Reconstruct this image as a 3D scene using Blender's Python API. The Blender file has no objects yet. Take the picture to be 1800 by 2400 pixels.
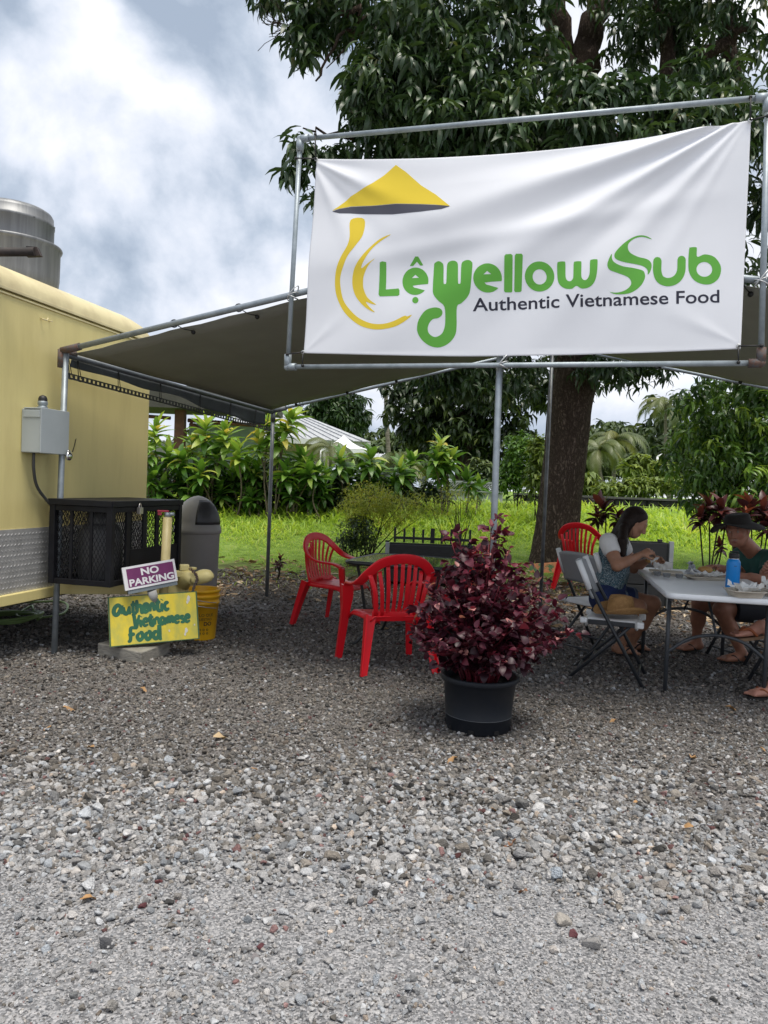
import bpy, bmesh, math, random
import numpy as np
from mathutils import Vector, Matrix

random.seed(7); rng = np.random.default_rng(11)
scene = bpy.context.scene
C = scene.collection
R = math.radians
PI = math.pi

# ------------------------------------------------------------------ camera
CAMZ = 1.34; PITCH = R(-2.0); ROLL = R(2.3); FPX = 1800.0
CO = Vector((0, 0, CAMZ))
_F = Vector((0, math.cos(PITCH), math.sin(PITCH)))
_U0 = Vector((0, -math.sin(PITCH), math.cos(PITCH)))
_R0 = Vector((1, 0, 0))
_Rt = math.cos(ROLL) * _R0 + math.sin(ROLL) * _U0
_Up = -math.sin(ROLL) * _R0 + math.cos(ROLL) * _U0
cam_data = bpy.data.cameras.new('camera')
cam = bpy.data.objects.new('camera', cam_data); C.objects.link(cam)
M = Matrix.Identity(4)
for i in range(3):
    M[i][0] = _Rt[i]; M[i][1] = _Up[i]; M[i][2] = -_F[i]; M[i][3] = CO[i]
cam.matrix_world = M
cam_data.sensor_fit = 'VERTICAL'; cam_data.sensor_height = 36.0; cam_data.sensor_width = 27.0
cam_data.lens = 36.0 * FPX / 2400.0
cam_data.clip_start = 0.05; cam_data.clip_end = 2000
scene.camera = cam
scene.render.resolution_x = 768; scene.render.resolution_y = 1024

# ------------------------------------------------------------------ sky and sun
SUN_EL, SUN_AZ = R(74), R(150)           # azimuth from +Y towards +X; a veiled sun high behind the viewer
world = bpy.data.worlds.new('World'); scene.world = world; world.use_nodes = True
nt = world.node_tree; nt.nodes.clear()
def wn(t, **kw):
    n = nt.nodes.new(t)
    for k, v in kw.items(): setattr(n, k, v)
    return n
def wl(a, b): nt.links.new(a, b)
def wmath(op, a, b=None, clamp=False):
    n = wn('ShaderNodeMath', operation=op); n.use_clamp = clamp
    for i, v in enumerate((a, b)):
        if v is None: continue
        if isinstance(v, (int, float)): n.inputs[i].default_value = v
        else: wl(v, n.inputs[i])
    return n.outputs[0]
sky = wn('ShaderNodeTexSky', sky_type='NISHITA'); sky.sun_disc = False
sky.sun_elevation = SUN_EL; sky.sun_rotation = SUN_AZ
bg_sky = wn('ShaderNodeBackground'); bg_sky.inputs[1].default_value = 0.12
wl(sky.outputs[0], bg_sky.inputs[0])
tc = wn('ShaderNodeTexCoord')
def wnoise(scale, detail, rough, dist=0.0, off=(0, 0, 0), vec=None, sc=(1, 1, 1)):
    m = wn('ShaderNodeMapping'); m.inputs['Location'].default_value = off; m.inputs['Scale'].default_value = sc
    wl(vec if vec is not None else tc.outputs['Generated'], m.inputs['Vector'])
    n = wn('ShaderNodeTexNoise'); n.inputs['Scale'].default_value = scale
    n.inputs['Detail'].default_value = detail; n.inputs['Roughness'].default_value = rough
    n.inputs['Distortion'].default_value = dist
    wl(m.outputs[0], n.inputs['Vector']); return n.outputs['Fac']
O1, O2, O3 = (12.91, 5.65, 19.34), (9.06, 9.56, 10.63), (17.5, 19.73, 10.57)      # where in the endless cloud pattern this sky lies
big = wnoise(2.1, 1.5, 0.5, 0.15, O1)
mid = wnoise(4.6, 10, 0.56, 0.15, O2)
mid_up = wnoise(4.6, 4, 0.45, 0.15, (O2[0], O2[1], O2[2] + 0.07))
fine = wnoise(13.0, 7, 0.58, 0.3, (7.3, 2.2, 5.4))
relief = wmath('MULTIPLY', wmath('SUBTRACT', mid, mid_up), 1.35)
b = wmath('ADD', wmath('MULTIPLY', big, 1.15), wmath('MULTIPLY', mid, 0.32))
b = wmath('ADD', b, wmath('MULTIPLY', fine, 0.10))
b = wmath('ADD', b, relief)
ramp = wn('ShaderNodeValToRGB')
el = ramp.color_ramp.elements
el[0].position = 0.47; el[0].color = (0.22, 0.265, 0.335, 1)
el[1].position = 0.95; el[1].color = (0.58, 0.59, 0.62, 1)
for p, c in ((0.58, (0.29, 0.335, 0.405, 1)), (0.70, (0.40, 0.435, 0.50, 1)), (0.82, (0.49, 0.51, 0.56, 1))):
    e = el.new(p); e.color = c
wl(b, ramp.inputs[0])
bg_cloud = wn('ShaderNodeBackground'); bg_cloud.inputs[1].default_value = 1.0
wl(ramp.outputs[0], bg_cloud.inputs[0])
cov_n = wnoise(2.6, 8, 0.52, 0.25, O3)
mr = wn('ShaderNodeMapRange'); mr.interpolation_type = 'SMOOTHSTEP'
mr.inputs['From Min'].default_value = 0.33; mr.inputs['From Max'].default_value = 0.43
wl(cov_n, mr.inputs['Value'])
mixs = wn('ShaderNodeMixShader')
wl(mr.outputs[0], mixs.inputs[0]); wl(bg_sky.outputs[0], mixs.inputs[1]); wl(bg_cloud.outputs[0], mixs.inputs[2])
wout = wn('ShaderNodeOutputWorld'); wl(mixs.outputs[0], wout.inputs[0])

sun_d = bpy.data.lights.new('sun', 'SUN'); sun_d.energy = 2.1; sun_d.angle = R(28); sun_d.color = (1.0, 0.94, 0.84)
sun = bpy.data.objects.new('sun', sun_d); C.objects.link(sun)
sdir = Vector((math.sin(SUN_AZ) * math.cos(SUN_EL), math.cos(SUN_AZ) * math.cos(SUN_EL), math.sin(SUN_EL)))
sun.rotation_euler = sdir.to_track_quat('Z', 'Y').to_euler(); sun.location = sdir * 40

vs = scene.view_settings
scene.display_settings.display_device = 'sRGB'
vs.view_transform = 'Standard'; vs.look = 'None'; vs.gamma = 1.0; vs.use_curve_mapping = False
vs.exposure = 0.92
scene.render.engine = 'CYCLES'
cy = scene.cycles
cy.max_bounces = 8; cy.diffuse_bounces = 4; cy.glossy_bounces = 3; cy.transmission_bounces = 6; cy.transparent_max_bounces = 8
cy.use_denoising = True; cy.sample_clamp_indirect = 6.0; cy.caustics_reflective = False; cy.caustics_refractive = False
try: cy.denoiser = 'OPENIMAGEDENOISE'; cy.denoising_prefilter = 'ACCURATE'
except Exception: pass

# ------------------------------------------------------------------ measuring helpers
def ray(px, py):
    return (_F + _Rt * ((px - 900) / FPX) + _Up * ((1200 - py) / FPX))
def at(px, py, y):
    d = ray(px, py); return CO + d * (y / d.y)
def gr(px, py, z=0.0):
    d = ray(px, py); return CO + d * ((z - CAMZ) / d.z)
def gh(y, x=0.0):                      # ground height: flat lot, lawn climbs gently behind it
    return float(np.interp(y, GY, GZ))
GY = [-50, 8.5, 10, 12.5, 14.5, 16, 19, 30, 60, 900]
GZ = [0, 0, .06, .19, .48, .72, .95, 1.1, 0.9, 0.0]
def gv(y): return np.interp(y, GY, GZ)

# ------------------------------------------------------------------ object helpers
WM = {}
def link(o, parent=None):
    C.objects.link(o)
    if parent is not None: o.parent = parent
    return o
def tag(o, label=None, cat=None, group=None, kind=None):
    if label: o['label'] = label
    if cat: o['category'] = cat
    if group: o['group'] = group
    if kind: o['kind'] = kind
    return o
def thing(name, label, cat, loc=(0, 0, 0), rz=0.0, group=None):
    o = bpy.data.objects.new(name, None); C.objects.link(o)
    o.empty_display_size = 0.1
    o.location = loc; o.rotation_euler = (0, 0, rz)
    WM[o.name] = Matrix.Translation(Vector(loc)) @ Matrix.Rotation(rz, 4, 'Z')
    return tag(o, label, cat, group)
def copy_tree(o, parent=None):
    c = o.copy(); C.objects.link(c)
    c.parent = parent
    for ch in list(o.children): copy_tree(ch, c)
    return c

def np_mesh(name, V, faces, smooth=True, attrs=None):
    """faces: list of (n,k) int arrays"""
    me = bpy.data.meshes.new(name)
    V = np.asarray(V, dtype=np.float32)
    me.vertices.add(len(V)); me.vertices.foreach_set('co', V.ravel())
    if not isinstance(faces, (list, tuple)): faces = [faces]
    faces = [np.asarray(f, dtype=np.int32) for f in faces if len(f)]
    lt = np.concatenate([f.ravel() for f in faces]); ls = []; s = 0; tot = []
    for f in faces:
        n, k = f.shape
        ls.append(s + np.arange(n) * k); tot.append(np.full(n, k)); s += n * k
    ls = np.concatenate(ls).astype(np.int32); tot = np.concatenate(tot).astype(np.int32)
    me.loops.add(len(lt)); me.loops.foreach_set('vertex_index', lt)
    me.polygons.add(len(ls)); me.polygons.foreach_set('loop_start', ls); me.polygons.foreach_set('loop_total', tot)
    me.polygons.foreach_set('use_smooth', np.full(len(ls), smooth, dtype=bool))
    me.update(calc_edges=True)
    for k, a in (attrs or {}).items():
        a = np.asarray(a, dtype=np.float32)
        if a.ndim == 1:
            at_ = me.attributes.new(k, 'FLOAT', 'POINT'); at_.data.foreach_set('value', a)
        else:
            at_ = me.attributes.new(k, 'FLOAT_COLOR', 'POINT'); at_.data.foreach_set('color', a.ravel())
    return me

def catmull(pts, n=8, closed=False):
    P = [Vector(p) for p in pts]
    if len(P) < 3 and not closed: 
        return [P[0].lerp(P[-1], i / n) for i in range(n + 1)]
    out = []
    m = len(P); segs = m if closed else m - 1
    for i in range(segs):
        if closed: p0, p1, p2, p3 = P[(i - 1) % m], P[i], P[(i + 1) % m], P[(i + 2) % m]
        else:
            p1, p2 = P[i], P[i + 1]
            p0 = P[i - 1] if i > 0 else p1 * 2 - p2
            p3 = P[i + 2] if i + 2 < m else p2 * 2 - p1
        for k in range(n):
            t = k / n
            out.append(0.5 * ((2 * p1) + (-p0 + p2) * t + (2 * p0 - 5 * p1 + 4 * p2 - p3) * t * t + (-p0 + 3 * p1 - 3 * p2 + p3) * t ** 3))
    if not closed: out.append(P[-1].copy())
    return out

class MB:
    def __init__(s): s.v = []; s.f = []; s.sm = []
    def add(s, vs_, fs, smooth=False):
        o = len(s.v); s.v += [Vector(v) for v in vs_]
        for f in fs: s.f.append(tuple(i + o for i in f)); s.sm.append(smooth)
        return s
    def box(s, c, d, rz=0.0, M_=None):
        hx, hy, hz = d[0] / 2, d[1] / 2, d[2] / 2
        vs_ = [Vector((x, y, z)) for z in (-hz, hz) for x, y in ((-hx, -hy), (hx, -hy), (hx, hy), (-hx, hy))]
        m = Matrix.Rotation(rz, 3, 'Z') if M_ is None else M_
        c = Vector(c)
        return s.add([m @ v + c for v in vs_], [(3, 2, 1, 0), (4, 5, 6, 7), (0, 1, 5, 4), (1, 2, 6, 5), (2, 3, 7, 6), (3, 0, 4, 7)])
    def hexa(s, p):       # 8 corners bottom(4 ccw) top(4)
        return s.add(p, [(3, 2, 1, 0), (4, 5, 6, 7), (0, 1, 5, 4), (1, 2, 6, 5), (2, 3, 7, 6), (3, 0, 4, 7)])
    def tube(s, path, r, n=8, cap=True, smooth=True, closed=False):
        P = [Vector(p) for p in path]; m = len(P)
        if callable(r): rs = [r(i / (m - 1)) for i in range(m)]
        elif isinstance(r, (list, tuple)): rs = list(r)
        else: rs = [r] * m
        T = []
        for i in range(m):
            a = P[i - 1] if (i > 0 or closed) else P[i]; b_ = P[(i + 1) % m] if (i < m - 1 or closed) else P[i]
            t = (b_ - a); T.append(t.normalized() if t.length > 1e-9 else Vector((0, 0, 1)))
        up = Vector((0, 0, 1)) if abs(T[0].z) < 0.9 else Vector((1, 0, 0))
        nrm = (up - T[0] * up.dot(T[0])).normalized()
        vs_ = []
        for i in range(m):
            nrm = (nrm - T[i] * nrm.dot(T[i]))
            nrm = nrm.normalized() if nrm.length > 1e-6 else T[i].orthogonal().normalized()
            bi = T[i].cross(nrm)
            for k in range(n):
                a = 2 * PI * k / n
                vs_.append(P[i] + (nrm * math.cos(a) + bi * math.sin(a)) * rs[i])
        fs = []
        for i in range(m if closed else m - 1):
            j = (i + 1) % m
            for k in range(n):
                fs.append((i * n + k, i * n + (k + 1) % n, j * n + (k + 1) % n, j * n + k))
        s.add(vs_, fs, smooth)
        if cap and not closed:
            o = len(s.v) - len(vs_)
            s.f.append(tuple(o + k for k in reversed(range(n)))); s.sm.append(False)
            s.f.append(tuple(o + (m - 1) * n + k for k in range(n))); s.sm.append(False)
        return s
    def sweep(s, path, prof, wides, smooth=True, scale=None, cap=True):
        """prof: list of (a,b) offsets: a along 'wide' direction, b along the binormal"""
        P = [Vector(p) for p in path]; m = len(P); n = len(prof); vs_ = []
        for i in range(m):
            a = P[max(0, i - 1)]; b_ = P[min(m - 1, i + 1)]; t = (b_ - a).normalized()
            w = Vector(wides[i]); w = (w - t * w.dot(t)).normalized(); bi = t.cross(w)
            sc = scale[i] if scale else (1, 1)
            for (x, y) in prof: vs_.append(P[i] + w * (x * sc[0]) + bi * (y * sc[1]))
        fs = [(i * n + k, i * n + (k + 1) % n, (i + 1) * n + (k + 1) % n, (i + 1) * n + k) for i in range(m - 1) for k in range(n)]
        s.add(vs_, fs, smooth)
        if cap:
            o = len(s.v) - len(vs_)
            s.f.append(tuple(o + k for k in reversed(range(n)))); s.sm.append(False)
            s.f.append(tuple(o + (m - 1) * n + k for k in range(n))); s.sm.append(False)
        return s
    def lathe(s, prof, c=(0, 0, 0), n=32, smooth=True, a0=0, a1=2 * PI, axis=None):
        c = Vector(c); m = len(prof); full = abs(a1 - a0 - 2 * PI) < 1e-6; nn = n if full else n + 1
        vs_ = []
        Q = Vector((0, 0, 1)).rotation_difference(Vector(axis)) if axis is not None else None
        for (r_, z) in prof:
            for k in range(nn):
                a = a0 + (a1 - a0) * k / n
                v = Vector((r_ * math.cos(a), r_ * math.sin(a), z))
                vs_.append((Q @ v if Q else v) + c)
        fs = []
        for i in range(m - 1):
            for k in range(n):
                k2 = (k + 1) % nn
                fs.append((i * nn + k, i * nn + k2, (i + 1) * nn + k2, (i + 1) * nn + k))
        return s.add(vs_, fs, smooth)
    def prism(s, poly, z0, z1, M_=None):
        n = len(poly); vs_ = [Vector((p[0], p[1], z0)) for p in poly] + [Vector((p[0], p[1], z1)) for p in poly]
        if M_ is not None: vs_ = [M_ @ v for v in vs_]
        fs = [tuple(reversed(range(n))), tuple(range(n, 2 * n))] + [(k, (k + 1) % n, n + (k + 1) % n, n + k) for k in range(n)]
        return s.add(vs_, fs)
    def ball(s, c, r, n=10, m=6, sc=(1, 1, 1)):
        prof = [(max(1e-4, math.sin(PI * i / m)) * r, -math.cos(PI * i / m) * r) for i in range(m + 1)]
        o = len(s.v); s.lathe(prof, (0, 0, 0), n)
        for i in range(o, len(s.v)):
            v = s.v[i]; s.v[i] = Vector((v.x * sc[0] + c[0], v.y * sc[1] + c[1], v.z * sc[2] + c[2]))
        return s
    def xf(s, M_):
        s.v = [M_ @ v for v in s.v]; return s
    def build(s, name, mat_, parent=None, w=False, bevel=0, seg=2, kind=None, autosmooth=False):
        v = s.v
        if w and parent is not None:
            inv = WM[parent.name].inverted(); v = [inv @ p for p in v]
        me = bpy.data.meshes.new(name); me.from_pydata([tuple(p) for p in v], [], s.f)
        me.polygons.foreach_set('use_smooth', np.array(s.sm, dtype=bool)); me.update()
        bm = bmesh.new(); bm.from_mesh(me); bmesh.ops.recalc_face_normals(bm, faces=bm.faces); bm.to_mesh(me); bm.free()
        o = bpy.data.objects.new(name, me); C.objects.link(o)
        if mat_ is not None: me.materials.append(mat_)
        if parent is not None:
            o.parent = parent; WM[o.name] = WM[parent.name]
        else: WM[o.name] = Matrix.Identity(4)
        if bevel:
            md = o.modifiers.new('bevel', 'BEVEL'); md.width = bevel; md.segments = seg; md.limit_method = 'ANGLE'; md.angle_limit = R(40)
        if kind: o['kind'] = kind
        return o

def obj_from(me, name, mat_, parent=None, kind=None):
    o = bpy.data.objects.new(name, me); C.objects.link(o)
    if mat_ is not None: me.materials.append(mat_)
    if parent is not None:
        o.parent = parent; WM[o.name] = WM[parent.name]
    else: WM[o.name] = Matrix.Identity(4)
    if kind: o['kind'] = kind
    return o

# ------------------------------------------------------------------ materials
MATS = {}
def mat(name, col, rough=0.6, metal=0.0, col2=None, vscale=6.0, bump=0.0, bscale=60.0, spec=0.5, detail=6, contrast=(0.35, 0.65), trans=0.0, coat=0.0, stretch=(1, 1, 1), rvar=0.0):
    if name in MATS: return MATS[name]
    m = bpy.data.materials.new(name); m.use_nodes = True; t = m.node_tree; N = t.nodes; L = t.links
    bs = N['Principled BSDF']
    bs.inputs['Roughness'].default_value = rough; bs.inputs['Metallic'].default_value = metal
    bs.inputs['Specular IOR Level'].default_value = spec
    if trans: bs.inputs['Transmission Weight'].default_value = trans
    if coat: bs.inputs['Coat Weight'].default_value = coat
    if col2 is None: col2 = tuple(c * 0.82 for c in col)
    tcn = N.new('ShaderNodeTexCoord'); mp = N.new('ShaderNodeMapping'); mp.inputs['Scale'].default_value = stretch
    L.new(tcn.outputs['Object'], mp.inputs[0])
    nz = N.new('ShaderNodeTexNoise'); nz.inputs['Scale'].default_value = vscale; nz.inputs['Detail'].default_value = detail
    nz.inputs['Roughness'].default_value = 0.6
    L.new(mp.outputs[0], nz.inputs['Vector'])
    rp = N.new('ShaderNodeValToRGB'); e = rp.color_ramp.elements
    e[0].position, e[1].position = contrast; e[0].color = (*col2, 1); e[1].color = (*col, 1)
    L.new(nz.outputs['Fac'], rp.inputs[0]); L.new(rp.outputs[0], bs.inputs['Base Color'])
    if rvar:
        mr_ = N.new('ShaderNodeMapRange'); mr_.inputs['To Min'].default_value = rough - rvar; mr_.inputs['To Max'].default_value = rough + rvar
        L.new(nz.outputs['Fac'], mr_.inputs['Value']); L.new(mr_.outputs[0], bs.inputs['Roughness'])
    if bump:
        n2 = N.new('ShaderNodeTexNoise'); n2.inputs['Scale'].default_value = bscale; n2.inputs['Detail'].default_value = 5
        L.new(mp.outputs[0], n2.inputs['Vector'])
        bp = N.new('ShaderNodeBump'); bp.inputs['Strength'].default_value = bump; bp.inputs['Distance'].default_value = 0.01
        L.new(n2.outputs['Fac'], bp.inputs['Height']); L.new(bp.outputs[0], bs.inputs['Normal'])
    MATS[name] = m; return m

def bark_mat(name, c_hi, c_lo, scale=9.0):
    if name in MATS: return MATS[name]
    m = bpy.data.materials.new(name); m.use_nodes = True; t = m.node_tree; N = t.nodes; L = t.links
    bs = N['Principled BSDF']; bs.inputs['Roughness'].default_value = .95; bs.inputs['Specular IOR Level'].default_value = .12
    tcn = N.new('ShaderNodeTexCoord'); mp = N.new('ShaderNodeMapping'); mp.inputs['Scale'].default_value = (1, 1, .42); L.new(tcn.outputs['Object'], mp.inputs[0])
    nz_ = N.new('ShaderNodeTexNoise'); nz_.inputs['Scale'].default_value = 6; nz_.inputs['Detail'].default_value = 8; nz_.inputs['Roughness'].default_value = .7; L.new(mp.outputs[0], nz_.inputs['Vector'])
    vm = N.new('ShaderNodeMix'); vm.data_type = 'RGBA'; vm.inputs[0].default_value = .25; L.new(mp.outputs[0], vm.inputs[6]); L.new(nz_.outputs['Color'], vm.inputs[7])
    vo = N.new('ShaderNodeTexVoronoi'); vo.feature = 'DISTANCE_TO_EDGE'; vo.inputs['Scale'].default_value = scale; L.new(vm.outputs[2], vo.inputs['Vector'])
    crk = N.new('ShaderNodeMapRange'); crk.inputs['From Max'].default_value = .30; L.new(vo.outputs['Distance'], crk.inputs['Value'])
    rp = N.new('ShaderNodeValToRGB'); e = rp.color_ramp.elements; e[0].position, e[0].color = .3, (*c_lo, 1); e[1].position, e[1].color = .72, (*c_hi, 1); L.new(nz_.outputs['Fac'], rp.inputs[0])
    mx = N.new('ShaderNodeMix'); mx.data_type = 'RGBA'; L.new(crk.outputs[0], mx.inputs[0]); mx.inputs[6].default_value = (*[c * .7 for c in c_lo], 1); L.new(rp.outputs[0], mx.inputs[7]); L.new(mx.outputs[2], bs.inputs['Base Color'])
    ad = N.new('ShaderNodeMath'); ad.operation = 'MULTIPLY_ADD'; L.new(nz_.outputs['Fac'], ad.inputs[0]); ad.inputs[1].default_value = .5; L.new(crk.outputs[0], ad.inputs[2])
    bp = N.new('ShaderNodeBump'); bp.inputs['Strength'].default_value = 1.0; bp.inputs['Distance'].default_value = .022; L.new(ad.outputs[0], bp.inputs['Height']); L.new(bp.outputs[0], bs.inputs['Normal'])
    MATS[name] = m; return m

def leaf_mat(name, stops, rough=0.42, trans=0.3, tcol=1.6, spec=0.5, back=None):
    """colour by the per-leaf attribute rnd; a share of the light passes through the blade"""
    if name in MATS: return MATS[name]
    m = bpy.data.materials.new(name); m.use_nodes = True; t = m.node_tree; N = t.nodes; L = t.links
    bs = N['Principled BSDF']; bs.inputs['Roughness'].default_value = rough; bs.inputs['Specular IOR Level'].default_value = spec
    a = N.new('ShaderNodeAttribute'); a.attribute_name = 'rnd'
    rp = N.new('ShaderNodeValToRGB'); els = rp.color_ramp.elements
    els[0].position = stops[0][0]; els[0].color = (*stops[0][1], 1); els[1].position = stops[-1][0]; els[1].color = (*stops[-1][1], 1)
    for p, c in stops[1:-1]: els.new(p).color = (*c, 1)
    L.new(a.outputs['Fac'], rp.inputs[0]); L.new(rp.outputs[0], bs.inputs['Base Color'])
    tr = N.new('ShaderNodeBsdfTranslucent')
    mxc = N.new('ShaderNodeMix'); mxc.data_type = 'RGBA'; mxc.blend_type = 'MULTIPLY'; mxc.inputs[0].default_value = 1.0
    L.new(rp.outputs[0], mxc.inputs[6]); mxc.inputs[7].default_value = (tcol * 1.1, tcol, tcol * 0.6, 1)
    L.new(mxc.outputs[2], tr.inputs[0])
    mx = N.new('ShaderNodeMixShader'); mx.inputs[0].default_value = trans
    L.new(bs.outputs[0], mx.inputs[1]); L.new(tr.outputs[0], mx.inputs[2]); L.new(mx.outputs[0], N['Material Output'].inputs[0])
    MATS[name] = m; return m

# ------------------------------------------------------------------ leaves
def leaf_proto(nseg=3, width=0.2, droop=0.5, fold=0.25, tip=0.75, tw=0.0, half=False, curve0=0.0):
    """unit-length leaf along +X, blade normal +Z, bending down along its length"""
    xs = np.linspace(0, 1, nseg + 1)
    V = []; ang = 0.0; px_, pz_ = 0.0, 0.0; cs = []
    for i, t in enumerate(xs):
        if i: 
            a = curve0 - droop * (t ** 1.2) * 1.4
            px_ += math.cos(a) / nseg; pz_ += math.sin(a) / nseg
        cs.append((px_, pz_))
    F = []
    for i, t in enumerate(xs):
        w = width * 0.5 * (math.sin(PI * min(1, (t * 0.92 + 0.06)) ** tip) ** 0.8 if t < 1 else 0.02)
        x, z = cs[i]
        V += [(x, w, z + fold * w), (x, 0, z), (x, -w, z + fold * w)]
    for i in range(nseg):
        o = i * 3
        F += [(o, o + 1, o + 4, o + 3), (o + 1, o + 2, o + 5, o + 4)]
    return np.array(V, dtype=np.float32), np.array(F, dtype=np.int32)

def rot_from(az, elv, roll):
    """(n,3,3) with columns: leaf x axis, side, normal"""
    ca, sa, ce, se = np.cos(az), np.sin(az), np.cos(elv), np.sin(elv)
    x = np.stack([ca * ce, sa * ce, se], 1)
    y = np.stack([-sa, ca, np.zeros_like(ca)], 1)
    z = np.cross(x, y)
    cr, sr = np.cos(roll)[:, None], np.sin(roll)[:, None]
    y2 = y * cr + z * sr; z2 = -y * sr + z * cr
    return np.stack([x, y2, z2], 2)

def scatter(protos, T, Rm, S, rnd, W=None):
    """protos: list of (V,F); each instance picks one; returns V, F, rnd"""
    n = len(T); pick = rng.integers(0, len(protos), n); Vs = []; Fs = []; rs = []; off = 0
    for k, (pv, pf) in enumerate(protos):
        I = np.where(pick == k)[0]
        if not len(I): continue
        v = np.einsum('nij,mj->nmi', Rm[I], pv) * S[I][:, None, None] + T[I][:, None, :]
        nv = len(pv)
        Fs.append((pf[None] + (np.arange(len(I)) * nv)[:, None, None] + off).reshape(-1, pf.shape[1]))
        Vs.append(v.reshape(-1, 3)); rs.append(np.repeat(rnd[I], nv)); off += len(I) * nv
    return np.concatenate(Vs), np.concatenate(Fs), np.concatenate(rs)

def rosettes(centers, per, L0, L1, el0, el1, protos, rnd_fn=None, spread=0.03, axis=None):
    n = len(centers); T = np.repeat(np.asarray(centers, dtype=np.float64), per, 0)
    N = n * per
    az = (np.tile(np.arange(per), n) * 2.399 + np.repeat(rng.uniform(0, 6.28, n), per) + rng.normal(0, 0.25, N))
    elv = rng.uniform(el0, el1, N); roll = rng.normal(0, 0.35, N)
    T = T + rng.normal(0, spread, (N, 3))
    S = rng.uniform(L0, L1, N) * np.repeat(rng.uniform(0.85, 1.15, n), per)
    base = np.repeat(rng.uniform(0, 1, n), per)
    rnd = np.clip(base * 0.75 + rng.uniform(0, 0.25, N), 0, 1) if rnd_fn is None else rnd_fn(base, N)
    return scatter(protos, T, rot_from(az, elv, roll), S, rnd)

def blob_points(c, r, n, shell=0.55, flat=None):
    d = rng.normal(0, 1, (n, 3)); d /= np.linalg.norm(d, axis=1)[:, None]
    rad = rng.uniform(shell ** 3, 1, n) ** (1 / 3)
    lump = 1 + 0.18 * np.sin(d[:, 0] * 5 + c[0]) * np.cos(d[:, 2] * 4 + c[1]) + 0.12 * np.sin(d[:, 1] * 7 + c[2])
    p = d * (rad * lump)[:, None] * np.asarray(r)[None]
    return p + np.asarray(c)[None]

# ================================================================== GROUND
def ground_material():
    m = bpy.data.materials.new('ground_mix'); m.use_nodes = True; t = m.node_tree; N = t.nodes; L = t.links
    bs = N['Principled BSDF']; bs.inputs['Roughness'].default_value = 0.95; bs.inputs['Specular IOR Level'].default_value = 0.15
    tcn = N.new('ShaderNodeTexCoord'); sep = N.new('ShaderNodeSeparateXYZ'); L.new(tcn.outputs['Object'], sep.inputs[0])
    def noise(s, d=5, r=0.6):
        n = N.new('ShaderNodeTexNoise'); n.inputs['Scale'].default_value = s; n.inputs['Detail'].default_value = d; n.inputs['Roughness'].default_value = r
        L.new(tcn.outputs['Object'], n.inputs['Vector']); return n.outputs['Fac']
    def rmp(fac, stops):
        r_ = N.new('ShaderNodeValToRGB'); e = r_.color_ramp.elements
        e[0].position, e[0].color = stops[0][0], (*stops[0][1], 1); e[1].position, e[1].color = stops[-1][0], (*stops[-1][1], 1)
        for p, c in stops[1:-1]: e.new(p).color = (*c, 1)
        L.new(fac, r_.inputs[0]); return r_.outputs[0]
    def mth(op, a, b_):
        n = N.new('ShaderNodeMath'); n.operation = op
        for i, v in enumerate((a, b_)):
            if isinstance(v, (int, float)): n.inputs[i].default_value = v
            else: L.new(v, n.inputs[i])
        return n.outputs[0]
    def mr_(v, a, b_):
        n = N.new('ShaderNodeMapRange'); n.interpolation_type = 'SMOOTHSTEP'; n.inputs['From Min'].default_value = a; n.inputs['From Max'].default_value = b_
        L.new(v, n.inputs['Value']); return n.outputs[0]
    def mix(f, a, b_):
        n = N.new('ShaderNodeMix'); n.data_type = 'RGBA'; L.new(f, n.inputs[0]); L.new(a, n.inputs[6]); L.new(b_, n.inputs[7]); return n.outputs[2]
    vo = N.new('ShaderNodeTexVoronoi'); vo.inputs['Scale'].default_value = 150; L.new(tcn.outputs['Object'], vo.inputs['Vector'])
    sepc = N.new('ShaderNodeSeparateColor'); L.new(vo.outputs['Color'], sepc.inputs[0])
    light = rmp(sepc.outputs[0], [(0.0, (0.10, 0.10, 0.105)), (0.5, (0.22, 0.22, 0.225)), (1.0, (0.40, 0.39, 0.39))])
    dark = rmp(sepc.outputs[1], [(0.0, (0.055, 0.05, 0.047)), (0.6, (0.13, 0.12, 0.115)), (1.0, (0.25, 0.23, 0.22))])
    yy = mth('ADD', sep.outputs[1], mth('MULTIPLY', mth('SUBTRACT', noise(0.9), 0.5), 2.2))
    grit = mix(mr_(yy, 2.5, 3.9), light, dark)  # rear grit is darker, with canopy shade mixed into its colour
    soil = rmp(noise(9, 8, 0.7), [(0.3, (0.030, 0.022, 0.015)), (0.55, (0.075, 0.058, 0.04)), (0.75, (0.13, 0.10, 0.065))])
    lawn = rmp(noise(5, 8, 0.7), [(0.3, (0.07, 0.11, 0.02)), (0.5, (0.17, 0.27, 0.045)), (0.72, (0.28, 0.34, 0.10))])
    y2 = mth('ADD', sep.outputs[1], mth('MULTIPLY', mth('SUBTRACT', noise(1.3, 6), 0.5), 3.0))
    col = mix(mr_(y2, 7.8, 9.6), grit, soil)
    col = mix(mr_(y2, 10.0, 11.4), col, lawn)
    L.new(col, bs.inputs['Base Color'])
    bp = N.new('ShaderNodeBump'); bp.inputs['Strength'].default_value = 0.9; bp.inputs['Distance'].default_value = 0.004
    L.new(vo.outputs['Distance'], bp.inputs['Height']); bp.invert = True
    L.new(bp.outputs[0], bs.inputs['Normal'])
    return m
xs = np.concatenate([[-900, -300, -120, -60, -30], np.linspace(-16, 16, 65), [30, 60, 120, 300, 900]])
ys = np.concatenate([[-60, -15], np.linspace(-3, 24, 91), [30, 40, 60, 120, 300, 900]])
XX, YY = np.meshgrid(xs, ys)
und = 0.018 * np.sin(XX * 1.7 + YY * 0.8) * np.sin(YY * 1.3 - XX * 0.4) * (np.abs(XX) < 14) * (YY < 22)
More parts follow.
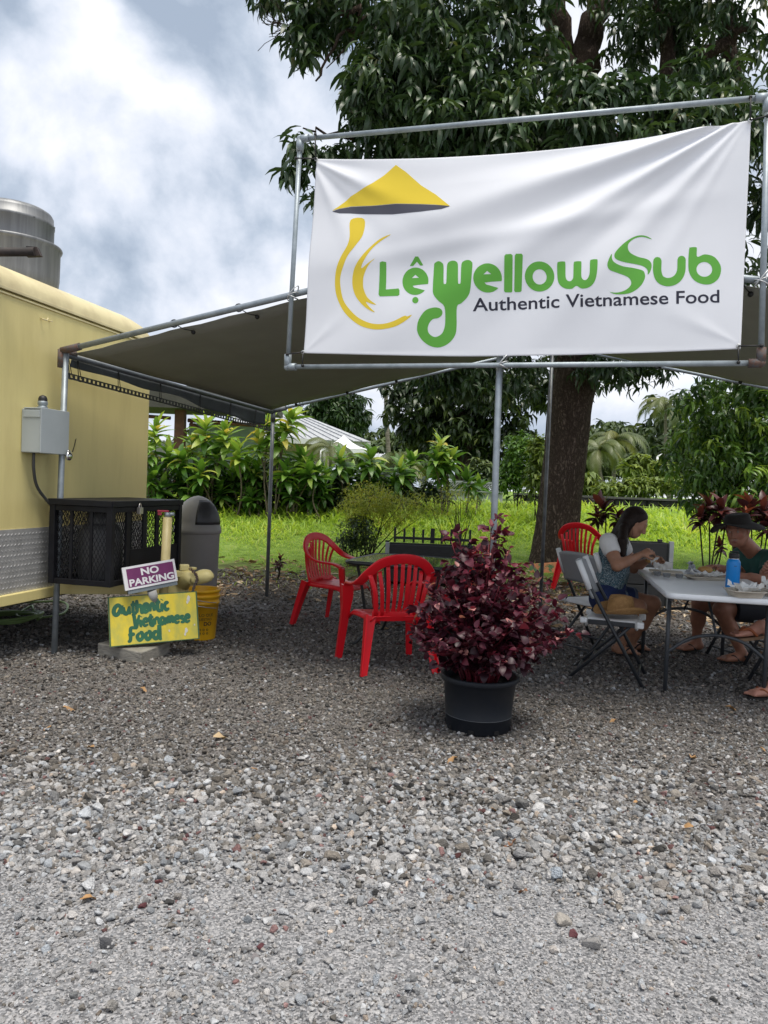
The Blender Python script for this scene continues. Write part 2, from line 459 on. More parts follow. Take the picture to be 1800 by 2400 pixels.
ZZ = gv(YY) + und * (YY > 9.5)
nx_, ny_ = len(xs), len(ys)
idx = np.arange(nx_ * ny_).reshape(ny_, nx_)
F_ = np.stack([idx[:-1, :-1], idx[:-1, 1:], idx[1:, 1:], idx[1:, :-1]], -1).reshape(-1, 4)
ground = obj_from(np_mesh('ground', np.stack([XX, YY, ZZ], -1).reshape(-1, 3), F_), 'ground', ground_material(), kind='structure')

# ------------------------------------------------------------------ gravel: instanced stones on points
def stone_mesh(k):
    r_ = np.random.default_rng(100 + k)
    p = r_.normal(0, 1, (13, 3)); p /= np.linalg.norm(p, axis=1)[:, None]
    p *= r_.uniform(0.82, 1.0, (13, 1)) * np.array([1.0, r_.uniform(.65, .9), r_.uniform(.45, .7)])
    bm = bmesh.new()
    for q in p: bm.verts.new(q)
    bmesh.ops.convex_hull(bm, input=bm.verts)
    for v in [v for v in bm.verts if not v.link_faces]: bm.verts.remove(v)
    bmesh.ops.bevel(bm, geom=list(bm.edges), offset=0.06, segments=1, affect='EDGES')
    me = bpy.data.meshes.new('stone'); bm.to_mesh(me); bm.free()
    return me
def stone_material():
    m = bpy.data.materials.new('gravel_stone'); m.use_nodes = True; t = m.node_tree; N = t.nodes; L = t.links
    bs = N['Principled BSDF']; bs.inputs['Roughness'].default_value = 0.9; bs.inputs['Specular IOR Level'].default_value = 0.2
    a = N.new('ShaderNodeAttribute'); a.attribute_name = 'tint'; a.attribute_type = 'INSTANCER'
    tcn = N.new('ShaderNodeTexCoord'); nz = N.new('ShaderNodeTexNoise'); nz.inputs['Scale'].default_value = 2.6; nz.inputs['Detail'].default_value = 5
    L.new(tcn.outputs['Object'], nz.inputs['Vector'])
    mr_ = N.new('ShaderNodeMapRange'); mr_.inputs['From Min'].default_value = .3; mr_.inputs['From Max'].default_value = .7; mr_.inputs['To Min'].default_value = .72; mr_.inputs['To Max'].default_value = 1.2
    L.new(nz.outputs['Fac'], mr_.inputs['Value'])
    mx = N.new('ShaderNodeVectorMath'); mx.operation = 'SCALE'; L.new(a.outputs['Color'], mx.inputs[0]); L.new(mr_.outputs[0], mx.inputs['Scale'])
    L.new(mx.outputs[0], bs.inputs['Base Color'])
    bp = N.new('ShaderNodeBump'); bp.inputs['Strength'].default_value = 0.5; bp.inputs['Distance'].default_value = 0.1
    n2 = N.new('ShaderNodeTexNoise'); n2.inputs['Scale'].default_value = 7; L.new(tcn.outputs['Object'], n2.inputs['Vector'])
    L.new(n2.outputs['Fac'], bp.inputs['Height']); L.new(bp.outputs[0], bs.inputs['Normal'])
    return m
STONE_MAT = stone_material()
scol = bpy.data.collections.new('stone_shapes')
for k in range(10):
    me = stone_mesh(k); me.materials.append(STONE_MAT)
    scol.objects.link(bpy.data.objects.new('stone_shape', me))
def vnoise(x, y, f, seed):
    r_ = np.random.default_rng(seed); s = np.zeros_like(x)
    for k in range(5):
        a, b_, p, q = r_.uniform(0, 6.28, 4); fx, fy = f * math.cos(a) * (1 + .5 * k), f * math.sin(a) * (1 + .5 * k)
        s += np.sin(x * fx + y * fy + p) / (1 + .3 * k)
    return s / 3
def gravel_points():
    P = []; S = []; Cc = []
    def zone(y0, y1, dens, smin, smed, smax, slope=0.56, marg=0.45):
        area = (y1 - y0) * ((y0 + y1) * slope + 2 * marg)
        n = int(area * dens)
        y = rng.uniform(y0, y1, n); x = rng.uniform(-1, 1, n) * (y * slope + marg)
        s = np.clip(rng.lognormal(math.log(smed), 0.42, n), smin, smax)
        return x, y, s
    zs = [zone(1.5, 2.5, 4200, .003, .0075, .026), zone(1.5, 3.8, 2600, .002, .0035, .006), zone(2.5, 3.7, 5200, .004, .0098, .027), zone(3.7, 5.2, 4600, .004, .0088, .021),
          zone(5.2, 7.5, 2300, .006, .0115, .024), zone(7.5, 10.6, 620, .008, .015, .032)]
    for i, (x, y, s) in enumerate(zs):
        patch = vnoise(x, y, 2.0, 5) + 0.35 * vnoise(x, y, 7.0, 6)
        finey = (y < 2.75 + 0.25 * np.sin(x * 2.1 + 1))
        fine = finey & (patch + 0.5 * (2.75 - y) > 0.05)
        s = np.where(fine & (s > 0.006) & (rng.uniform(0, 1, len(s)) < 0.72), s * 0.42, s)
        band = (y > 2.25) & (y < 3.6) & (rng.uniform(0, 1, len(s)) < 0.22)
        s = np.where(band & ~fine, s * 1.55, s)
        plight = 1 / (1 + np.exp((y - 3.40 - 0.5 * vnoise(x, y, 1.3, 9)) * 2.4)); plight = plight * 0.92 + 0.05  # pale chips in front; darker tint farther back also has canopy shade put in
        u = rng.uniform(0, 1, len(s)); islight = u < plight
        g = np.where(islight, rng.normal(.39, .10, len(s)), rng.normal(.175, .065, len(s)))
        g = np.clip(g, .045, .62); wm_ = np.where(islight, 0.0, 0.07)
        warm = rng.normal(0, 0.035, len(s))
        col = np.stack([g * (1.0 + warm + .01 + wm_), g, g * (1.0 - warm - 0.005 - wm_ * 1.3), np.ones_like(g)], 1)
        red = rng.uniform(0, 1, len(s)) < 0.014
        col[red, :3] = np.stack([g[red] * .62 + .03, g[red] * .42, g[red] * .40], 1)
        tan_ = rng.uniform(0, 1, len(s)) < 0.02
        col[tan_, :3] = np.stack([g[tan_] * 1.15, g[tan_] * .95, g[tan_] * .78], 1)
        keep = ~((patch < -0.55) & (rng.uniform(0, 1, len(s)) < .5))
        z = gv(y) + s * rng.uniform(0.05, 0.55, len(s))
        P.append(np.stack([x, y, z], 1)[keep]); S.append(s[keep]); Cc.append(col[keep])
    return np.concatenate(P), np.concatenate(S), np.concatenate(Cc)
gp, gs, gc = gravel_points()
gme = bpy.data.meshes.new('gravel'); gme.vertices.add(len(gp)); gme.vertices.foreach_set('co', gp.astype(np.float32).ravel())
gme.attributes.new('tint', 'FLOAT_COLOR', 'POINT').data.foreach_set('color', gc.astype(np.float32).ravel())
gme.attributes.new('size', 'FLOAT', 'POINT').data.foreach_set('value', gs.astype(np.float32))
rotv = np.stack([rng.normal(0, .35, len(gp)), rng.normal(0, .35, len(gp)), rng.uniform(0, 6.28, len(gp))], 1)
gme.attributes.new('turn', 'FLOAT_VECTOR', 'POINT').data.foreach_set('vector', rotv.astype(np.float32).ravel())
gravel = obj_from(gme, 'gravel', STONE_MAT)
tag(gravel, 'loose crushed grey gravel covering the front lot', 'gravel', kind='stuff')
ng = bpy.data.node_groups.new('scatter_stones', 'GeometryNodeTree')
ng.interface.new_socket('Geometry', in_out='INPUT', socket_type='NodeSocketGeometry'); ng.interface.new_socket('Geometry', in_out='OUTPUT', socket_type='NodeSocketGeometry')
gi = ng.nodes.new('NodeGroupInput'); go = ng.nodes.new('NodeGroupOutput')
m2p = ng.nodes.new('GeometryNodeMeshToPoints'); iop = ng.nodes.new('GeometryNodeInstanceOnPoints'); ci = ng.nodes.new('GeometryNodeCollectionInfo')
ci.inputs['Collection'].default_value = scol; ci.inputs['Separate Children'].default_value = True; ci.inputs['Reset Children'].default_value = True
def gattr(nm, ty):
    n = ng.nodes.new('GeometryNodeInputNamedAttribute'); n.data_type = ty; n.inputs['Name'].default_value = nm; return n.outputs[0]
iop.inputs['Pick Instance'].default_value = True
ng.links.new(gi.outputs[0], m2p.inputs['Mesh']); ng.links.new(m2p.outputs[0], iop.inputs['Points']); ng.links.new(ci.outputs[0], iop.inputs['Instance'])
ng.links.new(gattr('turn', 'FLOAT_VECTOR'), iop.inputs['Rotation']); ng.links.new(gattr('size', 'FLOAT'), iop.inputs['Scale'])
ng.links.new(iop.outputs[0], go.inputs[0])
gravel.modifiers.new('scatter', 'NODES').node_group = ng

# ------------------------------------------------------------------ lawn grass
GRASS = leaf_mat('grass_blades', [(0, (0.22, 0.36, 0.045)), (0.5, (0.36, 0.52, 0.07)), (0.85, (0.50, 0.62, 0.12)), (1, (0.55, 0.54, 0.20))], rough=0.5, trans=0.45, tcol=1.35)
def grass_field():
    pr = [leaf_proto(3, 0.10, 0.9, 0.15, 0.9), leaf_proto(3, 0.08, 0.5, 0.15, 0.9), leaf_proto(3, 0.10, 1.3, 0.1, 0.9)]
    n = 60000
    y = rng.uniform(9.3, 18.6, n); x = rng.uniform(-1, 1, n) * (y * 0.54 + 0.8)
    nz = vnoise(x, y, 1.6, 21)
    edge = 11.0 + 0.9 * vnoise(x, y, 1.2, 22) + 0.4 * vnoise(x, y, 4.0, 23)
    keep = (y > edge) | ((rng.uniform(0, 1, n) < 0.10) & (nz > 0.15))
    tall = np.clip((y - 13.2 + 0.8 * nz) / 2.0, 0, 1)
    S = (0.05 + 0.04 * rng.uniform(0, 1, n)) * (1 + 0.5 * np.clip(nz, 0, 1)) + tall * rng.uniform(0.10, 0.34, n)
    x, y, S, nz = x[keep], y[keep], S[keep], nz[keep]
    n = len(x)
    T = np.stack([x, y, gv(y) - 0.005], 1)
    rnd = np.clip(0.45 + 0.28 * nz + rng.normal(0, .2, n), 0, 1)
    V, F, r_ = scatter(pr, T, rot_from(rng.uniform(0, 6.28, n), rng.uniform(0.9, 1.5, n), rng.normal(0, .3, n)), S, rnd)
    o = obj_from(np_mesh('grass', V, F, True, {'rnd': r_}), 'grass', GRASS)
    tag(o, 'bright green unmown lawn grass rising behind the gravel lot', 'grass', kind='stuff')
grass_field()
LITTER = leaf_mat('dead_leaf', [(0, (0.10, 0.055, 0.025)), (0.4, (0.22, 0.13, 0.06)), (0.75, (0.38, 0.26, 0.14)), (1, (0.55, 0.45, 0.32))], rough=0.7, trans=0.1, tcol=1.0)
def litter_field():
    pr = [leaf_proto(3, 0.30, 0.25, 0.5), leaf_proto(3, 0.22, -0.3, 0.6), leaf_proto(3, 0.28, 0.6, 0.3)]
    n = 6500; y = 6.3 + 5.6 * rng.beta(2.6, 1.6, n); x = rng.uniform(-1, 1, n) * (y * 0.53 + 0.5)
    k = (vnoise(x, y, 2.2, 31) + 0.16 * (y - 8.3) + 0.13 * x > rng.uniform(-.15, .6, n))
    x, y = x[k], y[k]; n = len(x)
    T = np.stack([x, y, gv(y) + rng.uniform(.008, .022, n)], 1)
    V, F, r_ = scatter(pr, T, rot_from(rng.uniform(0, 6.28, n), rng.normal(0, .15, n), rng.normal(0, .5, n)), rng.uniform(.05, .15, n), rng.uniform(0, 1, n))
    o = obj_from(np_mesh('leaf_litter', V, F, True, {'rnd': r_}), 'leaf_litter', LITTER)
    tag(o, 'brown fallen leaves strewn along the edge of the lawn', 'leaf litter', kind='stuff')
litter_field()

# ================================================================== TREES
BARK = bark_mat('mango_bark', (.27, .205, .16), (.11, .08, .062), 26)
BARKD = mat('dark_bark', (0.06, 0.045, 0.035), 0.95, col2=(0.02, 0.016, 0.012), vscale=9, bump=0.6, bscale=20, stretch=(1, 1, .3), spec=0.15)
MANGO = leaf_mat('mango_leaf', [(0, (0.016, 0.038, 0.013)), (0.55, (0.034, 0.072, 0.023)), (0.92, (0.066, 0.115, 0.033)), (1, (0.17, 0.155, 0.055))], rough=0.42, trans=0.15, tcol=1.7, spec=0.6)
MANGO2 = leaf_mat('young_mango_leaf', [(0, (0.03, 0.07, 0.017)), (0.45, (0.06, 0.13, 0.026)), (0.75, (0.14, 0.26, 0.035)), (1, (0.34, 0.46, 0.06))], rough=0.36, trans=0.28, tcol=1.5, spec=0.6)
PM = [leaf_proto(4, 0.21, 1.0, 0.35, 0.85), leaf_proto(4, 0.19, 1.35, 0.4, 0.85), leaf_proto(4, 0.23, 0.65, 0.3, 0.85), leaf_proto(3, 0.20, 1.15, 0.5, 0.85)]
PS = [leaf_proto(2, 0.30, 0.7, 0.3), leaf_proto(2, 0.34, 1.0, 0.35)]

def limb_mesh(mb, pts, r0, r1, n=10, jit=0.0):
    p = catmull(pts, 6); m = len(p)
    if jit: p = [q + Vector(rng.normal(0, jit, 3)) * (0 if i in (0, m - 1) else 1) for i, q in enumerate(p)]
    mb.tube(p, [r0 + (r1 - r0) * (i / (m - 1)) for i in range(m)], n)

def mango_tree():
    base = at(1298, 1312, 12.4); base.z = gh(12.4) - 0.05
    t = thing('mango_tree', 'huge mango tree with thick dark bark trunk and drooping leaves above the banner', 'tree', base)
    # trunk with a flared, lumpy foot
    ctr = [base, at(1312, 1180, 12.4), at(1326, 1060, 12.4), at(1336, 950, 12.35), at(1350, 850, 12.3), at(1352, 700, 12.2), at(1345, 520, 12.1), at(1340, 330, 12.0)]
    ctr[0] = Vector((ctr[0].x, ctr[0].y, base.z))
    rad = [.37, .34, .335, .345, .40, .46, .46, .40]
    P = catmull(ctr, 10); m = len(P); n = 40; V = []
    rr = np.interp(np.linspace(0, 7, m), range(8), rad)
    for i in range(m):
        for k in range(n):
            a = 2 * PI * k / n; z = P[i].z
            ridge = 1 + 0.030 * math.sin(9 * a + z * 2.3) * math.sin(z * 3.1 + a * 2) + 0.022 * math.sin(17 * a - z * 5.5) + 0.014 * math.sin(31 * a + 7 * z)
            foot = 1 + max(0, .5 - (z - base.z)) * (0.22 * math.sin(4 * a + .8) + 0.16)
            V.append(P[i] + Vector((math.cos(a), math.sin(a), 0)) * rr[i] * ridge * foot)
    mb = MB(); mb.add(V, [(i * n + k, i * n + (k + 1) % n, (i + 1) * n + (k + 1) % n, (i + 1) * n + k) for i in range(m - 1) for k in range(n)], True)
    mb.build('trunk', BARK, t, w=True)
    top = ctr[-1]
    limbs = [([top, at(1330, 200, 11.8), at(1300, 60, 11.6), at(1290, -120, 11.5)], .30, .15),
             ([top, at(1370, 160, 11.7), at(1395, 20, 11.5), at(1430, -160, 11.3)], .26, .13),
             ([top, at(1200, 240, 10.8), at(1050, 160, 9.8), at(900, 60, 9.1), at(800, 30, 8.8)], .18, .03),
             ([top, at(1480, 330, 11.2), at(1620, 160, 10.4), at(1760, 60, 9.8)], .18, .06),
             ([at(1352, 560, 12.1), at(1480, 420, 11.5), at(1560, 250, 11), at(1555, 60, 10.8), at(1540, -80, 10.8)], .15, .08),
             ([at(1352, 620, 12.1), at(1560, 480, 11.4), at(1680, 350, 10.8), at(1710, 150, 10.5), at(1690, -60, 10.4)], .16, .09),
             ([at(1345, 500, 12.1), at(1150, 420, 10.6), at(950, 330, 9.4), at(820, 280, 8.9)], .14, .03),
             ([at(1350, 760, 12.2), at(1200, 820, 11.8), at(1090, 850, 11.4)], .10, .03),
             ([at(1356, 760, 12.2), at(1450, 800, 11.9), at(1530, 830, 11.6)], .09, .02),
             ([at(900, 60, 9.1), at(800, 90, 8.9), at(740, 190, 8.8)], .03, .01),
             ([at(950, 330, 9.4), at(800, 320, 9.0), at(710, 300, 8.8)], .03, .008)]
    for pts, r0, r1 in limbs:
        lb = MB(); limb_mesh(lb, pts, r0, r1, 12, 0.03); lb.build('limb', BARK, t, w=True)
    # crown: rosettes of hanging leaves in lobes of the crown
    lobes = [(1075, 110, 9.2, (1.20, 1.2, 1.45), 400), (1000, 260, 8.7, (.95, .9, .85), 260), (905, 200, 8.9, (.48, .6, .75), 120), (1240, 330, 8.5, (1.1, .9, .62), 240),
             (1480, 350, 8.6, (1.15, .9, .55), 230), (1640, 300, 9.0, (.8, .9, .65), 130), (712, 75, 8.9, (.17, .25, .36), 26), (640, -45, 9.0, (.40, .5, .18), 26),
             (800, 20, 9.2, (.45, .6, .42), 55), (705, 335, 8.8, (.14, .2, .16), 9), (690, 390, 8.75, (.09, .12, .12), 5), (775, 365, 8.9, (.22, .2, .10), 9), (735, 455, 8.8, (.05, .1, .08), 2),
             (1700, 60, 10.4, (.9, 1.1, .75), 100), (1570, -50, 10.6, (1.05, 1.2, .7), 110), (1180, -150, 10.3, (1.6, 1.3, .55), 110), (880, -120, 9.5, (1.2, 1.0, .6), 90),
             (1560, 130, 11.4, (.9, .8, .5), 70), (1790, 350, 9.6, (.42, .8, .9), 70), (1800, 560, 9.8, (.35, .6, .6), 22),
             (1085, 885, 11.4, (.55, .6, .42), 60), (1195, 855, 11.5, (.55, .6, .5), 55), (1010, 850, 11.2, (.6, .6, .3), 40), (1430, 855, 11.6, (.5, .5, .27), 32), (1520, 860, 11.4, (.35, .5, .25), 16),
             (1250, 600, 11.4, (2.4, 1.0, 1.3), 170), (1700, 700, 11.2, (1.2, .9, .8), 50),
             (1100, -700, 11.5, (3.2, 2.8, 1.2), 170), (1700, -500, 12, (2.5, 3, 1.2), 110), (400, -800, 11, (1.5, 2, .8), 30), (1350, -300, 13.5, (3.5, 2.5, 1.6), 150)]
    cs = []
    for px, py, d, r_, n_ in lobes: cs.append(blob_points(at(px, py, d), r_, n_, 0.45))
    cs = np.concatenate(cs)
    V, F, rn = rosettes(cs, 13, 0.17, 0.27, -0.75, 0.55, PM, spread=0.045)
    V -= np.array(base)
    obj_from(np_mesh('crown', V, F, True, {'rnd': rn}), 'crown', MANGO, t, kind='stuff')
    # the flower sprays sticking out on the left
    tw = MB()
    for k in range(26):
        a = at(668, 62, 8.9) + Vector(rng.normal(0, .04, 3)); b_ = a + Vector((-rng.uniform(.05, .28), rng.normal(0, .1), rng.uniform(-.22, .16)))
        tw.tube([a.lerp(b_, q / 3) + Vector(rng.normal(0, .012, 3)) for q in range(4)], 0.004, 4)
    tw.build('flower_spray', BARK, t, w=True)
    hl = MB()                                                  # a single dead sprig hanging clear of the crown
    limb_mesh(hl, [at(830, 90, 8.9), at(795, 130, 8.9), at(765, 160, 8.9)], .012, .006, 6); hl.build('hanging_twig', BARK, t, w=True)
mango_tree()

def leaf_tree(name, label, cat, base, trunk_pts, r0, lobes, lmat, L0, L1, per, protos, el=(-.7, .6), group=None, bark=None, spread=.05, limbs=()):
    t = thing(name, label, cat, base, 0, group)
    mb = MB(); limb_mesh(mb, trunk_pts, r0, r0 * .5, 10, 0.02)
    mb.build('trunk', bark or BARKD, t, w=True)
    for pts, a, b_ in limbs:
        lb = MB(); limb_mesh(lb, pts, a, b_, 7, 0.02); lb.build('limb', bark or BARKD, t, w=True)
    cs = np.concatenate([blob_points(c, r_, n_, .45) for c, r_, n_ in lobes])
    V, F, rn = rosettes(cs, per, L0, L1, el[0], el[1], protos, spread=spread)
    V -= np.array(base)
    obj_from(np_mesh('crown', V, F, True, {'rnd': rn}), 'crown', lmat, t, kind='stuff')
    return t
def gpt(px, y, dz=0.0):
    p = at(px, 1150, y); return Vector((p.x, y, gh(y) + dz))

# young mango at the right
b = gpt(1740, 12.0)
leaf_tree('mango_tree', 'smaller leafy mango tree at the edge behind the man in the dark hat', 'tree', b, [b, at(1735, 1150, 12), at(1725, 1050, 12)], .09,
          [(at(1715, 960, 12), (.8, .8, .75), 150), (at(1640, 1080, 11.8), (.50, .6, .75), 95), (at(1745, 1110, 11.6), (.75, .6, .65), 150), (at(1790, 940, 12), (.5, .7, .9), 80), (at(1850, 1050, 12), (.9, .9, 1.2), 60)],
          MANGO2, .15, .25, 12, PM, limbs=[([at(1735, 1150, 12), at(1660, 1060, 12), at(1640, 980, 12)], .04, .01), ([at(1735, 1150, 12), at(1770, 1040, 12), at(1780, 930, 12)], .04, .01)])
# big dark tree behind the centre pole
b = gpt(1090, 24)
leaf_tree('broadleaf_tree', 'dark spreading tree behind the centre pole, left of the big trunk', 'tree', b, [b, at(1090, 1050, 24), at(1080, 960, 24)], .35,
          [(at(985, 945, 24), (1.15, 1.2, 1.1), 190), (at(1090, 900, 24), (1.5, 1.2, 1.0), 230), (at(1190, 930, 24), (1.2, 1.2, 1.2), 170), (at(1060, 1010, 24), (1.5, 1, .7), 190), (at(1170, 1040, 24.5), (1.1, 1, .8), 110), (at(1310, 900, 24), (1.2, 1.2, .9), 110)],
          leaf_mat('dark_tree_leaf', [(0, (.012, .026, .009)), (.6, (.03, .055, .015)), (.9, (.07, .10, .022)), (1, (.14, .17, .04))], trans=.15), .24, .42, 10, PS)
# round mango beyond the roofs
b = gpt(800, 42)
leaf_tree('round_tree', 'dense round dark green tree standing beyond the white roofs', 'tree', b, [b, at(800, 1080, 42), at(795, 1000, 42)], .4,
          [(at(790, 955, 42), (1.5, 1.5, 1.1), 260), (at(820, 985, 42), (1.0, 1.3, .9), 150), (at(735, 985, 42), (1.0, 1.2, .8), 120)],
          leaf_mat('round_tree_leaf', [(0, (.018, .042, .012)), (.6, (.035, .075, .018)), (1, (.07, .12, .03))], trans=.15), .35, .6, 10, PS)
FARG = leaf_mat('far_tree_leaf', [(0, (.03, .055, .018)), (.5, (.055, .09, .028)), (.85, (.10, .14, .04)), (1, (.16, .19, .06))], rough=.55, trans=.2)
FARY = leaf_mat('far_bush_leaf', [(0, (.07, .11, .02)), (.5, (.13, .19, .03)), (1, (.24, .30, .06))], rough=.55, trans=.25)
def far_tree(px, py, d, w, h, n, label, lm=None, Lf=(.5, .9), name='far_tree', grp=None, trunkpx=None):
    b_ = gpt(px, d); c = at(px, py, d)
    leaf_tree(name, label, 'tree', b_, [b_, (b_ + c) / 2, c], .22, [(c, (w, w * .8, h), n), (c + Vector((w * .5, 0, -h * .5)), (w * .6, w * .6, h * .6), n // 2), (c + Vector((-w * .55, 0, -h * .35)), (w * .6, w * .6, h * .6), n // 2)], lm or FARG, Lf[0], Lf[1], 9, PS, group=grp)
far_tree(868, 1040, 55, 2.2, 1.3, 90, 'hazy far tree low on the horizon just right of the round dark tree')
far_tree(960, 1055, 50, 2.6, 1.5, 110, 'far tree showing under the canopy between tall bare trunk and dark tree')
far_tree(1410, 1045, 70, 4.2, 2.4, 220, 'tall far dark tree right behind the coconut palms', Lf=(.7, 1.2))
far_tree(1500, 1050, 62, 3.4, 2.3, 160, 'far feathery tree between the coconut palms and the leafy mango', Lf=(.6, 1.0))
far_tree(1570, 1060, 55, 3.0, 2.5, 140, 'far green tree at the edge of the leafy young mango', Lf=(.6, 1.0))
far_tree(1340, 1060, 60, 2.8, 1.9, 120, 'far dark tree directly right of the big trunk', Lf=(.6, 1.0))
far_tree(1660, 1010, 60, 5, 4, 150, 'far tree mass hidden mostly behind the leafy young mango', Lf=(.7, 1.2))
far_tree(560, 1040, 60, 6, 2, 150, 'far trees behind the brown posted house', Lf=(.7, 1.2))

def bush(name, label, cat, px, d, lobes, lm, L0, L1, per, protos=PS, group=None, el=(-.3, 1.0), stems=5, sr=.012):
    b_ = gpt(px, d); t = thing(name, label, cat, b_, 0, group)
    tops = [at(p[0], p[1], d + p[2]) for p in lobes]
    sb = MB()
    for k in range(stems):
        tp = tops[k % len(tops)] + Vector(rng.normal(0, .12, 3))
        md = b_.lerp(tp, .5) + Vector((rng.normal(0, .06), rng.normal(0, .06), 0))
        sb.tube(catmull([b_ + Vector(rng.normal(0, .03, 3)) * Vector((1, 1, 0)).length, md, tp], 4), [sr - (sr * .7) * q / 8 for q in range(9)], 5)
    sb.build('stems', BARKD, t, w=True)
    cs = np.concatenate([blob_points(at(p[0], p[1], d + p[2]), p[3], p[4], .3) for p in lobes])
    cs[:, 2] = np.maximum(cs[:, 2], gv(cs[:, 1]) + .03)
    V, F, rn = rosettes(cs, per, L0, L1, el[0], el[1], protos, spread=.04)
    obj_from(np_mesh('foliage', V - np.array(b_), F, True, {'rnd': rn}), 'foliage', lm, t, kind='stuff')
    return t
SHRUB_Y = leaf_mat('golden_shrub_leaf', [(0, (.14, .19, .03)), (.45, (.30, .36, .05)), (.8, (.48, .50, .08)), (1, (.52, .38, .10))], trans=.45, tcol=1.3)
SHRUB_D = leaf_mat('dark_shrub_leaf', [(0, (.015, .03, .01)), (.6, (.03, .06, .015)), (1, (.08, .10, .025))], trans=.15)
bush('golden_shrub', 'loose yellow green shrub growing behind the glass table', 'shrub', 868, 11.6, [(872, 1172, 0, (.40, .4, .28), 330), (930, 1190, .1, (.40, .4, .24), 220), (835, 1200, 0, (.24, .3, .22), 150), (990, 1185, .2, (.28, .3, .2), 80), (890, 1225, 0, (.4, .3, .18), 110)], SHRUB_Y, .028, .055, 9, stems=12)
bush('dark_shrub', 'low dark green shrub under the yellow green one beside the left red chair', 'shrub', 845, 11.3, [(845, 1250, 0, (.30, .3, .25), 170), (815, 1275, 0, (.15, .2, .14), 40)], SHRUB_D, .05, .09, 8, stems=6)
bush('airy_shrub', 'thin airy shrub with bare branches just left of the centre pole', 'shrub', 1075, 11.8, [(1060, 1165, 0, (.30, .3, .16), 45), (1105, 1180, 0, (.22, .3, .16), 35), (1040, 1200, 0, (.2, .2, .15), 25)], SHRUB_Y, .03, .06, 7, stems=14, sr=.009)
bush('green_bush', 'bright green leafy bush just left of the big trunk', 'bush', 1215, 17.5, [(1220, 1075, 0, (.42, .4, .62), 150), (1195, 1125, 0, (.35, .3, .35), 80)], leaf_mat('green_bush_leaf', [(0, (.05, .11, .02)), (.5, (.09, .19, .03)), (1, (.18, .30, .06))], trans=.3), .12, .2, 9)
bush('yellow_bush', 'yellow green bush behind the low stone wall below the palms', 'bush', 1500, 26, [(1500, 1140, 0, (1.0, .6, .28), 120), (1440, 1148, 0, (.7, .6, .2), 70), (1570, 1138, 0, (.8, .6, .32), 80)], FARY, .2, .35, 8)
bush('fern_bush', 'pale flat topped fern bush between the big trunk and the palms', 'bush', 1350, 27, [(1330, 1135, 0, (.6, .5, .2), 60), (1395, 1140, 0, (.7, .5, .22), 60), (1365, 1115, 0, (.5, .5, .15), 40)], FARY, .22, .4, 9, el=(-.2, .3))
bush('far_bush', 'rounded green bush left of the big trunk by the lattice fence', 'bush', 1130, 22, [(1130, 1110, 0, (.55, .4, .42), 90), (1070, 1140, 0, (.5, .4, .25), 50)], FARG, .18, .3, 8)
bush('tall_bush', 'yellow leaved slender bush against the left side of the big trunk', 'bush', 1262, 15.5, [(1262, 1060, 0, (.16, .2, .35), 40), (1255, 1120, 0, (.18, .2, .3), 40)], FARY, .14, .24, 8)
bush('tree_shrub', 'yellowish shrub with flat leaves behind the low wall, right of the palms', 'shrub', 1500, 32, [(1498, 1095, 0, (.75, .6, .55), 80), (1540, 1105, 0, (.7, .6, .5), 50)], FARY, .3, .5, 8)

# ---- palms
PALM = leaf_mat('palm_leaf', [(0, (.06, .085, .025)), (.6, (.11, .14, .045)), (1, (.20, .21, .09))], rough=.45, trans=.25)
def palm(px, top_py, d, label, nfr=15, L=2.2, r0=.13, lean=0.0, name='coconut_palm', grp=None):
    b_ = gpt(px + lean, d); tp = at(px, top_py, d); t = thing(name, label, 'palm', b_, 0, grp)
    mb = MB(); limb_mesh(mb, [b_, b_.lerp(tp, .5) + Vector((-lean * .002 * d / 9, 0, 0)), tp], r0, r0 * .65, 10)
    mb.build('trunk', mat('palm_bark', (.22, .19, .16), .9, col2=(.10, .085, .07), vscale=5, stretch=(1, 1, 4)), t, w=True)
    for k in range(nfr):
        az = k * 2.399 + rng.uniform(-.2, .2); e0 = rng.uniform(-.1, 1.2); Lk = L * rng.uniform(.8, 1.1)
        dirv = Vector((math.cos(az), math.sin(az), 0)); p = Vector(tp); a = e0; T = []; Rm = []; spine = [p.copy()]
        side = Vector((-math.sin(az), math.cos(az), 0)); V = []; F = []
        ns = 14
        for i in range(ns):
            st = (dirv * math.cos(a) + Vector((0, 0, 1)) * math.sin(a)) * (Lk / ns); p = p + st; a -= 0.17 + .02 * i / ns; spine.append(p.copy())
            ll = Lk * .26 * math.sin(PI * min(.97, (i + 2) / (ns + 2)) ** .8)
            for sg in (-1, 1):
                for h in (0, .5):
                    q = p - st * h; tip = q + side * sg * ll * .75 + st.normalized() * ll * .5 + Vector((0, 0, -ll * .55))
                    o = len(V); wv = st.normalized() * Lk * .016
                    V += [q - wv, q + wv, (q + tip) / 2 + wv * .8 + Vector((0, 0, ll * .08)), (q + tip) / 2 - wv * .8 + Vector((0, 0, ll * .08)), tip]
                    F += [(o, o + 1, o + 2, o + 3), (o + 3, o + 2, o + 4, o + 4)]
        mbf = MB(); mbf.tube(spine, lambda u: .02 * (L / 2.2) * (1.05 - u), 4)
        o0 = len(mbf.v); mbf.v += V
        for f in F: mbf.f.append(tuple(o0 + i for i in (f if f[2] != f[3] else f[:3]))); mbf.sm.append(True)
        fo = mbf.build('frond', PALM, t, w=True)
        at_ = fo.data.attributes.new('rnd', 'FLOAT', 'POINT'); at_.data.foreach_set('value', np.full(len(fo.data.vertices), rng.uniform(0, 1), dtype=np.float32))
palm(1405, 1055, 40, 'leaning coconut palm nearest the big trunk, the lower of the pair', 15, 2.0, .12, 25)
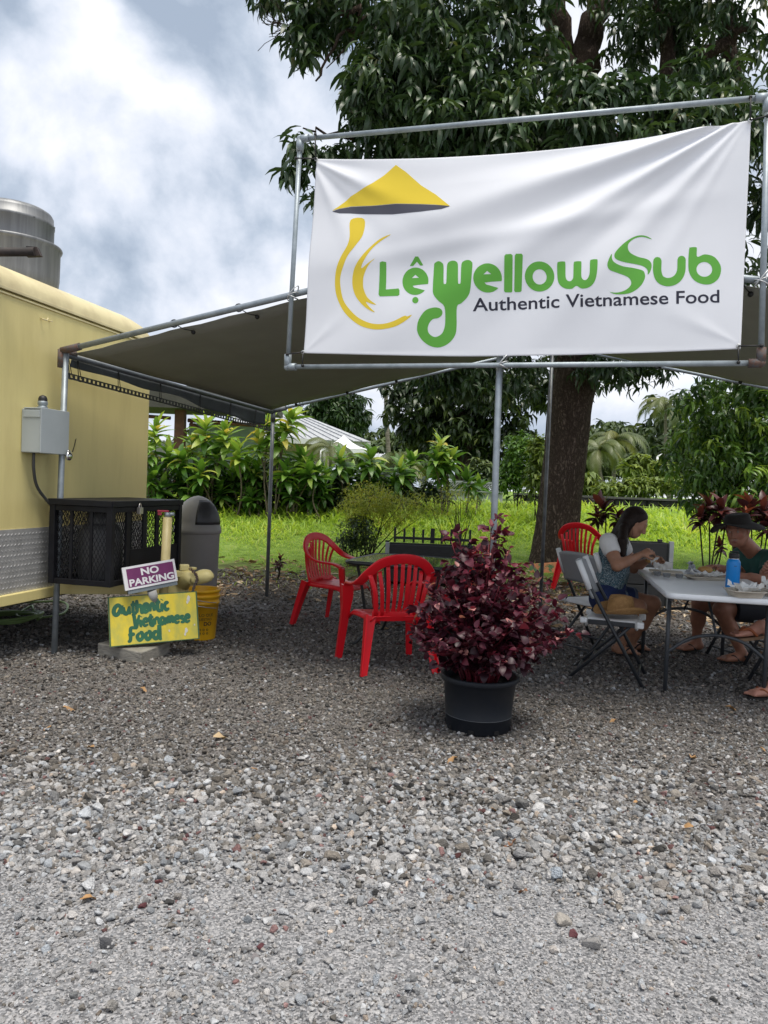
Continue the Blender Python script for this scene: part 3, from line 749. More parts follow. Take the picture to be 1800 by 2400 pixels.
palm(1440, 1032, 42, 'taller coconut palm of the pair, right of the lower one', 16, 2.4, .13, -4)
palm(1560, 950, 52, 'coconut palm crown peeking out left of the leafy young mango', 15, 2.6, .14, 10)
palm(904, 760, 40, 'tall palm whose bare trunk rises behind the canopy edge', 12, 2.4, .13, 12, 'tall_palm')
palm(935, 1085, 22, 'low dark palm among the hedge behind the shrubs', 13, 1.5, .07, 0, 'low_palm')
palm(775, 1052, 17.5, 'small palm growing behind the hedge in front of the white roof', 13, .85, .05, 0, 'small_palm')

# ================================================================== HEDGE of broad-leaved plants
TI = leaf_mat('broad_leaf', [(0, (.045, .11, .02)), (.4, (.10, .22, .035)), (.66, (.24, .40, .07)), (.84, (.48, .56, .12)), (1, (.66, .54, .12))], rough=.36, trans=.3, tcol=1.5, spec=.55)
TIP = [leaf_proto(5, 0.36, .55, .30, .78), leaf_proto(5, 0.32, .85, .35, .78), leaf_proto(5, .34, .28, .30, .78)]
ti_meshes = []
for k in range(6):
    n = 26; tt = np.linspace(0, 1, n)
    az = np.arange(n) * 2.399 + rng.normal(0, .2, n); elv = 1.35 - 1.75 * tt + rng.normal(0, .12, n)
    T = np.stack([np.zeros(n), np.zeros(n), .22 - .28 * tt], 1); S = rng.uniform(.36, .50, n) * (0.8 + .2 * np.sin(tt * 3))
    rn = np.clip((0.22 + .47 * (k % 3) / 2) * (1 - .25 * tt) + rng.normal(0, .1, n) + np.where(rng.uniform(0, 1, n) < .16, .33, 0), 0, 1)
    V, F, r_ = scatter(TIP, T, rot_from(az, elv, rng.normal(0, .3, n)), S, rn)
    me = np_mesh('leaf_rosette', V, F, True, {'rnd': r_}); me.materials.append(TI); ti_meshes.append(me)
STEM = mat('hedge_stem', (.20, .16, .11), .9, col2=(.09, .07, .05), vscale=12)
def ti_plant(px, d, tops, label, sc=1.0, group='broad leaved plants in the hedge'):
    b_ = gpt(px, d); t = thing('ti_plant', label, 'plant', b_, 0, group)
    for (tx, ty, s_) in tops:
        p = at(tx, ty, d + rng.uniform(-.35, .35)); p.z = max(p.z, gh(p.y) + .15)
        mb = MB(); q = b_ + Vector((rng.normal(0, .08), rng.normal(0, .06), -.02))
        mb.tube(catmull([q, q.lerp(p, .5) + Vector((rng.normal(0, .05), 0, 0)), p], 4), .016, 6)
        mb.build('stem', STEM, t, w=True)
        o = bpy.data.objects.new('leaf_rosette', random.choice([ti_meshes[2], ti_meshes[5]] if ty < 1085 else ([ti_meshes[1], ti_meshes[4]] if ty < 1128 else [ti_meshes[0], ti_meshes[3]]))); C.objects.link(o); o.parent = t
        o.location = p - b_; o.rotation_euler = (rng.normal(0, .15), rng.normal(0, .15), rng.uniform(0, 6.28)); o.scale = (s_ * sc,) * 3
hd = 15.2
ti = [(365, [(362, 1030, 1.0), (345, 1075, .9), (395, 1085, .95), (350, 1130, .9), (372, 1160, .85)], 'hedge plant half hidden by the edge of the yellow trailer'),
      (490, [(480, 1030, 1.15), (530, 1040, 1.05), (450, 1060, .95), (505, 1085, .95), (470, 1125, .9)], 'tall hedge plant with yellowing top in front of the brown post'),
      (430, [(432, 1095, .95), (415, 1140, .9), (450, 1165, .85)], 'lower hedge plant above the grey trash can'),
      (560, [(560, 1080, .95), (585, 1110, .9), (545, 1135, .9), (520, 1165, .8), (575, 1170, .8)], 'dark hedge plant just left of the rear canopy pole'),
      (640, [(628, 1022, 1.1), (672, 1005, 1.15), (655, 1040, 1.0), (610, 1060, .95), (650, 1075, .95)], 'tallest bright hedge plant around the top of the rear canopy pole'),
      (605, [(600, 1125, .9), (625, 1155, .85), (590, 1180, .75)], 'low hedge plant left of the rear canopy pole foot'),
      (690, [(705, 1098, .9), (728, 1118, .9), (670, 1125, .9), (705, 1148, .9), (685, 1168, .8)], 'hedge plant with a hanging yellow leaf right of the rear canopy pole'),
      (740, [(740, 1130, .85), (755, 1160, .8), (728, 1175, .75)], 'small low hedge plant between the pole and the golden shrub'),
      (795, [(795, 1100, 1.0), (775, 1130, .95), (815, 1135, .95), (790, 1160, .9)], 'hedge plant right of the small palm'),
      (865, [(865, 1095, 1.05), (885, 1125, .9), (850, 1130, .9)], 'bright hedge plant above the yellow green shrub'),
      (945, [(940, 1120, .95), (960, 1105, .9), (925, 1145, .8)], 'hedge plant between the golden shrub and the tall yellow one'),
      (1035, [(1035, 1065, 1.0), (1020, 1090, .95), (1050, 1095, .95), (1035, 1120, .85)], 'tall yellow green hedge plant left of the centre pole'),
      (1100, [(1100, 1140, .8), (1120, 1155, .75)], 'small hedge plant behind the centre pole')]
for px, tops, lb in ti: ti_plant(px, hd if px < 780 else hd + .8, tops, lb)
# dark mass of stems and old leaves inside the hedge
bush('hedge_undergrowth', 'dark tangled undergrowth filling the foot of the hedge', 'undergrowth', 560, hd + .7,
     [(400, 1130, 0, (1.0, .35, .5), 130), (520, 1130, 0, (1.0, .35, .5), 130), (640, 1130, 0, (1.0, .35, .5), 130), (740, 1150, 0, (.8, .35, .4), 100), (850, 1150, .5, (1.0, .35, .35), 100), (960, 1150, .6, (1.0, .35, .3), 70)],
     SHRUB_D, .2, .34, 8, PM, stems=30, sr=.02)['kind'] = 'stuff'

# red ti plants
TIR = leaf_mat('red_broad_leaf', [(0, (.018, .008, .010)), (.5, (.05, .014, .016)), (.8, (.12, .03, .025)), (1, (.32, .09, .04))], rough=.38, trans=.2, tcol=1.4)
red_meshes = []
for k in range(4):
    n = 24; tt = np.linspace(0, 1, n); az = np.arange(n) * 2.399; elv = 1.3 - 1.75 * tt + rng.normal(0, .15, n)
    V, F, r_ = scatter(TIP, np.stack([np.zeros(n), np.zeros(n), .1 - .14 * tt], 1), rot_from(az, elv, rng.normal(0, .3, n)), rng.uniform(.20, .30, n), np.clip(.75 - .6 * tt + rng.normal(0, .12, n), 0, 1))
    me = np_mesh('leaf_rosette', V, F, True, {'rnd': r_}); me.materials.append(TIR); red_meshes.append(me)
def red_ti(px, d, tops, label):
    b_ = gpt(px, d); t = thing('red_ti_plant', label, 'plant', b_, 0, 'dark red broad leaved plants')
    for tx, ty, s_ in tops:
        p = at(tx, ty, d + rng.uniform(-.15, .15)); p.z = max(p.z, gh(d) + .12)
        mb = MB(); mb.tube(catmull([b_, b_.lerp(p, .5) + Vector((rng.normal(0, .03), 0, 0)), p], 4), .010, 6); mb.build('stem', BARKD, t, w=True)
        o = bpy.data.objects.new('leaf_rosette', random.choice(red_meshes)); C.objects.link(o); o.parent = t
        o.location = p - b_; o.rotation_euler = (rng.normal(0, .15), rng.normal(0, .15), rng.uniform(0, 6.28)); o.scale = (s_,) * 3
red_ti(1425, 10.8, [(1420, 1200, .95), (1398, 1218, .7), (1445, 1222, .7)], 'dark red plant directly behind the head of the woman')
red_ti(1672, 9.6, [(1662, 1205, .95), (1640, 1222, .7), (1688, 1208, .9), (1700, 1228, .7), (1688, 1285, .5)], 'dark red plant with long bare stems left of the man in the hat')
red_ti(1772, 9.8, [(1760, 1200, .9), (1792, 1210, .95), (1745, 1222, .7), (1800, 1240, .8)], 'reddish plant behind the back of the hat of the man')
red_ti(657, 9.9, [(657, 1318, .40), (650, 1328, .3)], 'tiny dark red seedling on the lawn edge right of the rear pole')

# ================================================================== HOUSES AND WALLS BEHIND
WROOF = mat('white_metal_roof', (.46, .475, .49), .55, col2=(.34, .35, .37), vscale=3, stretch=(4, 1, 1))
HWALL = mat('tan_house_wall', (.48, .40, .27), .85, col2=(.40, .33, .22), vscale=4)
BROWN = mat('brown_post', (.16, .065, .035), .7, col2=(.10, .04, .022), vscale=8)
def metal_roof(t, a, b_, c, d_, nrib, name='roof_panel'):
    """roof plane a-b (eave) to d-c (ridge) made of ribbed panels"""
    a, b_, c, d_ = map(Vector, (a, b_, c, d_))
    nrm = (b_ - a).cross(d_ - a).normalized()
    if nrm.z < 0: nrm = -nrm
    for k in range(nrib):
        u0, u1 = k / nrib, (k + 1) / nrib - .0
        e0, e1, r0, r1 = a.lerp(b_, u0), a.lerp(b_, u1), d_.lerp(c, u0), d_.lerp(c, u1)
        mb = MB(); q = [e0, e1, r1, r0]
        mb.hexa([v - nrm * .03 for v in q] + q)
        w_ = (e1 - e0) * .12
        mb.hexa([e0 + nrm * .001, e0 + w_, r0 + w_, r0 + nrm * .001][:1] + [e0 + w_ + nrm * .001, r0 + w_ + nrm * .001, r0 + nrm * .001] + [e0 + nrm * .035, e0 + w_ + nrm * .035, r0 + w_ + nrm * .035, r0 + nrm * .035])
        mb.build(name, WROOF, t, w=True)
def white_roof_house():
    d = 24.0; b_ = gpt(720, d); t = thing('house', 'tan house with ribbed white metal hip roof beyond the hedge', 'house', b_)
    e0, e1 = at(560, 1040, d), at(868, 1055, d - .4); r0, r1 = at(640, 955, d + 3.0), at(700, 970, d + 3.0)
    e1.z = e0.z = at(700, 1030, d).z; r1.z = r0.z = at(690, 968, d + 3).z
    metal_roof(t, e0, e1, Vector((r1.x, r1.y, r1.z)), Vector((r0.x - 1.5, r0.y, r0.z)), 14)
    mb = MB(); x0, x1 = e0.x + .5, at(755, 1060, d).x; zb = gh(d) - .2
    mb.box(((x0 + x1) / 2, d + 2.6, (zb + e0.z) / 2 - .02), (x1 - x0, 4.2, e0.z - zb)); mb.build('wall', HWALL, t, w=True)
    f = MB(); f.box(((e0.x + e1.x) / 2, d - .22, e0.z - .06), (e1.x - e0.x, .05, .16)); f.build('fascia', mat('white_paint', (.75, .76, .76), .6), t, w=True)
    w_ = MB(); w_.box((x1 - 1.2, d + .49, e0.z - 1.0), (.9, .06, 1.0)); wo = w_.build('window', mat('white_paint', (.75,) * 3), t, w=True)
    g_ = MB(); g_.box((x1 - 1.2, d + .45, e0.z - 1.0), (.76, .02, .86)); g_.build('pane', mat('dark_glass', (.03, .04, .05), .1), wo, w=True)
white_roof_house()
def tent():
    d = 21.0; c = at(826, 1052, d); t = thing('canopy_tent', 'white pop up canopy tent roof just right of the house roof', 'tent', (c.x, d, gh(d)))
    s_ = .62; z = c.z; ap = Vector((c.x - .25, d, at(800, 1020, d).z))
    q = [Vector((c.x - s_ * 1.3, d - s_, z)), Vector((c.x + s_ * .75, d - s_, z - .03)), Vector((c.x + s_ * .75, d + s_, z)), Vector((c.x - s_ * 1.3, d + s_, z))]
    mb = MB(); WT = mat('white_tent_cloth', (.85, .86, .88), .7, col2=(.78, .79, .82))
    N_ = 6
    for k in range(4):
        a, b_ = q[k], q[(k + 1) % 4]; rows = []
        for i in range(N_ + 1):
            u = i / N_; rows.append([a.lerp(ap, u) + Vector((0, 0, -.07 * math.sin(PI * u))), b_.lerp(ap, u) + Vector((0, 0, -.07 * math.sin(PI * u)))])
        for i in range(N_): mb.add([rows[i][0], rows[i][1], rows[i + 1][1], rows[i + 1][0]], [(0, 1, 2, 3)], True)
        mb.hexa([a + Vector((0, 0, -.12)), b_ + Vector((0, 0, -.12)), b_ + Vector((.01, .01, -.12)), a + Vector((.01, .01, -.12)), a, b_, b_ + Vector((.01, .01, 0)), a + Vector((.01, .01, 0))])
    mb.build('tent_roof', WT, t, w=True)
    for v in q:
        l = MB(); l.tube([v + Vector((0, 0, -.1)), Vector((v.x, v.y, gh(d)))], .02, 6); l.build('leg', mat('white_paint', (.75,) * 3), t, w=True)
tent()
def shed():
    d = 27.0; c = at(905, 1068, d); t = thing('shed', 'low white roofed shed seen between hedge plants under the tall palm trunk', 'shed', (c.x, d, gh(d)))
    e0, e1 = at(850, 1072, d), at(950, 1076, d); r0, r1 = at(856, 1062, d + 2), at(945, 1066, d + 2); e1.z = e0.z; r1.z = r0.z
    metal_roof(t, e0, e1, r1, r0, 6)
    mb = MB(); mb.box(((e0.x + e1.x) / 2, d + 1.2, (gh(d) + e0.z) / 2 - .03), ((e1.x - e0.x) * .92, 1.6, e0.z - gh(d))); mb.build('wall', mat('grey_shed_wall', (.14, .15, .15), .8), t, w=True)
shed()
def brown_house():
    d = 19.5; b_ = gpt(430, d); t = thing('lanai_house', 'house with brown posts and rails and pale roof behind the hedge at the trailer edge', 'house', b_)
    for px, w_ in ((424, .24),):
        a = at(px, 955, d); mb = MB(); mb.box((a.x, d, (a.z + gh(d)) / 2), (w_, w_, a.z - gh(d))); mb.build('post', BROWN, t, w=True)
    for (p0, p1, y0, y1, th) in ((300, 400, 972, 980, .09), (440, 640, 985, 1000, .10)):
        a, c = at(p0, y0, d), at(p1, y1, d); mb = MB(); mb.tube([a, c], th / 2, 4); mb.build('rail', BROWN, t, w=True)
    br = MB(); br.tube([at(445, 992, d), at(475, 1010, d)], .05, 4); br.build('brace', BROWN, t, w=True)
    mb = MB(); a, c = at(290, 905, d - .6), at(640, 965, d - .6); mb.hexa([Vector((a.x, d - .6, c.z)), Vector((c.x, d - .6, c.z)), Vector((c.x, d + 1.2, c.z)), Vector((a.x, d + 1.2, c.z)), Vector((a.x, d - .6, c.z + .55)), Vector((c.x, d - .6, c.z + .55)), Vector((c.x, d + 1.2, c.z + .75)), Vector((a.x, d + 1.2, c.z + .75))]); mb.build('eave', mat('dark_soffit', (.075, .072, .06), .85), t, w=True)
    rr = [at(250, 962, d + 1.5), at(620, 990, d + 1.5), at(620, 950, d + 4), at(250, 925, d + 4)]
    rr[1].z = rr[0].z; rr[2].z = rr[3].z
    metal_roof(t, *rr, 16)
    mb = MB(); a, c = at(440, 1000, d + 1.2), at(610, 1000, d + 1.2); mb.box(((a.x + c.x) / 2, d + 1.4, (a.z + gh(d)) / 2 + .1), (c.x - a.x, .12, a.z - gh(d))); mb.build('wall', mat('green_house_wall', (.28, .36, .30), .8), t, w=True)
    mb = MB(); a, c = at(280, 1030, d + 1), at(430, 1030, d + 1); mb.box(((a.x + c.x) / 2, d + 1.1, (a.z + gh(d)) / 2), (c.x - a.x, .12, a.z - gh(d))); mb.build('wall', mat('pale_house_wall', (.45, .44, .42), .8), t, w=True)
brown_house()
def stone_wall():
    d = 19.2; t0 = at(1205, 1157, d); t1 = at(1640, 1165, d); b_ = gpt(1400, d)
    t = thing('stone_wall', 'low black lava stone wall at the back edge of the lawn', 'wall', b_)
    LAVA = mat('lava_stone', (.035, .034, .036), .95, col2=(.012, .012, .013), vscale=10, bump=.8, bscale=20)
    x = t0.x; k = 0; zt = t0.z
    while x < t1.x:
        w_ = rng.uniform(.25, .5)
        for row in range(3):
            h = .17; z = zt - h * (row + .5) - .02
            mb = MB(); mb.box((x + w_ / 2 + (row % 2) * .1, d + rng.uniform(-.03, .03), z), (w_ * .96, .3, h * .94)); mb.build('stone', LAVA, t, w=True, bevel=.03, seg=1)
        x += w_
    cap = MB(); cap.box(((t0.x + t1.x) / 2, d, zt), (t1.x - t0.x, .36, .05)); cap.build('coping', mat('wall_cap', (.10, .10, .10), .9), t, w=True)
stone_wall()
def lattice():
    d = 21.0; a, c = at(1055, 1128, d), at(1180, 1134, d); t = thing('lattice_fence', 'grey lattice fence panel behind the hedge left of the trunk', 'fence', (a.x, d, gh(d)))
    LM = mat('lattice_grey', (.30, .32, .33), .8); zt, zb = a.z, at(1090, 1150, d).z
    for k in range(22):
        x = a.x + (c.x - a.x) * k / 21
        for s_ in (-1, 1):
            x2 = x + s_ * (zt - zb)
            x2c = min(max(x2, a.x), c.x); f = abs(x2c - x) / (zt - zb)
            if f < .05: continue
            mb = MB(); mb.tube([(x, d + .01 * s_, zt), (x2c, d + .01 * s_, zt - (zt - zb) * f)], .012, 4); mb.build('slat', LM, t, w=True)
    for z in (zt, zb):
        mb = MB(); mb.box(((a.x + c.x) / 2, d, z), (c.x - a.x, .05, .05)); mb.build('rail', LM, t, w=True)
    mb = MB(); mb.box(((a.x + c.x) / 2, d + .05, (zb + gh(d)) / 2), (c.x - a.x, .04, zb - gh(d) + .02)); mb.build('base_panel', mat('fence_panel', (.35, .37, .38), .8), t, w=True)
lattice()
def far_post():
    d = 40; a = at(1541, 1070, d); t = thing('lamp_post', 'thin white post far off below the palm crown at the young mango', 'post', gpt(1540, d))
    mb = MB(); mb.tube([gpt(1540, d), a], .06, 6); mb.build('pole', mat('white_paint', (.75,) * 3), t, w=True)
    mb = MB(); mb.tube([a, a + Vector((.25, 0, .12))], .05, 6); mb.build('arm', mat('white_paint', (.75,) * 3), t, w=True)
far_post()

# ================================================================== CANOPY
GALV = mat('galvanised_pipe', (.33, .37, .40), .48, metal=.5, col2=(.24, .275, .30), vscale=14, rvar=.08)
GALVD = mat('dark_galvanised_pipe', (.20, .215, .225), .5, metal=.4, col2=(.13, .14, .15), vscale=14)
RUST = mat('rusty_fitting', (.13, .065, .042), .85, col2=(.09, .095, .10), vscale=45)
BLACKRUB = mat('black_rubber', (.012, .012, .013), .55)
TARP = mat('tarp_cloth', (.30, .305, .27), .75, col2=(.265, .27, .238), vscale=2.5, bump=.15, bscale=300, spec=.3)
FL = gr(127, 1532); RL = gr(625, 1400); sv = (RL - FL); CD = sv.length; sv.normalize(); uv_ = Vector((sv.y, -sv.x, 0))
HW = 3.10
FZ0, FZ1, RZ0, RZ1 = 2.222, 2.774, 2.134, 2.807
def cp(s, t_, dz=0.0):
    """point of the roof frame: s metres along the front from the left pole, t_ (0 front .. 1 rear)"""
    k = 1 - abs(s - HW) / HW
    z = (FZ0 + (FZ1 - FZ0) * k) * (1 - t_) + (RZ0 + (RZ1 - RZ0) * k) * t_
    p = FL + uv_ * s + sv * (CD * t_); return Vector((p.x, p.y, z + dz))
can = thing('canopy', 'pipe framed canopy with dark tarp roof over the tables beside the trailer', 'canopy', FL)
pr = .021
def pole(name, b_, top, r_, m_=GALV, label=None, parts=True):
    mb = MB(); mb.tube([b_, b_.lerp(top, .5), top], r_, 12); o = mb.build(name, m_, can, w=True)
    if label: o['label'] = label
    return o
pole('pole', FL - Vector((0, 0, .02)), cp(0, 0) + Vector((.03, 0, 0)), .022)
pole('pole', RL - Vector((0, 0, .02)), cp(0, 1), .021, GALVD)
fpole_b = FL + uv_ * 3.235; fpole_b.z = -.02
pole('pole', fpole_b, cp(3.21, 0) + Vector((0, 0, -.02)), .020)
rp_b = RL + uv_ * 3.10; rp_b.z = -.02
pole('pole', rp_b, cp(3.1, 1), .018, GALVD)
pole('pole', (FL + uv_ * 6.2) - Vector((0, 0, .02)), cp(6.2, 0), .022); pole('pole', (RL + uv_ * 6.2) - Vector((0, 0, .02)), cp(6.2, 1), .022)
def beam(a, b_, r_=pr, m_=GALV, name='rail'):
    mb = MB(); mb.tube([a, b_], r_, 10); return mb.build(name, m_, can, w=True)
beam(cp(0.02, 0), cp(3.1, 0)); beam(cp(3.1, 0), cp(6.2, 0)); beam(cp(0, 1), cp(3.1, 1), .017, GALV); beam(cp(3.1, 1), cp(6.2, 1), .017, GALV)
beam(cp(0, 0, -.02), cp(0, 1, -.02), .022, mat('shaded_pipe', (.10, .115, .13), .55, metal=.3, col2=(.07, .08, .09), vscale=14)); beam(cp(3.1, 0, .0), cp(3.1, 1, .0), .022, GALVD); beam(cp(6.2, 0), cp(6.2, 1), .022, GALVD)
for s_, t_ in ((0, 0), (0, 1), (6.2, 0), (6.2, 1)):
    mb = MB(); p = cp(s_, t_); mb.tube([p + Vector((0, 0, -.12)), p + Vector((0, 0, .01))], .029, 10)
    e = cp(s_ + (.16 if s_ < 3 else -.16), t_); mb.tube([p, e], .028, 10); f = cp(s_, t_ + (.04 if t_ < .5 else -.04)); mb.tube([p, f], .028, 10)
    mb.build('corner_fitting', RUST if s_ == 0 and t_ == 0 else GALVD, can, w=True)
# cloth: two sagging slopes, set back from the front and rear rails, with a hanging flap on the left eave
def slope(s0, s1, name):
    nu, nv = 26, 14; V = []; F = []
    t0, t1 = .022, .965
    for i in range(nu + 1):
        for j in range(nv + 1):
            u, v = i / nu, j / nv; s_ = s0 + (s1 - s0) * u; t_ = t0 + (t1 - t0) * v
            edge_in = .007 * (math.sin(u * PI * 7) ** 2) * (1 if j in (0, nv) else 0)
            t_ += edge_in * (1 if j == 0 else -1) * (1 if j in (0, nv) else 0)
            sag = -.035 * math.sin(PI * u) * math.sin(PI * v) - .006 * math.sin(u * 19 + v * 3) * math.sin(v * 8) - .012
            V.append(cp(s_, t_, sag))
    for i in range(nu):
        for j in range(nv): a = i * (nv + 1) + j; F.append((a, a + 1, a + nv + 2, a + nv + 1))
    mb = MB(); mb.add(V, F, True); o = mb.build(name, TARP, can, w=True)
    md = o.modifiers.new('thick', 'SOLIDIFY'); md.thickness = .002
    return o
slope(.04, 3.1, 'tarp'); slope(3.1, 6.16, 'tarp')
V = []; F = []; nu, nv = 48, 5
for i in range(nu + 1):
    for j in range(nv + 1):
        u = .04 + .92 * i / nu; h = j / nv
        drop = (.035 + .012 * math.sin(u * 11.0) + .008 * math.sin(u * 23 + 1) + .125 * u) * h
        p = cp(0, u, -.035 - drop); V.append(p - uv_ * (.03 + .02 * math.sin(u * 23) * h))
for i in range(nu):
    for j in range(nv): a = i * (nv + 1) + j; F.append((a, a + 1, a + nv + 2, a + nv + 1))
mb = MB(); mb.add(V, F, True); fo = mb.build('eave_flap', mat('blue_grey_flap', (.11, .125, .14), .7, col2=(.08, .092, .105), vscale=5, spec=.3), can, w=True)
md = fo.modifiers.new('thick', 'SOLIDIFY'); md.thickness = .002
# ball bungees tying the cloth to the rails
def bungee(a, b_):
    mb = MB(); mb.tube([Vector(a) + Vector((math.cos(q), 0, math.sin(q))) * .026 for q in np.linspace(0, 6.28, 13)], .004, 5)
    mb.tube(catmull([a, Vector(a).lerp(b_, .5) + Vector((0, 0, -.012)), b_], 4), .0035, 5)
    o = mb.build('bungee', BLACKRUB, can, w=True)
    m2 = MB(); m2.ball(Vector(b_) + Vector((0, -.012, -.012)), .016, 10, 8); m2.build('ball', BLACKRUB, o, w=True)
for s_ in (.95, 1.45, 2.05, 2.6, 3.6, 4.5, 5.2): bungee(cp(s_, 0), cp(s_ + .06, .045, -.03))
for s_ in (.35, .95, 1.5, 2.2, 2.8, 3.5, 4.1, 4.8, 5.4): bungee(cp(s_, 1), cp(s_ + .02, .948, -.02))
# slotted steel strip slung under the left eave
strip = thing('slotted_strip', 'perforated steel strip slung under the left eave of the canopy', 'steel strip', cp(0, 0, -.22))
a, b_ = cp(0, .01, -.165), cp(0, .985, -.215); L_ = (b_ - a).length; dv = (b_ - a).normalized(); mb = MB()
def bar_(p, q, w_, t_):
    d_ = (q - p).normalized(); upv = Vector((0, 0, 1)); sd = d_.cross(upv).normalized() * t_ / 2; hv = upv * w_ / 2
    mb.hexa([p - sd - hv, p + sd - hv, q + sd - hv, q - sd - hv, p - sd + hv, p + sd + hv, q + sd + hv, q - sd + hv])
for dz in (-.0155, .0155): bar_(a + Vector((0, 0, dz)), b_ + Vector((0, 0, dz)), .010, .003)
n = int(L_ / .048)
for k in range(n + 1):
    p = a + dv * (L_ * k / n); bar_(p - dv * .012, p + dv * .012, .022, .003)
strip_o = mb.build('slotted_face', mat('dark_steel', (.06, .062, .063), .5, metal=.5, col2=(.035, .035, .035)), strip, w=True)
mb = MB(); mb.tube([a + Vector((0, .0, -.02)), b_ + Vector((0, 0, -.02))], .004, 4); mb.build('flange', MATS['dark_steel'], strip, w=True)
for t_ in (.02, .05, .19, .36, .55, .72, .88, .97):
    mb = MB(); p0 = cp(0, t_, -.04); q0 = a.lerp(b_, t_); w_ = dv * .014
    for s_ in (-1, 1): mb.tube([p0 + w_ * .3 * s_, q0 + w_ * s_], .003, 5)
    mb.tube([q0 + w_ - Vector((0, 0, .02)), q0 - w_ - Vector((0, 0, .02))], .006, 5)
    mb.build('hanger', BLACKRUB, strip, w=True)

# ================================================================== BANNER
BO = FL + uv_ * 1.95 - sv * 0.045          # lower left of the banner plane
def bp_(s, z, off=0.0):                     # s metres along the front, z height, off towards the viewer
    p = FL + uv_ * s - sv * (.045 + off); return Vector((p.x, p.y, z))
def on_banner(px, py):
    d = ray(px, py); o_ = FL - sv * .045; t_ = (o_ - CO).dot(sv) / d.dot(sv); p = CO + d * t_
    return (p - FL).dot(uv_), p.z
fr = thing('banner_rack', 'galvanised pipe frame lashed to the canopy front holding the white banner', 'frame', bp_(1.85, 2.09))
c_bl, c_br, c_tr, c_tl = on_banner(674, 860), on_banner(1783, 851), on_banner(1800, 228), on_banner(704, 326)
def fpipe(p, q, r_=.0155):
    mb = MB(); mb.tube([bp_(*p), bp_(*q)], r_, 12); mb.build('frame_pipe', mat('light_pipe', (.34, .385, .415), .5, metal=.4, col2=(.24, .28, .30), vscale=16, contrast=(.3, .6)), fr, w=True)
c_mm = on_banner(1175, 853)
fpipe(c_bl, c_br); fpipe(c_br, c_tr); fpipe(c_tr, c_tl); fpipe(c_tl, c_bl)
for c, rusty in ((c_bl, 0), (c_br, 1), (c_tr, 0), (c_tl, 0)):
    mb = MB(); sg = 1 if c[0] < 3 else -1; vg = 1 if c[1] < 2.8 else -1
    mb.tube([bp_(*c), bp_(c[0] + sg * .06, c[1])], .024, 10); mb.tube([bp_(*c), bp_(c[0], c[1] + vg * .08)], .024, 10); mb.ball(bp_(*c), .025)
    mb.build('elbow', RUST if rusty else MATS['light_pipe'], fr, w=True)
WIRE = mat('tie_wire', (.55, .56, .56), .4, metal=.5)
def lash(px, py, ang=.4):
    s_, z = on_banner(px, py); mb = MB()
    for k in range(3):
        a = ang + k * .5
        mb.tube([bp_(s_, z) + (uv_ * math.cos(q) * .034 + sv * (math.sin(q) * .034 + .018)) + Vector((0, 0, (k - 1) * .012 + .03 * math.cos(q) * (k - .5))) for q in np.linspace(0, 2 * PI, 15)], .004, 5)
    mb.build('lashing', WIRE, fr, w=True)
lash(684, 690); lash(1786, 655); lash(1176, 852)

def shiny(name, col):
    return mat(name, col, .42, col2=tuple(c * .97 for c in col), spec=.4, vscale=3)
VINYL = shiny('banner_vinyl', (.80, .81, .84)); YEL = shiny('print_yellow', (.78, .58, .035)); GRN = shiny('print_green', (.115, .40, .045)); DRK = shiny('print_black', (.018, .018, .035)); GRY = shiny('print_grey', (.07, .07, .09))
k_tl, k_bl, k_tr, k_br = on_banner(742, 372), on_banner(712, 828), on_banner(1760, 282), on_banner(1736, 818)
def folds(s, z):
    """displacement of the cloth towards the viewer"""
    u = (s - k_bl[0]) / (k_br[0] - k_bl[0]); v = (z - k_bl[1]) / (k_tl[1] - k_bl[1])
    u = min(max(u, 0), 1); v = min(max(v, 0), 1)
    # pleats fanning from the top right corner
    dx, dy = 1.0 - u, (1.0 - v) * .5; r_ = math.hypot(dx, dy); a = math.atan2(dy, dx)
    fade = min(1, r_ * 7) * math.exp(-r_ * 1.35)
    d = 0
    for a0, w_, h in ((.26, .06, .036), (.40, .055, -.020), (.52, .06, .026), (.70, .06, -.016), (.85, .07, .016), (1.08, .06, .009), (.12, .05, -.014)):
        d += h * math.exp(-((a - a0) / w_) ** 2) * fade
    # pleats from the top left corner
    dx2, dy2 = u, (1 - v) * .5; r2 = math.hypot(dx2, dy2); a2 = math.atan2(dy2, dx2); f2 = min(1, r2 * 9) * math.exp(-r2 * 4.2)
    for a0, w_, h in ((.50, .10, .022), (.85, .10, -.012), (1.1, .10, .012), (.25, .1, -.010)): d += h * math.exp(-((a2 - a0) / w_) ** 2) * f2
    dx3, dy3 = u, v * .5; r3 = math.hypot(dx3, dy3); a3 = math.atan2(dy3, dx3); d += .008 * math.exp(-((a3 - .75) / .15) ** 2) * min(1, r3 * 12) * math.exp(-r3 * 9)
    dx4, dy4 = 1 - u, v * .5; r4 = math.hypot(dx4, dy4); a4 = math.atan2(dy4, dx4); d += .008 * math.exp(-((a4 - .5) / .15) ** 2) * min(1, r4 * 12) * math.exp(-r4 * 9)
    # slack curl of the unsupported top edge and a broad belly
    mid = math.sin(PI * u) ** .8
    d += -.16 * mid * max(0, v - .80) ** 1.5 / .2 ** .5 * 1.0
    d += .022 * math.sin(PI * u) * math.sin(PI * v) + .006 * math.sin(u * 9 + v * 5) * math.sin(PI * v)
    d += .012 * math.exp(-((v - .55 - .25 * (u - .5)) / .05) ** 2) * math.sin(PI * u)
    return d
def sag_z(s, z):
    u = (s - k_bl[0]) / (k_br[0] - k_bl[0]); v = (z - k_bl[1]) / (k_tl[1] - k_bl[1]); return z
nu, nv = 260, 140; V = []; F = []
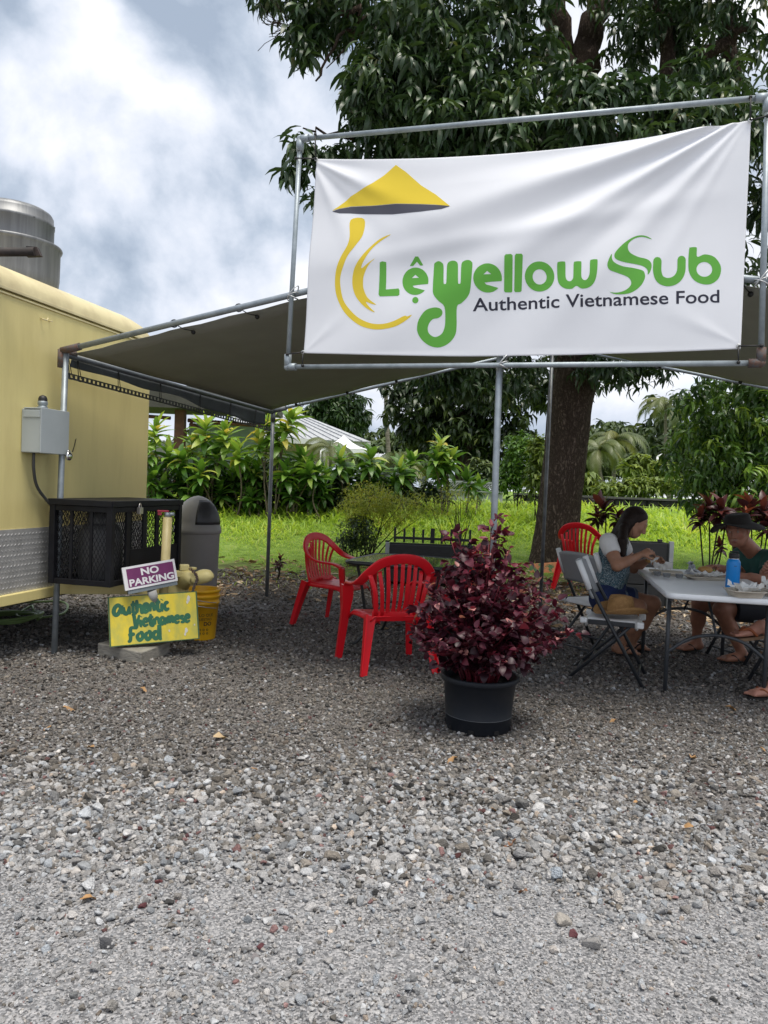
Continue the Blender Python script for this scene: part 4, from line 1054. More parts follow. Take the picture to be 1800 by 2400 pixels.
for i in range(nu + 1):
    for j in range(nv + 1):
        u, v = i / nu, j / nv
        s_ = (k_bl[0] * (1 - u) + k_br[0] * u) * (1 - v) + (k_tl[0] * (1 - u) + k_tr[0] * u) * v
        zb = k_bl[1] * (1 - u) + k_br[1] * u - .028 * math.sin(PI * u) * 1.0; zt = k_tl[1] * (1 - u) + k_tr[1] * u - .062 * math.sin(PI * u)
        z = zb * (1 - v) + zt * v
        V.append(bp_(s_, z, folds(s_, z)))
for i in range(nu):
    for j in range(nv): a = i * (nv + 1) + j; F.append((a, a + 1, a + nv + 2, a + nv + 1))
ban = thing('banner', 'white vinyl banner with green and yellow food stall logo and lettering', 'banner', bp_(k_bl[0], k_bl[1]))
mb = MB(); mb.add(V, F, True); cloth = mb.build('vinyl_sheet', VINYL, ban, w=True)
md = cloth.modifiers.new('thick', 'SOLIDIFY'); md.thickness = .0015; md.offset = -1
# ties at the corners
for (cx, cy), ends in (((742, 374), ((742, 318), (697, 374))), ((712, 826), ((676, 832), (712, 858))), ((1758, 284), ((1758, 232), (1798, 276))), ((1730, 812), ((1784, 812), (1730, 851)))):
    for ex, ey in ends:
        mb = MB(); mb.tube([bp_(*on_banner(cx, cy), .012), bp_(*on_banner(ex, ey), .024)], .0045, 5); q = bp_(*on_banner(ex, ey))
        mb.ball(bp_(*on_banner(ex, ey), .02), .010); mb.build('tie', BLACKRUB, ban, w=True)
    mb = MB(); mb.lathe([(.006, 0), (.012, .002), (.012, -.002), (.006, 0)], bp_(*on_banner(cx, cy), .012 + folds(*on_banner(cx, cy))), 12, axis=-sv); mb.build('grommet', WIRE, ban, w=True)

# flat print: 2D outlines filled, cut fine and laid on the cloth
def fill_mesh(loops, maxlen):
    """loops: list of 2D point lists (first outer, others holes) -> (verts2d, tris)"""
    cu = bpy.data.curves.new('tmp', 'CURVE'); cu.dimensions = '2D'; cu.fill_mode = 'BOTH'
    for lp in loops:
        sp = cu.splines.new('POLY'); sp.points.add(len(lp) - 1)
        for q, p in zip(sp.points, lp): q.co = (p[0], p[1], 0, 1)
        sp.use_cyclic_u = True
    o = bpy.data.objects.new('tmp', cu); C.objects.link(o)
    dg = bpy.context.evaluated_depsgraph_get(); me = bpy.data.meshes.new_from_object(o.evaluated_get(dg))
    bpy.data.objects.remove(o); bpy.data.curves.remove(cu)
    return refine(me, maxlen)
def refine(me, maxlen):
    bm = bmesh.new(); bm.from_mesh(me); bpy.data.meshes.remove(me)
    bmesh.ops.remove_doubles(bm, verts=bm.verts, dist=1e-6)
    bmesh.ops.triangulate(bm, faces=bm.faces)
    for it in range(6):
        es = [e for e in bm.edges if e.calc_length() > maxlen]
        if not es: break
        bmesh.ops.subdivide_edges(bm, edges=es, cuts=1); bmesh.ops.triangulate(bm, faces=bm.faces)
    bm.verts.ensure_lookup_table(); bm.verts.index_update()
    V = [(v.co.x, v.co.y) for v in bm.verts]; F = [tuple(v.index for v in f.verts) for f in bm.faces]; bm.free()
    return V, F
def text_mesh(body, maxlen=10, offset=0.0, shear=0.0, space=1.0):
    cu = bpy.data.curves.new('tmp', 'FONT'); cu.body = body; cu.size = 1; cu.offset = offset; cu.shear = shear; cu.space_character = space; cu.resolution_u = 4
    o = bpy.data.objects.new('tmp', cu); C.objects.link(o)
    dg = bpy.context.evaluated_depsgraph_get(); me = bpy.data.meshes.new_from_object(o.evaluated_get(dg))
    bpy.data.objects.remove(o); bpy.data.curves.remove(cu)
    return refine(me, maxlen)
lay = [0]
def print_on_banner(name, V2, F2, m_):
    """V2 in photo pixels measured off the banner"""
    lay[0] += 1; off = .0023 + (lay[0] % 3) * .0001; mb = MB(); P = []
    for (x, y) in V2:
        s_, z = on_banner(x, y); P.append(bp_(s_, z, folds(s_, z) + off))
    mb.add(P, F2, True); return mb.build(name, m_, ban, w=True)
def z3(pts): return [(640 + .3617 * x, 200 + .3617 * y) for x, y in pts]
def z4(pts): return [(1200 + .3617 * x, 200 + .3617 * y) for x, y in pts]
def smooth2(pts, n=4): return [(v.x, v.y) for v in catmull([(p[0], p[1], 0) for p in pts], n, True)]
def ring(cx, cy, rx, ry, a0=0, a1=2 * PI, n=40): return [(cx + rx * math.cos(a0 + (a1 - a0) * k / n), cy + ry * math.sin(a0 + (a1 - a0) * k / n)) for k in range(n + (0 if abs(a1 - a0) > 6.28 else 1))]
def stroke(pts, w_, n=6):
    """rounded stroke outline"""
    P = [Vector((v.x, v.y)) for v in catmull([(p[0], p[1], 0) for p in pts], n)] if len(pts) > 2 else [Vector(pts[0]), Vector(pts[1])]
    Lft, Rgt = [], []
    for i in range(len(P)):
        t_ = (P[min(i + 1, len(P) - 1)] - P[max(i - 1, 0)]).normalized(); nn = Vector((-t_.y, t_.x)); wi = w_ / 2
        Lft.append(P[i] + nn * wi); Rgt.append(P[i] - nn * wi)
    def cap(c, d_):
        a0 = math.atan2(d_.y, d_.x); return [c + Vector((math.cos(a0 + q), math.sin(a0 + q))) * w_ / 2 for q in np.linspace(PI / 2, -PI / 2, 7)[1:-1]]
    d1 = (P[-1] - P[-2]).normalized(); d0 = (P[0] - P[1]).normalized()
    out = Lft + cap(P[-1], d1) + Rgt[::-1] + cap(P[0], d0)
    return [(p.x, p.y) for p in out]
def pr_(name, loops, m_): V2, F2 = fill_mesh(loops, 5.5); print_on_banner(name, V2, F2, m_)
pr_('printed_hat', [smooth2(z3([(385, 815), (420, 790), (500, 720), (640, 640), (720, 580), (780, 524)]), 1) + z3([(793, 512)]) + z3([(860, 560), (960, 650), (1060, 715), (1155, 795), (1060, 784), (960, 778), (800, 773), (640, 782), (500, 783), (430, 800)])], YEL)
pr_('printed_hat_brim', [z3([(385, 820), (430, 802), (500, 786), (640, 784), (800, 775), (960, 780), (1100, 789), (1157, 797), (1100, 815), (960, 830), (780, 842), (640, 838), (500, 830), (430, 831)])], GRY)
pr_('printed_noodle', [smooth2(z3([(505, 873), (592, 868), (588, 970), (545, 1040), (495, 1105), (465, 1170), (442, 1240), (440, 1300), (457, 1390), (500, 1455), (560, 1510), (640, 1545), (720, 1549), (790, 1530), (840, 1505), (862, 1497), (875, 1501), (905, 1492), (870, 1525), (800, 1565), (720, 1583), (650, 1583), (570, 1560), (500, 1510), (450, 1450), (415, 1370), (405, 1290), (415, 1200), (445, 1120), (490, 1040), (503, 980)]))], YEL)
pr_('printed_noodle', [smooth2(z3([(770, 973), (700, 1000), (630, 1060), (570, 1130), (530, 1200), (517, 1280), (530, 1350), (560, 1400), (600, 1440), (640, 1465), (663, 1472), (625, 1435), (605, 1405), (640, 1418), (672, 1424), (640, 1400), (610, 1370), (590, 1320), (587, 1280), (592, 1240), (612, 1190), (637, 1155), (668, 1127), (625, 1155), (580, 1190), (592, 1150), (642, 1072), (702, 1016)]))], YEL)
def e_loops(cx, cy, rx, ry, f):
    out = ring(cx, cy, rx, ry, R(12), R(-318), 44)
    out += [(cx + .12 * rx, cy + .50 * ry), (cx - .10 * rx, cy + .45 * ry), (cx - .22 * rx, cy + .32 * ry), (cx + .2 * rx, cy + .26 * ry)]
    hole = [(cx - .28 * rx, cy - .24 * ry), (cx - .02 * rx, cy - .48 * ry), (cx + .26 * rx, cy - .26 * ry)]
    return [f(out), f(hole)]
pr_('printed_letter', [z3([(697, 1152), (715, 1145), (738, 1150), (738, 1165), (734, 1325), (815, 1318), (822, 1330), (822, 1360), (812, 1367), (695, 1370), (687, 1358)])], GRN)
pr_('printed_letter', e_loops(925, 1272, 85, 90, z3), GRN)
pr_('printed_letter', [z3([(888, 1172), (926, 1114), (945, 1114), (975, 1168), (955, 1170), (935, 1146), (910, 1172)])], GRN)
pr_('printed_letter', [z3(ring(927, 1396, 20, 21))], GRN)
pr_('printed_fork_letter', [smooth2(z3([(1045, 1180), (1050, 1155), (1075, 1142), (1100, 1155), (1108, 1180), (1110, 1280), (1118, 1292), (1128, 1280), (1130, 1180), (1140, 1150), (1170, 1140), (1195, 1150), (1203, 1180), (1205, 1280), (1212, 1292), (1222, 1280), (1225, 1170), (1240, 1145), (1270, 1138), (1292, 1150), (1298, 1180), (1285, 1320), (1265, 1375), (1225, 1415), (1195, 1440), (1191, 1560), (1180, 1620), (1140, 1670), (1080, 1698), (1020, 1690), (970, 1655), (942, 1610), (937, 1570), (950, 1520), (990, 1465), (1040, 1445), (1080, 1447), (1100, 1465), (1098, 1490), (1075, 1510), (1040, 1518), (1015, 1545), (1005, 1580), (1015, 1612), (1050, 1632), (1090, 1615), (1110, 1580), (1118, 1530), (1115, 1440), (1075, 1400), (1045, 1360), (1040, 1310)]))], GRN)
pr_('printed_letter', e_loops(1396, 1256, 92, 92, z3), GRN)
pr_('printed_letter', [z3([(1507, 1118), (1515, 1108), (1550, 1106), (1560, 1115), (1553, 1340), (1545, 1346), (1508, 1346), (1500, 1338)])], GRN)
pr_('printed_letter', [z3([(1574, 1115), (1582, 1105), (1617, 1104), (1625, 1113), (1613, 1335), (1605, 1343), (1572, 1344), (1565, 1336)])], GRN)
pr_('printed_letter', [z4(ring(182, 1245, 95, 95)), z4(ring(182, 1247, 45, 48))], GRN)
pr_('printed_letter', [smooth2(z4([(296, 1165), (305, 1151), (338, 1148), (348, 1160), (350, 1245), (362, 1272), (382, 1276), (396, 1262), (400, 1240), (402, 1160), (412, 1148), (444, 1147), (452, 1158), (452, 1240), (462, 1266), (482, 1270), (498, 1252), (506, 1220), (508, 1150), (518, 1138), (548, 1136), (557, 1148), (552, 1230), (535, 1285), (500, 1318), (455, 1325), (420, 1308), (390, 1326), (345, 1322), (310, 1295), (297, 1250)]))], GRN)
pr_('printed_swoosh', [smooth2(z4([(905, 1003), (880, 987), (840, 980), (790, 992), (730, 1030), (680, 1080), (665, 1110), (675, 1135), (720, 1152), (800, 1165), (850, 1178), (878, 1203), (880, 1232), (895, 1215), (905, 1180), (898, 1150), (870, 1130), (820, 1118), (770, 1095), (752, 1065), (760, 1030), (800, 1000), (850, 990)]))], GRN)
pr_('printed_swoosh', [smooth2(z4([(648, 1102), (628, 1140), (620, 1175), (635, 1205), (690, 1225), (745, 1245), (770, 1270), (770, 1300), (740, 1330), (690, 1347), (640, 1345), (618, 1330), (650, 1353), (700, 1360), (770, 1350), (830, 1310), (860, 1260), (860, 1225), (845, 1205), (790, 1190), (720, 1180), (670, 1160), (650, 1135)]))], GRN)
pr_('printed_letter', [z4(stroke([(942, 1145), (942, 1215), (962, 1262), (1012, 1279), (1064, 1260), (1094, 1212), (1099, 1134)], 54, 14))], GRN)
pr_('printed_letter', [smooth2(z4([(1148, 1062), (1158, 1052), (1190, 1050), (1198, 1060), (1200, 1112), (1250, 1096), (1310, 1112), (1348, 1160), (1354, 1205), (1336, 1255), (1290, 1288), (1235, 1290), (1180, 1265), (1148, 1215), (1142, 1150)])), z4(ring(1246, 1194, 51, 48))], GRN)
tv, tf = text_mesh('Authentic Vietnamese Food', .2, .012)
tw_ = max(v[0] for v in tv); x0t = min(v[0] for v in tv); capy = .73
TX = []
for (x, y) in tv:
    q = (x - x0t) / (tw_ - x0t); TX.append((1109 + 577 * q, (730 - 21 * q) - y / capy * 31.0))
print_on_banner('printed_lettering', TX, tf, DRK)

# ================================================================== TRAILER
YELP = mat('trailer_yellow', (.71, .61, .27), .40, col2=(.62, .525, .225), vscale=2.2, bump=.05, bscale=5, spec=.4, stretch=(3, 3, .45), contrast=(.22, .52), rvar=.08)
YELR = mat('trailer_roof_cream', (.66, .58, .34), .5, col2=(.50, .42, .24), vscale=3.5, contrast=(.3, .6))
wv = Vector((.217, .976, 0)).normalized(); nv_ = Vector((wv.y, -wv.x, 0)); W0 = Vector((-2.47, 5.80, 0))
def wp(s, n_, z): p = W0 + wv * s + nv_ * n_; return Vector((p.x, p.y, z))
d_ = ray(348, 1100); s1 = 0
for k in range(400):
    s1 = k * .01; p = wp(s1, 0, 1.3)
    v = p - CO; px = 900 + FPX * v.dot(_Rt) / v.dot(_F)
    if px >= 348: break
s0 = s1 - 2.44; TZ0, TZS, TZR = .47, 2.565, 2.76
tr = thing('food_trailer', 'pale yellow food trailer with checker plate skirt and rounded roof', 'trailer', wp(0, 0, 0))
mb = MB(); c = wp((s0 + s1) / 2, -2.0, (TZ0 + TZS) / 2)
RM = Matrix((nv_, wv, Vector((0, 0, 1)))).transposed()
mb.box(c, (4.0, s1 - s0, TZS - TZ0), M_=RM); mb.build('body', YELP, tr, w=True, bevel=.05, seg=4)
# rounded roof shell
mb = MB(); rows = []; prof = [(.012, TZS - .004), (.010, TZS + .05), (-.03, TZS + .12), (-.12, TZS + .175), (-.28, TZS + .20), (-2.0, TZS + .215), (-4.0, TZS + .20)]
ends = [(0.0, .0), (.03, .55), (.09, .82), (.18, .95), (.32, 1.0)]
secs = [(s0 + e, k) for e, k in ends] + [(s1 - e, k) for e, k in reversed(ends)]
n = len(prof); V = []
for s_, k in secs:
    for (nn_, z) in prof: V.append(wp(s_, nn_ if k > .5 or nn_ < 0 else nn_ * k, TZS - .004 + (z - TZS + .004) * max(k, .02)))
mb.add(V, [(i * n + j, i * n + j + 1, (i + 1) * n + j + 1, (i + 1) * n + j) for i in range(len(secs) - 1) for j in range(n - 1)], True)
mb.build('roof', YELR, tr, w=True)
for dz, hh, th in ((-.006, .022, .016), (-.040, .012, .012)):
    mb = MB(); mb.box(wp((s0 + s1) / 2, th / 2, TZS + dz), (th, s1 - s0 - .06, hh), M_=RM); mb.build('trim', YELR, tr, w=True, bevel=.003)
hk = MB(); q = wp(0, 0, 0)
hz = at(97, 720, 5.6); 
# checker plate skirt with raised bars
PLATE = mat('checker_plate', (.46, .455, .44), .45, metal=.25, col2=(.36, .355, .345), vscale=9, rvar=.1)
mb = MB(); mb.box(wp((s0 + s1) / 2, .004, .70), (.008, s1 - s0 - .04, .46), M_=RM); skirt = mb.build('skirt_plate', PLATE, tr, w=True)
mb = MB(); k = 0
for i in range(64):
    for j in range(12):
        s_ = s0 + .04 + i * .0368 + (.0184 if j % 2 else 0); z = .49 + j * .0368; a = .75 if j % 2 else -.75
        ds, dz = .0165 * math.cos(a), .0165 * math.sin(a); e = .0055
        P = [wp(s_ - ds, .0081, z - dz), wp(s_ + .005 * math.sin(a), .0081, z - .005 * math.cos(a)), wp(s_ + ds, .0081, z + dz), wp(s_ - .005 * math.sin(a), .0081, z + .005 * math.cos(a)), wp(s_, .0081 + e, z)]
        mb.add(P, [(0, 1, 4), (1, 2, 4), (2, 3, 4), (3, 0, 4)], True)
mb.build('raised_tread', mat('tread_bright', (.62, .615, .60), .35, metal=.3, col2=(.55, .545, .53)), skirt, w=True, kind='stuff')  # lighter colour on the raised bars paints in their highlights
mb = MB(); mb.box(wp((s0 + s1) / 2, .012, .445), (.05, s1 - s0, .075), M_=RM); mb.build('sill', YELP, tr, w=True, bevel=.006)
mb = MB(); mb.box(wp((s0 + s1) / 2, -2.0, .42), (3.9, s1 - s0 - .1, .08), M_=RM); mb.build('chassis', mat('chassis_black', (.02, .02, .02), .8), tr, w=True)
for s_ in (s0 + .3, s1 - .12):
    wb = MB(); wb.lathe([(.15, -.1), (.33, -.1), (.34, -.06), (.34, .06), (.33, .1), (.15, .1), (.15, -.1)], wp(s_, -2.6, .34), 28, axis=wv); wo = wb.build('wheel', mat('tyre_rubber', (.02, .02, .02), .85), tr, w=True)
    hb = MB(); hb.lathe([(.001, -.09), (.15, -.09), (.15, .09), (.001, .09)], wp(s_, -2.6, .34), 20, axis=wv); hb.build('rim', GALVD, wo, w=True)
# A-frame tongue, coupler, jack
sc_ = .30                                    # wall coordinate of the tongue axis
tip = at(488, 1352, 5.72); ax_z = .52
def tb(p, q, w_, h, m_, name, par=tr, bev=.004):
    d_ = (q - p).normalized(); upv = Vector((0, 0, 1)); sd = d_.cross(upv).normalized() * w_ / 2; hv = upv * h / 2
    mb = MB(); mb.hexa([p - sd - hv, p + sd - hv, q + sd - hv, q - sd - hv, p - sd + hv, p + sd + hv, q + sd + hv, q - sd + hv]); return mb.build(name, m_, par, w=True, bevel=bev)
cb = at(432, 1392, 5.98)
tb(wp(.02, 0, .46), Vector((cb.x, cb.y, .47)), .05, .09, YELP, 'tongue_beam'); tb(wp(.75, 0, .46), Vector((cb.x, cb.y + .06, .47)), .05, .09, YELP, 'tongue_beam')
c0 = Vector((cb.x - .02, cb.y, .50)); c1 = at(455, 1358, 5.92); c2 = at(500, 1350, 5.86)
mb = MB(); mb.tube([c0, c0.lerp(c1, .5) + Vector((0, 0, .05)), c1], [.06, .062, .05], 14); mb.tube(catmull([c1, c1.lerp(c2, .5) + Vector((0, 0, .012)), c2], 5), [.048, .050, .052, .053, .054, .054, .053, .050, .045, .03, .012], 14)
coup = mb.build('coupler', YELP, tr, w=True)
mb = MB(); p = at(432, 1330, 5.94); mb.box(p, (.07, .05, .05), .4); mb.box(at(452, 1332, 5.94), (.06, .03, .02), -.3); mb.box(at(422, 1345, 5.94), (.09, .07, .05)); mb.build('latch', YELP, coup, w=True, bevel=.008)
ch = MB()                                   # safety chain looped over the coupler
chp = [at(445, 1332, 5.88), at(458, 1345, 5.85), at(462, 1358, 5.84), at(455, 1375, 5.84), at(450, 1395, 5.85), at(448, 1420, 5.86)]
cpts = catmull(chp, 4)
for i in range(len(cpts) - 1):
    p, q = cpts[i], cpts[i + 1]; dd = (q - p); L2 = dd.length * .72; dd.normalize(); sd = dd.orthogonal().normalized()
    if i % 2: sd = dd.cross(sd)
    m_ = (p + q) / 2
    ch.tube([m_ + dd * math.cos(a) * L2 + sd * math.sin(a) * .011 for a in np.linspace(0, 2 * PI, 9)[:-1]], .0042, 5, closed=True)
ch.build('safety_chain', RUST, coup, w=True)
# jack post with red lever
jb = at(384, 1420, 5.80); jt = at(393, 1212, 5.80); jb.z = .30
mb = MB(); mb.tube([Vector((jt.x - .02, jt.y, .12)), jt], .034, 18); jk = mb.build('jack_post', mat('jack_cream', (.60, .50, .24), .45, col2=(.50, .41, .19)), tr, w=True)
mb = MB(); mb.tube([Vector((jt.x - .022, jt.y, .0)), Vector((jt.x - .02, jt.y, .16))], .022, 12); mb.lathe([(.001, 0), (.07, 0), (.07, .012), (.001, .014)], (jt.x - .022, jt.y, 0), 16); mb.build('jack_foot', GALVD, jk, w=True)
mb = MB(); mb.tube([jt, jt + Vector((0, 0, .035))], .024, 14); mb.tube([jt + Vector((0, 0, .02)), jt + Vector((.05, 0, .025))], .014, 8); mb.build('valve_body', GALV, jk, w=True)
mb = MB(); mb.box(jt + Vector((-.03, -.02, .045)), (.085, .02, .014), .3); mb.box(jt + Vector((-.055, -.02, .03)), (.03, .022, .035), .3); mb.build('lever', mat('red_lever', (.42, .03, .06), .4), jk, w=True, bevel=.004)
# small hook on the wall
mb = MB(); hs = None
for k in range(300):
    p = wp(-1.2 + k * .01, .01, 2.44); v = p - CO
    if 900 + FPX * v.dot(_Rt) / v.dot(_F) >= 97: hs = -1.2 + k * .01; break
mb.tube([wp(hs, .0, 2.44), wp(hs, .03, 2.43), wp(hs + .03, .03, 2.43), wp(hs + .04, .03, 2.45)], .005, 6); mb.tube([wp(hs + .09, 0, 2.44), wp(hs + .09, .03, 2.435)], .005, 6); mb.build('hook', YELR, tr, w=True)

mb = MB(); cq = [wp(.16, .0015, 1.50), wp(.175, .0015, 1.50), wp(.20, .0015, 1.56), wp(.215, .0015, 1.61), wp(.20, .0015, 1.60), wp(.18, .0015, 1.54)]; mb.add(cq, [(0, 1, 2, 3, 4, 5)]); mb.build('scrape_mark', mat('scrape_dark', (.06, .05, .03), .7), tr, w=True)
# ---- electric box on the trailer wall
def wall_s(px, py, n_=0.0):
    d = ray(px, py); o_ = W0 + nv_ * n_; t_ = (o_ - CO).dot(nv_) / d.dot(nv_); p = CO + d * t_; return (p - W0).dot(wv), p.z
BOXG = mat('enclosure_grey', (.40, .44, .46), .45, col2=(.36, .40, .42), vscale=4, spec=.4)
depth_b = .155
sa, za = wall_s(96, 958, depth_b); sb_, zb_ = wall_s(157, 1066, depth_b)
eb = thing('electric_box', 'grey metal electric box with conduit hub fixed to the trailer wall', 'electric box', wp((sa + sb_) / 2, 0, zb_))
mb = MB(); mb.box(wp((sa + sb_) / 2, depth_b / 2, (za + zb_) / 2), (depth_b - .004, sb_ - sa, za - zb_), M_=RM); mb.build('box_body', BOXG, eb, w=True, bevel=.006)
mb = MB(); mb.box(wp((sa + sb_) / 2, depth_b + .004, (za + zb_) / 2 + .004), (.010, sb_ - sa + .012, za - zb_ + .01), M_=RM); mb.box(wp((sa + sb_) / 2, depth_b * .6, za + .004), (depth_b * .9, sb_ - sa + .012, .008), M_=RM); mb.build('cover', BOXG, eb, w=True, bevel=.003)
mb = MB(); mb.box(wp(sa - .003, depth_b * .55, za - .035), (depth_b * .85, .006, .05), M_=RM); mb.build('side_lip', BOXG, eb, w=True, bevel=.004)
hc = wp((sa + sb_) / 2 - .02, depth_b * .45, za + .008)
mb = MB(); mb.lathe([(.001, 0), (.036, 0), (.036, .018), (.030, .022), (.030, .030), (.034, .032), (.034, .055), (.028, .060), (.001, .06)], hc, 18); mb.build('conduit_hub', GALV, eb, w=True)
mb = MB(); mb.lathe([(.031, .055), (.031, .075), (.024, .092), (.010, .100), (.001, .102)], hc, 16); mb.build('hub_cap', BLACKRUB, eb, w=True)
mb = MB(); lk = wp(sb_ - .02, depth_b + .03, zb_ + .0); mb.lathe([(.001, -.012), (.026, -.012), (.032, -.006), (.032, .006), (.026, .012), (.001, .012)], lk - Vector((0, 0, .01)), 20, axis=nv_); mb.tube([lk + Vector((0, 0, .01)) + wv * math.cos(a) * .016 + Vector((0, 0, math.sin(a) * .022)) for a in np.linspace(0, PI, 9)], .0045, 6)
lo = mb.build('padlock', mat('chrome', (.75, .75, .76), .15, metal=1.0), eb, w=True)
mb = MB(); cs = [wp(sa + .06, .06, zb_), wp(sa + .065, .06, zb_ - .12), wp(sa + .12, .05, zb_ - .24), wp(sa + .22, .06, zb_ - .34), wp(sa + .26, .12, zb_ - .42)]
mb.tube(catmull(cs, 8), .011, 10); mb.build('cable', mat('grey_cable', (.06, .06, .06), .5), eb, w=True)
mb = MB(); mb.box(wp(-.05, .004, 1.09), (.012, .09, .10), M_=RM); mb.build('bracket_plate', YELP, tr, w=True, bevel=.003)

# ---- exhaust fan on the roof
STEEL = mat('fan_aluminium', (.25, .255, .26), .5, metal=.6, col2=(.16, .165, .17), vscale=3, stretch=(8, 8, .3), rvar=.1)
fc = at(22, 640, 6.1); fc.z = TZR - .02
ef = thing('exhaust_fan', 'round spun metal exhaust fan housing on the trailer roof', 'exhaust fan', fc)
mb = MB(); mb.lathe([(.33, -.02), (.355, .05), (.365, .12), (.368, .33), (.378, .345), (.384, .36), (.380, .37), (.362, .372), (.32, .375), (.318, .385)], fc, 48); mb.build('lower_drum', STEEL, ef, w=True)
mb = MB(); mb.lathe([(.316, .36), (.318, .52), (.322, .525), (.322, .545), (.314, .55), (.312, .60), (.30, .622), (.27, .64), (.15, .665), (.001, .67)], fc, 48); mb.build('upper_drum', STEEL, ef, w=True)
for k in range(8):
    a = k * PI / 4 + .2; mb = MB(); mb.ball(fc + Vector((math.cos(a) * .323, math.sin(a) * .323, .535)), .008, 6, 4); mb.build('rivet', GALVD, ef, w=True)
# ---- stub of an awning arm in front of the fan
p0, p1 = at(-160, 592, 5.05), at(82, 590, 5.05)
aw = thing('awning_arm', 'dark rusty awning arm end jutting in front of the exhaust fan', 'awning arm', p0)
mb = MB(); mb.tube([p0, p0.lerp(p1, .5), p1], .03, 10); mb.build('arm_tube', mat('rusty_dark_steel', (.045, .03, .025), .7, col2=(.016, .014, .013), vscale=12), aw, w=True)
mb = MB(); mb.add([p1 + Vector((-.06, 0, -.03)), p1 + Vector((-.06, 0, .035)), p1 + Vector((.01, 0, .032)), p1 + Vector((.035, 0, -.022)), p1 + Vector((-.06, .04, -.03)), p1 + Vector((-.06, .04, .035)), p1 + Vector((.01, .04, .032)), p1 + Vector((.035, .04, -.022))], [(0, 1, 2, 3), (7, 6, 5, 4), (0, 4, 5, 1), (1, 5, 6, 2), (2, 6, 7, 3), (3, 7, 4, 0)]); mb.build('end_plate', MATS['rusty_dark_steel'], aw, w=True)
q0 = wp(s0 + .5, -.15, TZS + .1)
mb = MB(); mb.tube([p0, Vector((p0.x - .3, p0.y + .3, p0.z)), Vector((q0.x - .3, q0.y, q0.z + .12)), q0], .028, 8); mb.build('support_tube', MATS['rusty_dark_steel'], aw, w=True)

# ================================================================== PROPANE CAGE
CG = mat('cage_black', (.011, .012, .015), .5, col2=(.007, .007, .009), vscale=10, spec=.2)
k0 = at(261, 1178, 5.45); k0.z = 0
cl, cw = .46, 1.0                             # along the tongue, along the wall
cz0, cz1 = .535, 1.135
def kp(n_, s, z): p = k0 - nv_ * n_ + wv * s; return Vector((p.x, p.y, z))   # n_ back towards the trailer, s away from the viewer
cg = thing('gas_cage', 'black expanded mesh gas bottle cage on the trailer tongue', 'cage', kp(cl / 2, cw / 2, cz0))
for (n_, s) in ((0, 0), (cl, 0), (0, cw), (cl, cw)):
    mb = MB(); mb.box(kp(n_, s, (cz0 + cz1) / 2), (.045, .045, cz1 - cz0), M_=RM); mb.build('corner_post', CG, cg, w=True, bevel=.003)
for z in (cz0 + .02, cz1 - .05):
    for (n_, s, dx, dy) in ((cl / 2, 0, cl - .046, .035), (cl / 2, cw, cl - .046, .035), (0, cw / 2, .035, cw - .046), (cl, cw / 2, .035, cw - .046)):
        mb = MB(); mb.box(kp(n_, s, z), (dx, dy, .04), M_=RM); mb.build('cage_rail', CG, cg, w=True, bevel=.003)
mb = MB(); mb.box(kp(cl / 2, cw / 2, cz1 + .008), (cl + .06, cw + .06, .012), M_=RM); mb.box(kp(cl / 2, -.028, cz1 - .008), (cl + .05, .006, .04), M_=RM); mb.box(kp(-.028, cw / 2, cz1 - .008), (.006, cw + .05, .04), M_=RM); mb.build('lid', CG, cg, w=True, bevel=.002)
mb = MB(); mb.box(kp(cl / 2, cw / 2, cz0 + .004), (cl, cw, .006), M_=RM); mb.build('floor_plate', CG, cg, w=True)
for nn_ in (.15, .31):
    mb = MB(); mb.box(kp(nn_, -.004, (cz0 + cz1) / 2), (.022, .012, cz1 - cz0 - .06), M_=RM); mb.build('bar', CG, cg, w=True)
for ss in (.22, .45, .64, .82):
    mb = MB(); mb.box(kp(-.004, ss, (cz0 + cz1) / 2), (.012, .05, cz1 - cz0 - .06), M_=RM); mb.build('bar', CG, cg, w=True)
mb = MB(); mb.box(kp(-.006, .62, cz0 + .15), (.010, .74, .20), M_=RM); mb.build('lower_panel', CG, cg, w=True)
def expanded(fn, W_, H_, px_=.030, pz_=.058):
    mb = MB(); nx = int(W_ / px_) + 1; nz = int(H_ / pz_) + 1
    for i in range(nx):
        for j in range(nz):
            for sg in (-1, 1):
                x0, z0 = i * px_, j * pz_; x1, z1 = x0 + px_ / 2 * 1, z0 + pz_ / 2
                for (a, b2) in (((x0, z0), (x0 + px_ / 2, z0 + sg * pz_ / 2)), ((x0 + px_ / 2, z0 + sg * pz_ / 2), (x0 + px_, z0))):
                    if max(a[0], b2[0]) > W_ or max(a[1], b2[1]) > H_ or min(a[1], b2[1]) < 0: continue
                    dx, dz = b2[0] - a[0], b2[1] - a[1]; l = math.hypot(dx, dz); ox, oz = -dz / l * .0022, dx / l * .0022
                    mb.add([fn(a[0] + ox, a[1] + oz), fn(b2[0] + ox, b2[1] + oz), fn(b2[0] - ox, b2[1] - oz), fn(a[0] - ox, a[1] - oz)], [(0, 1, 2, 3)])
    return mb
for nm, fn, W_ in (('mesh_panel', lambda x, z: kp(x + .02, .0, cz0 + .04 + z), cl - .04), ('mesh_panel', lambda x, z: kp(.0, x + .02, cz0 + .04 + z), cw - .04), ('mesh_panel', lambda x, z: kp(cl, x + .02, cz0 + .04 + z), cw - .04), ('mesh_panel', lambda x, z: kp(x + .02, cw, cz0 + .04 + z), cl - .04)):
    o = expanded(fn, W_, cz1 - cz0 - .1).build(nm, CG, cg, w=True); md = o.modifiers.new('t', 'SOLIDIFY'); md.thickness = .002
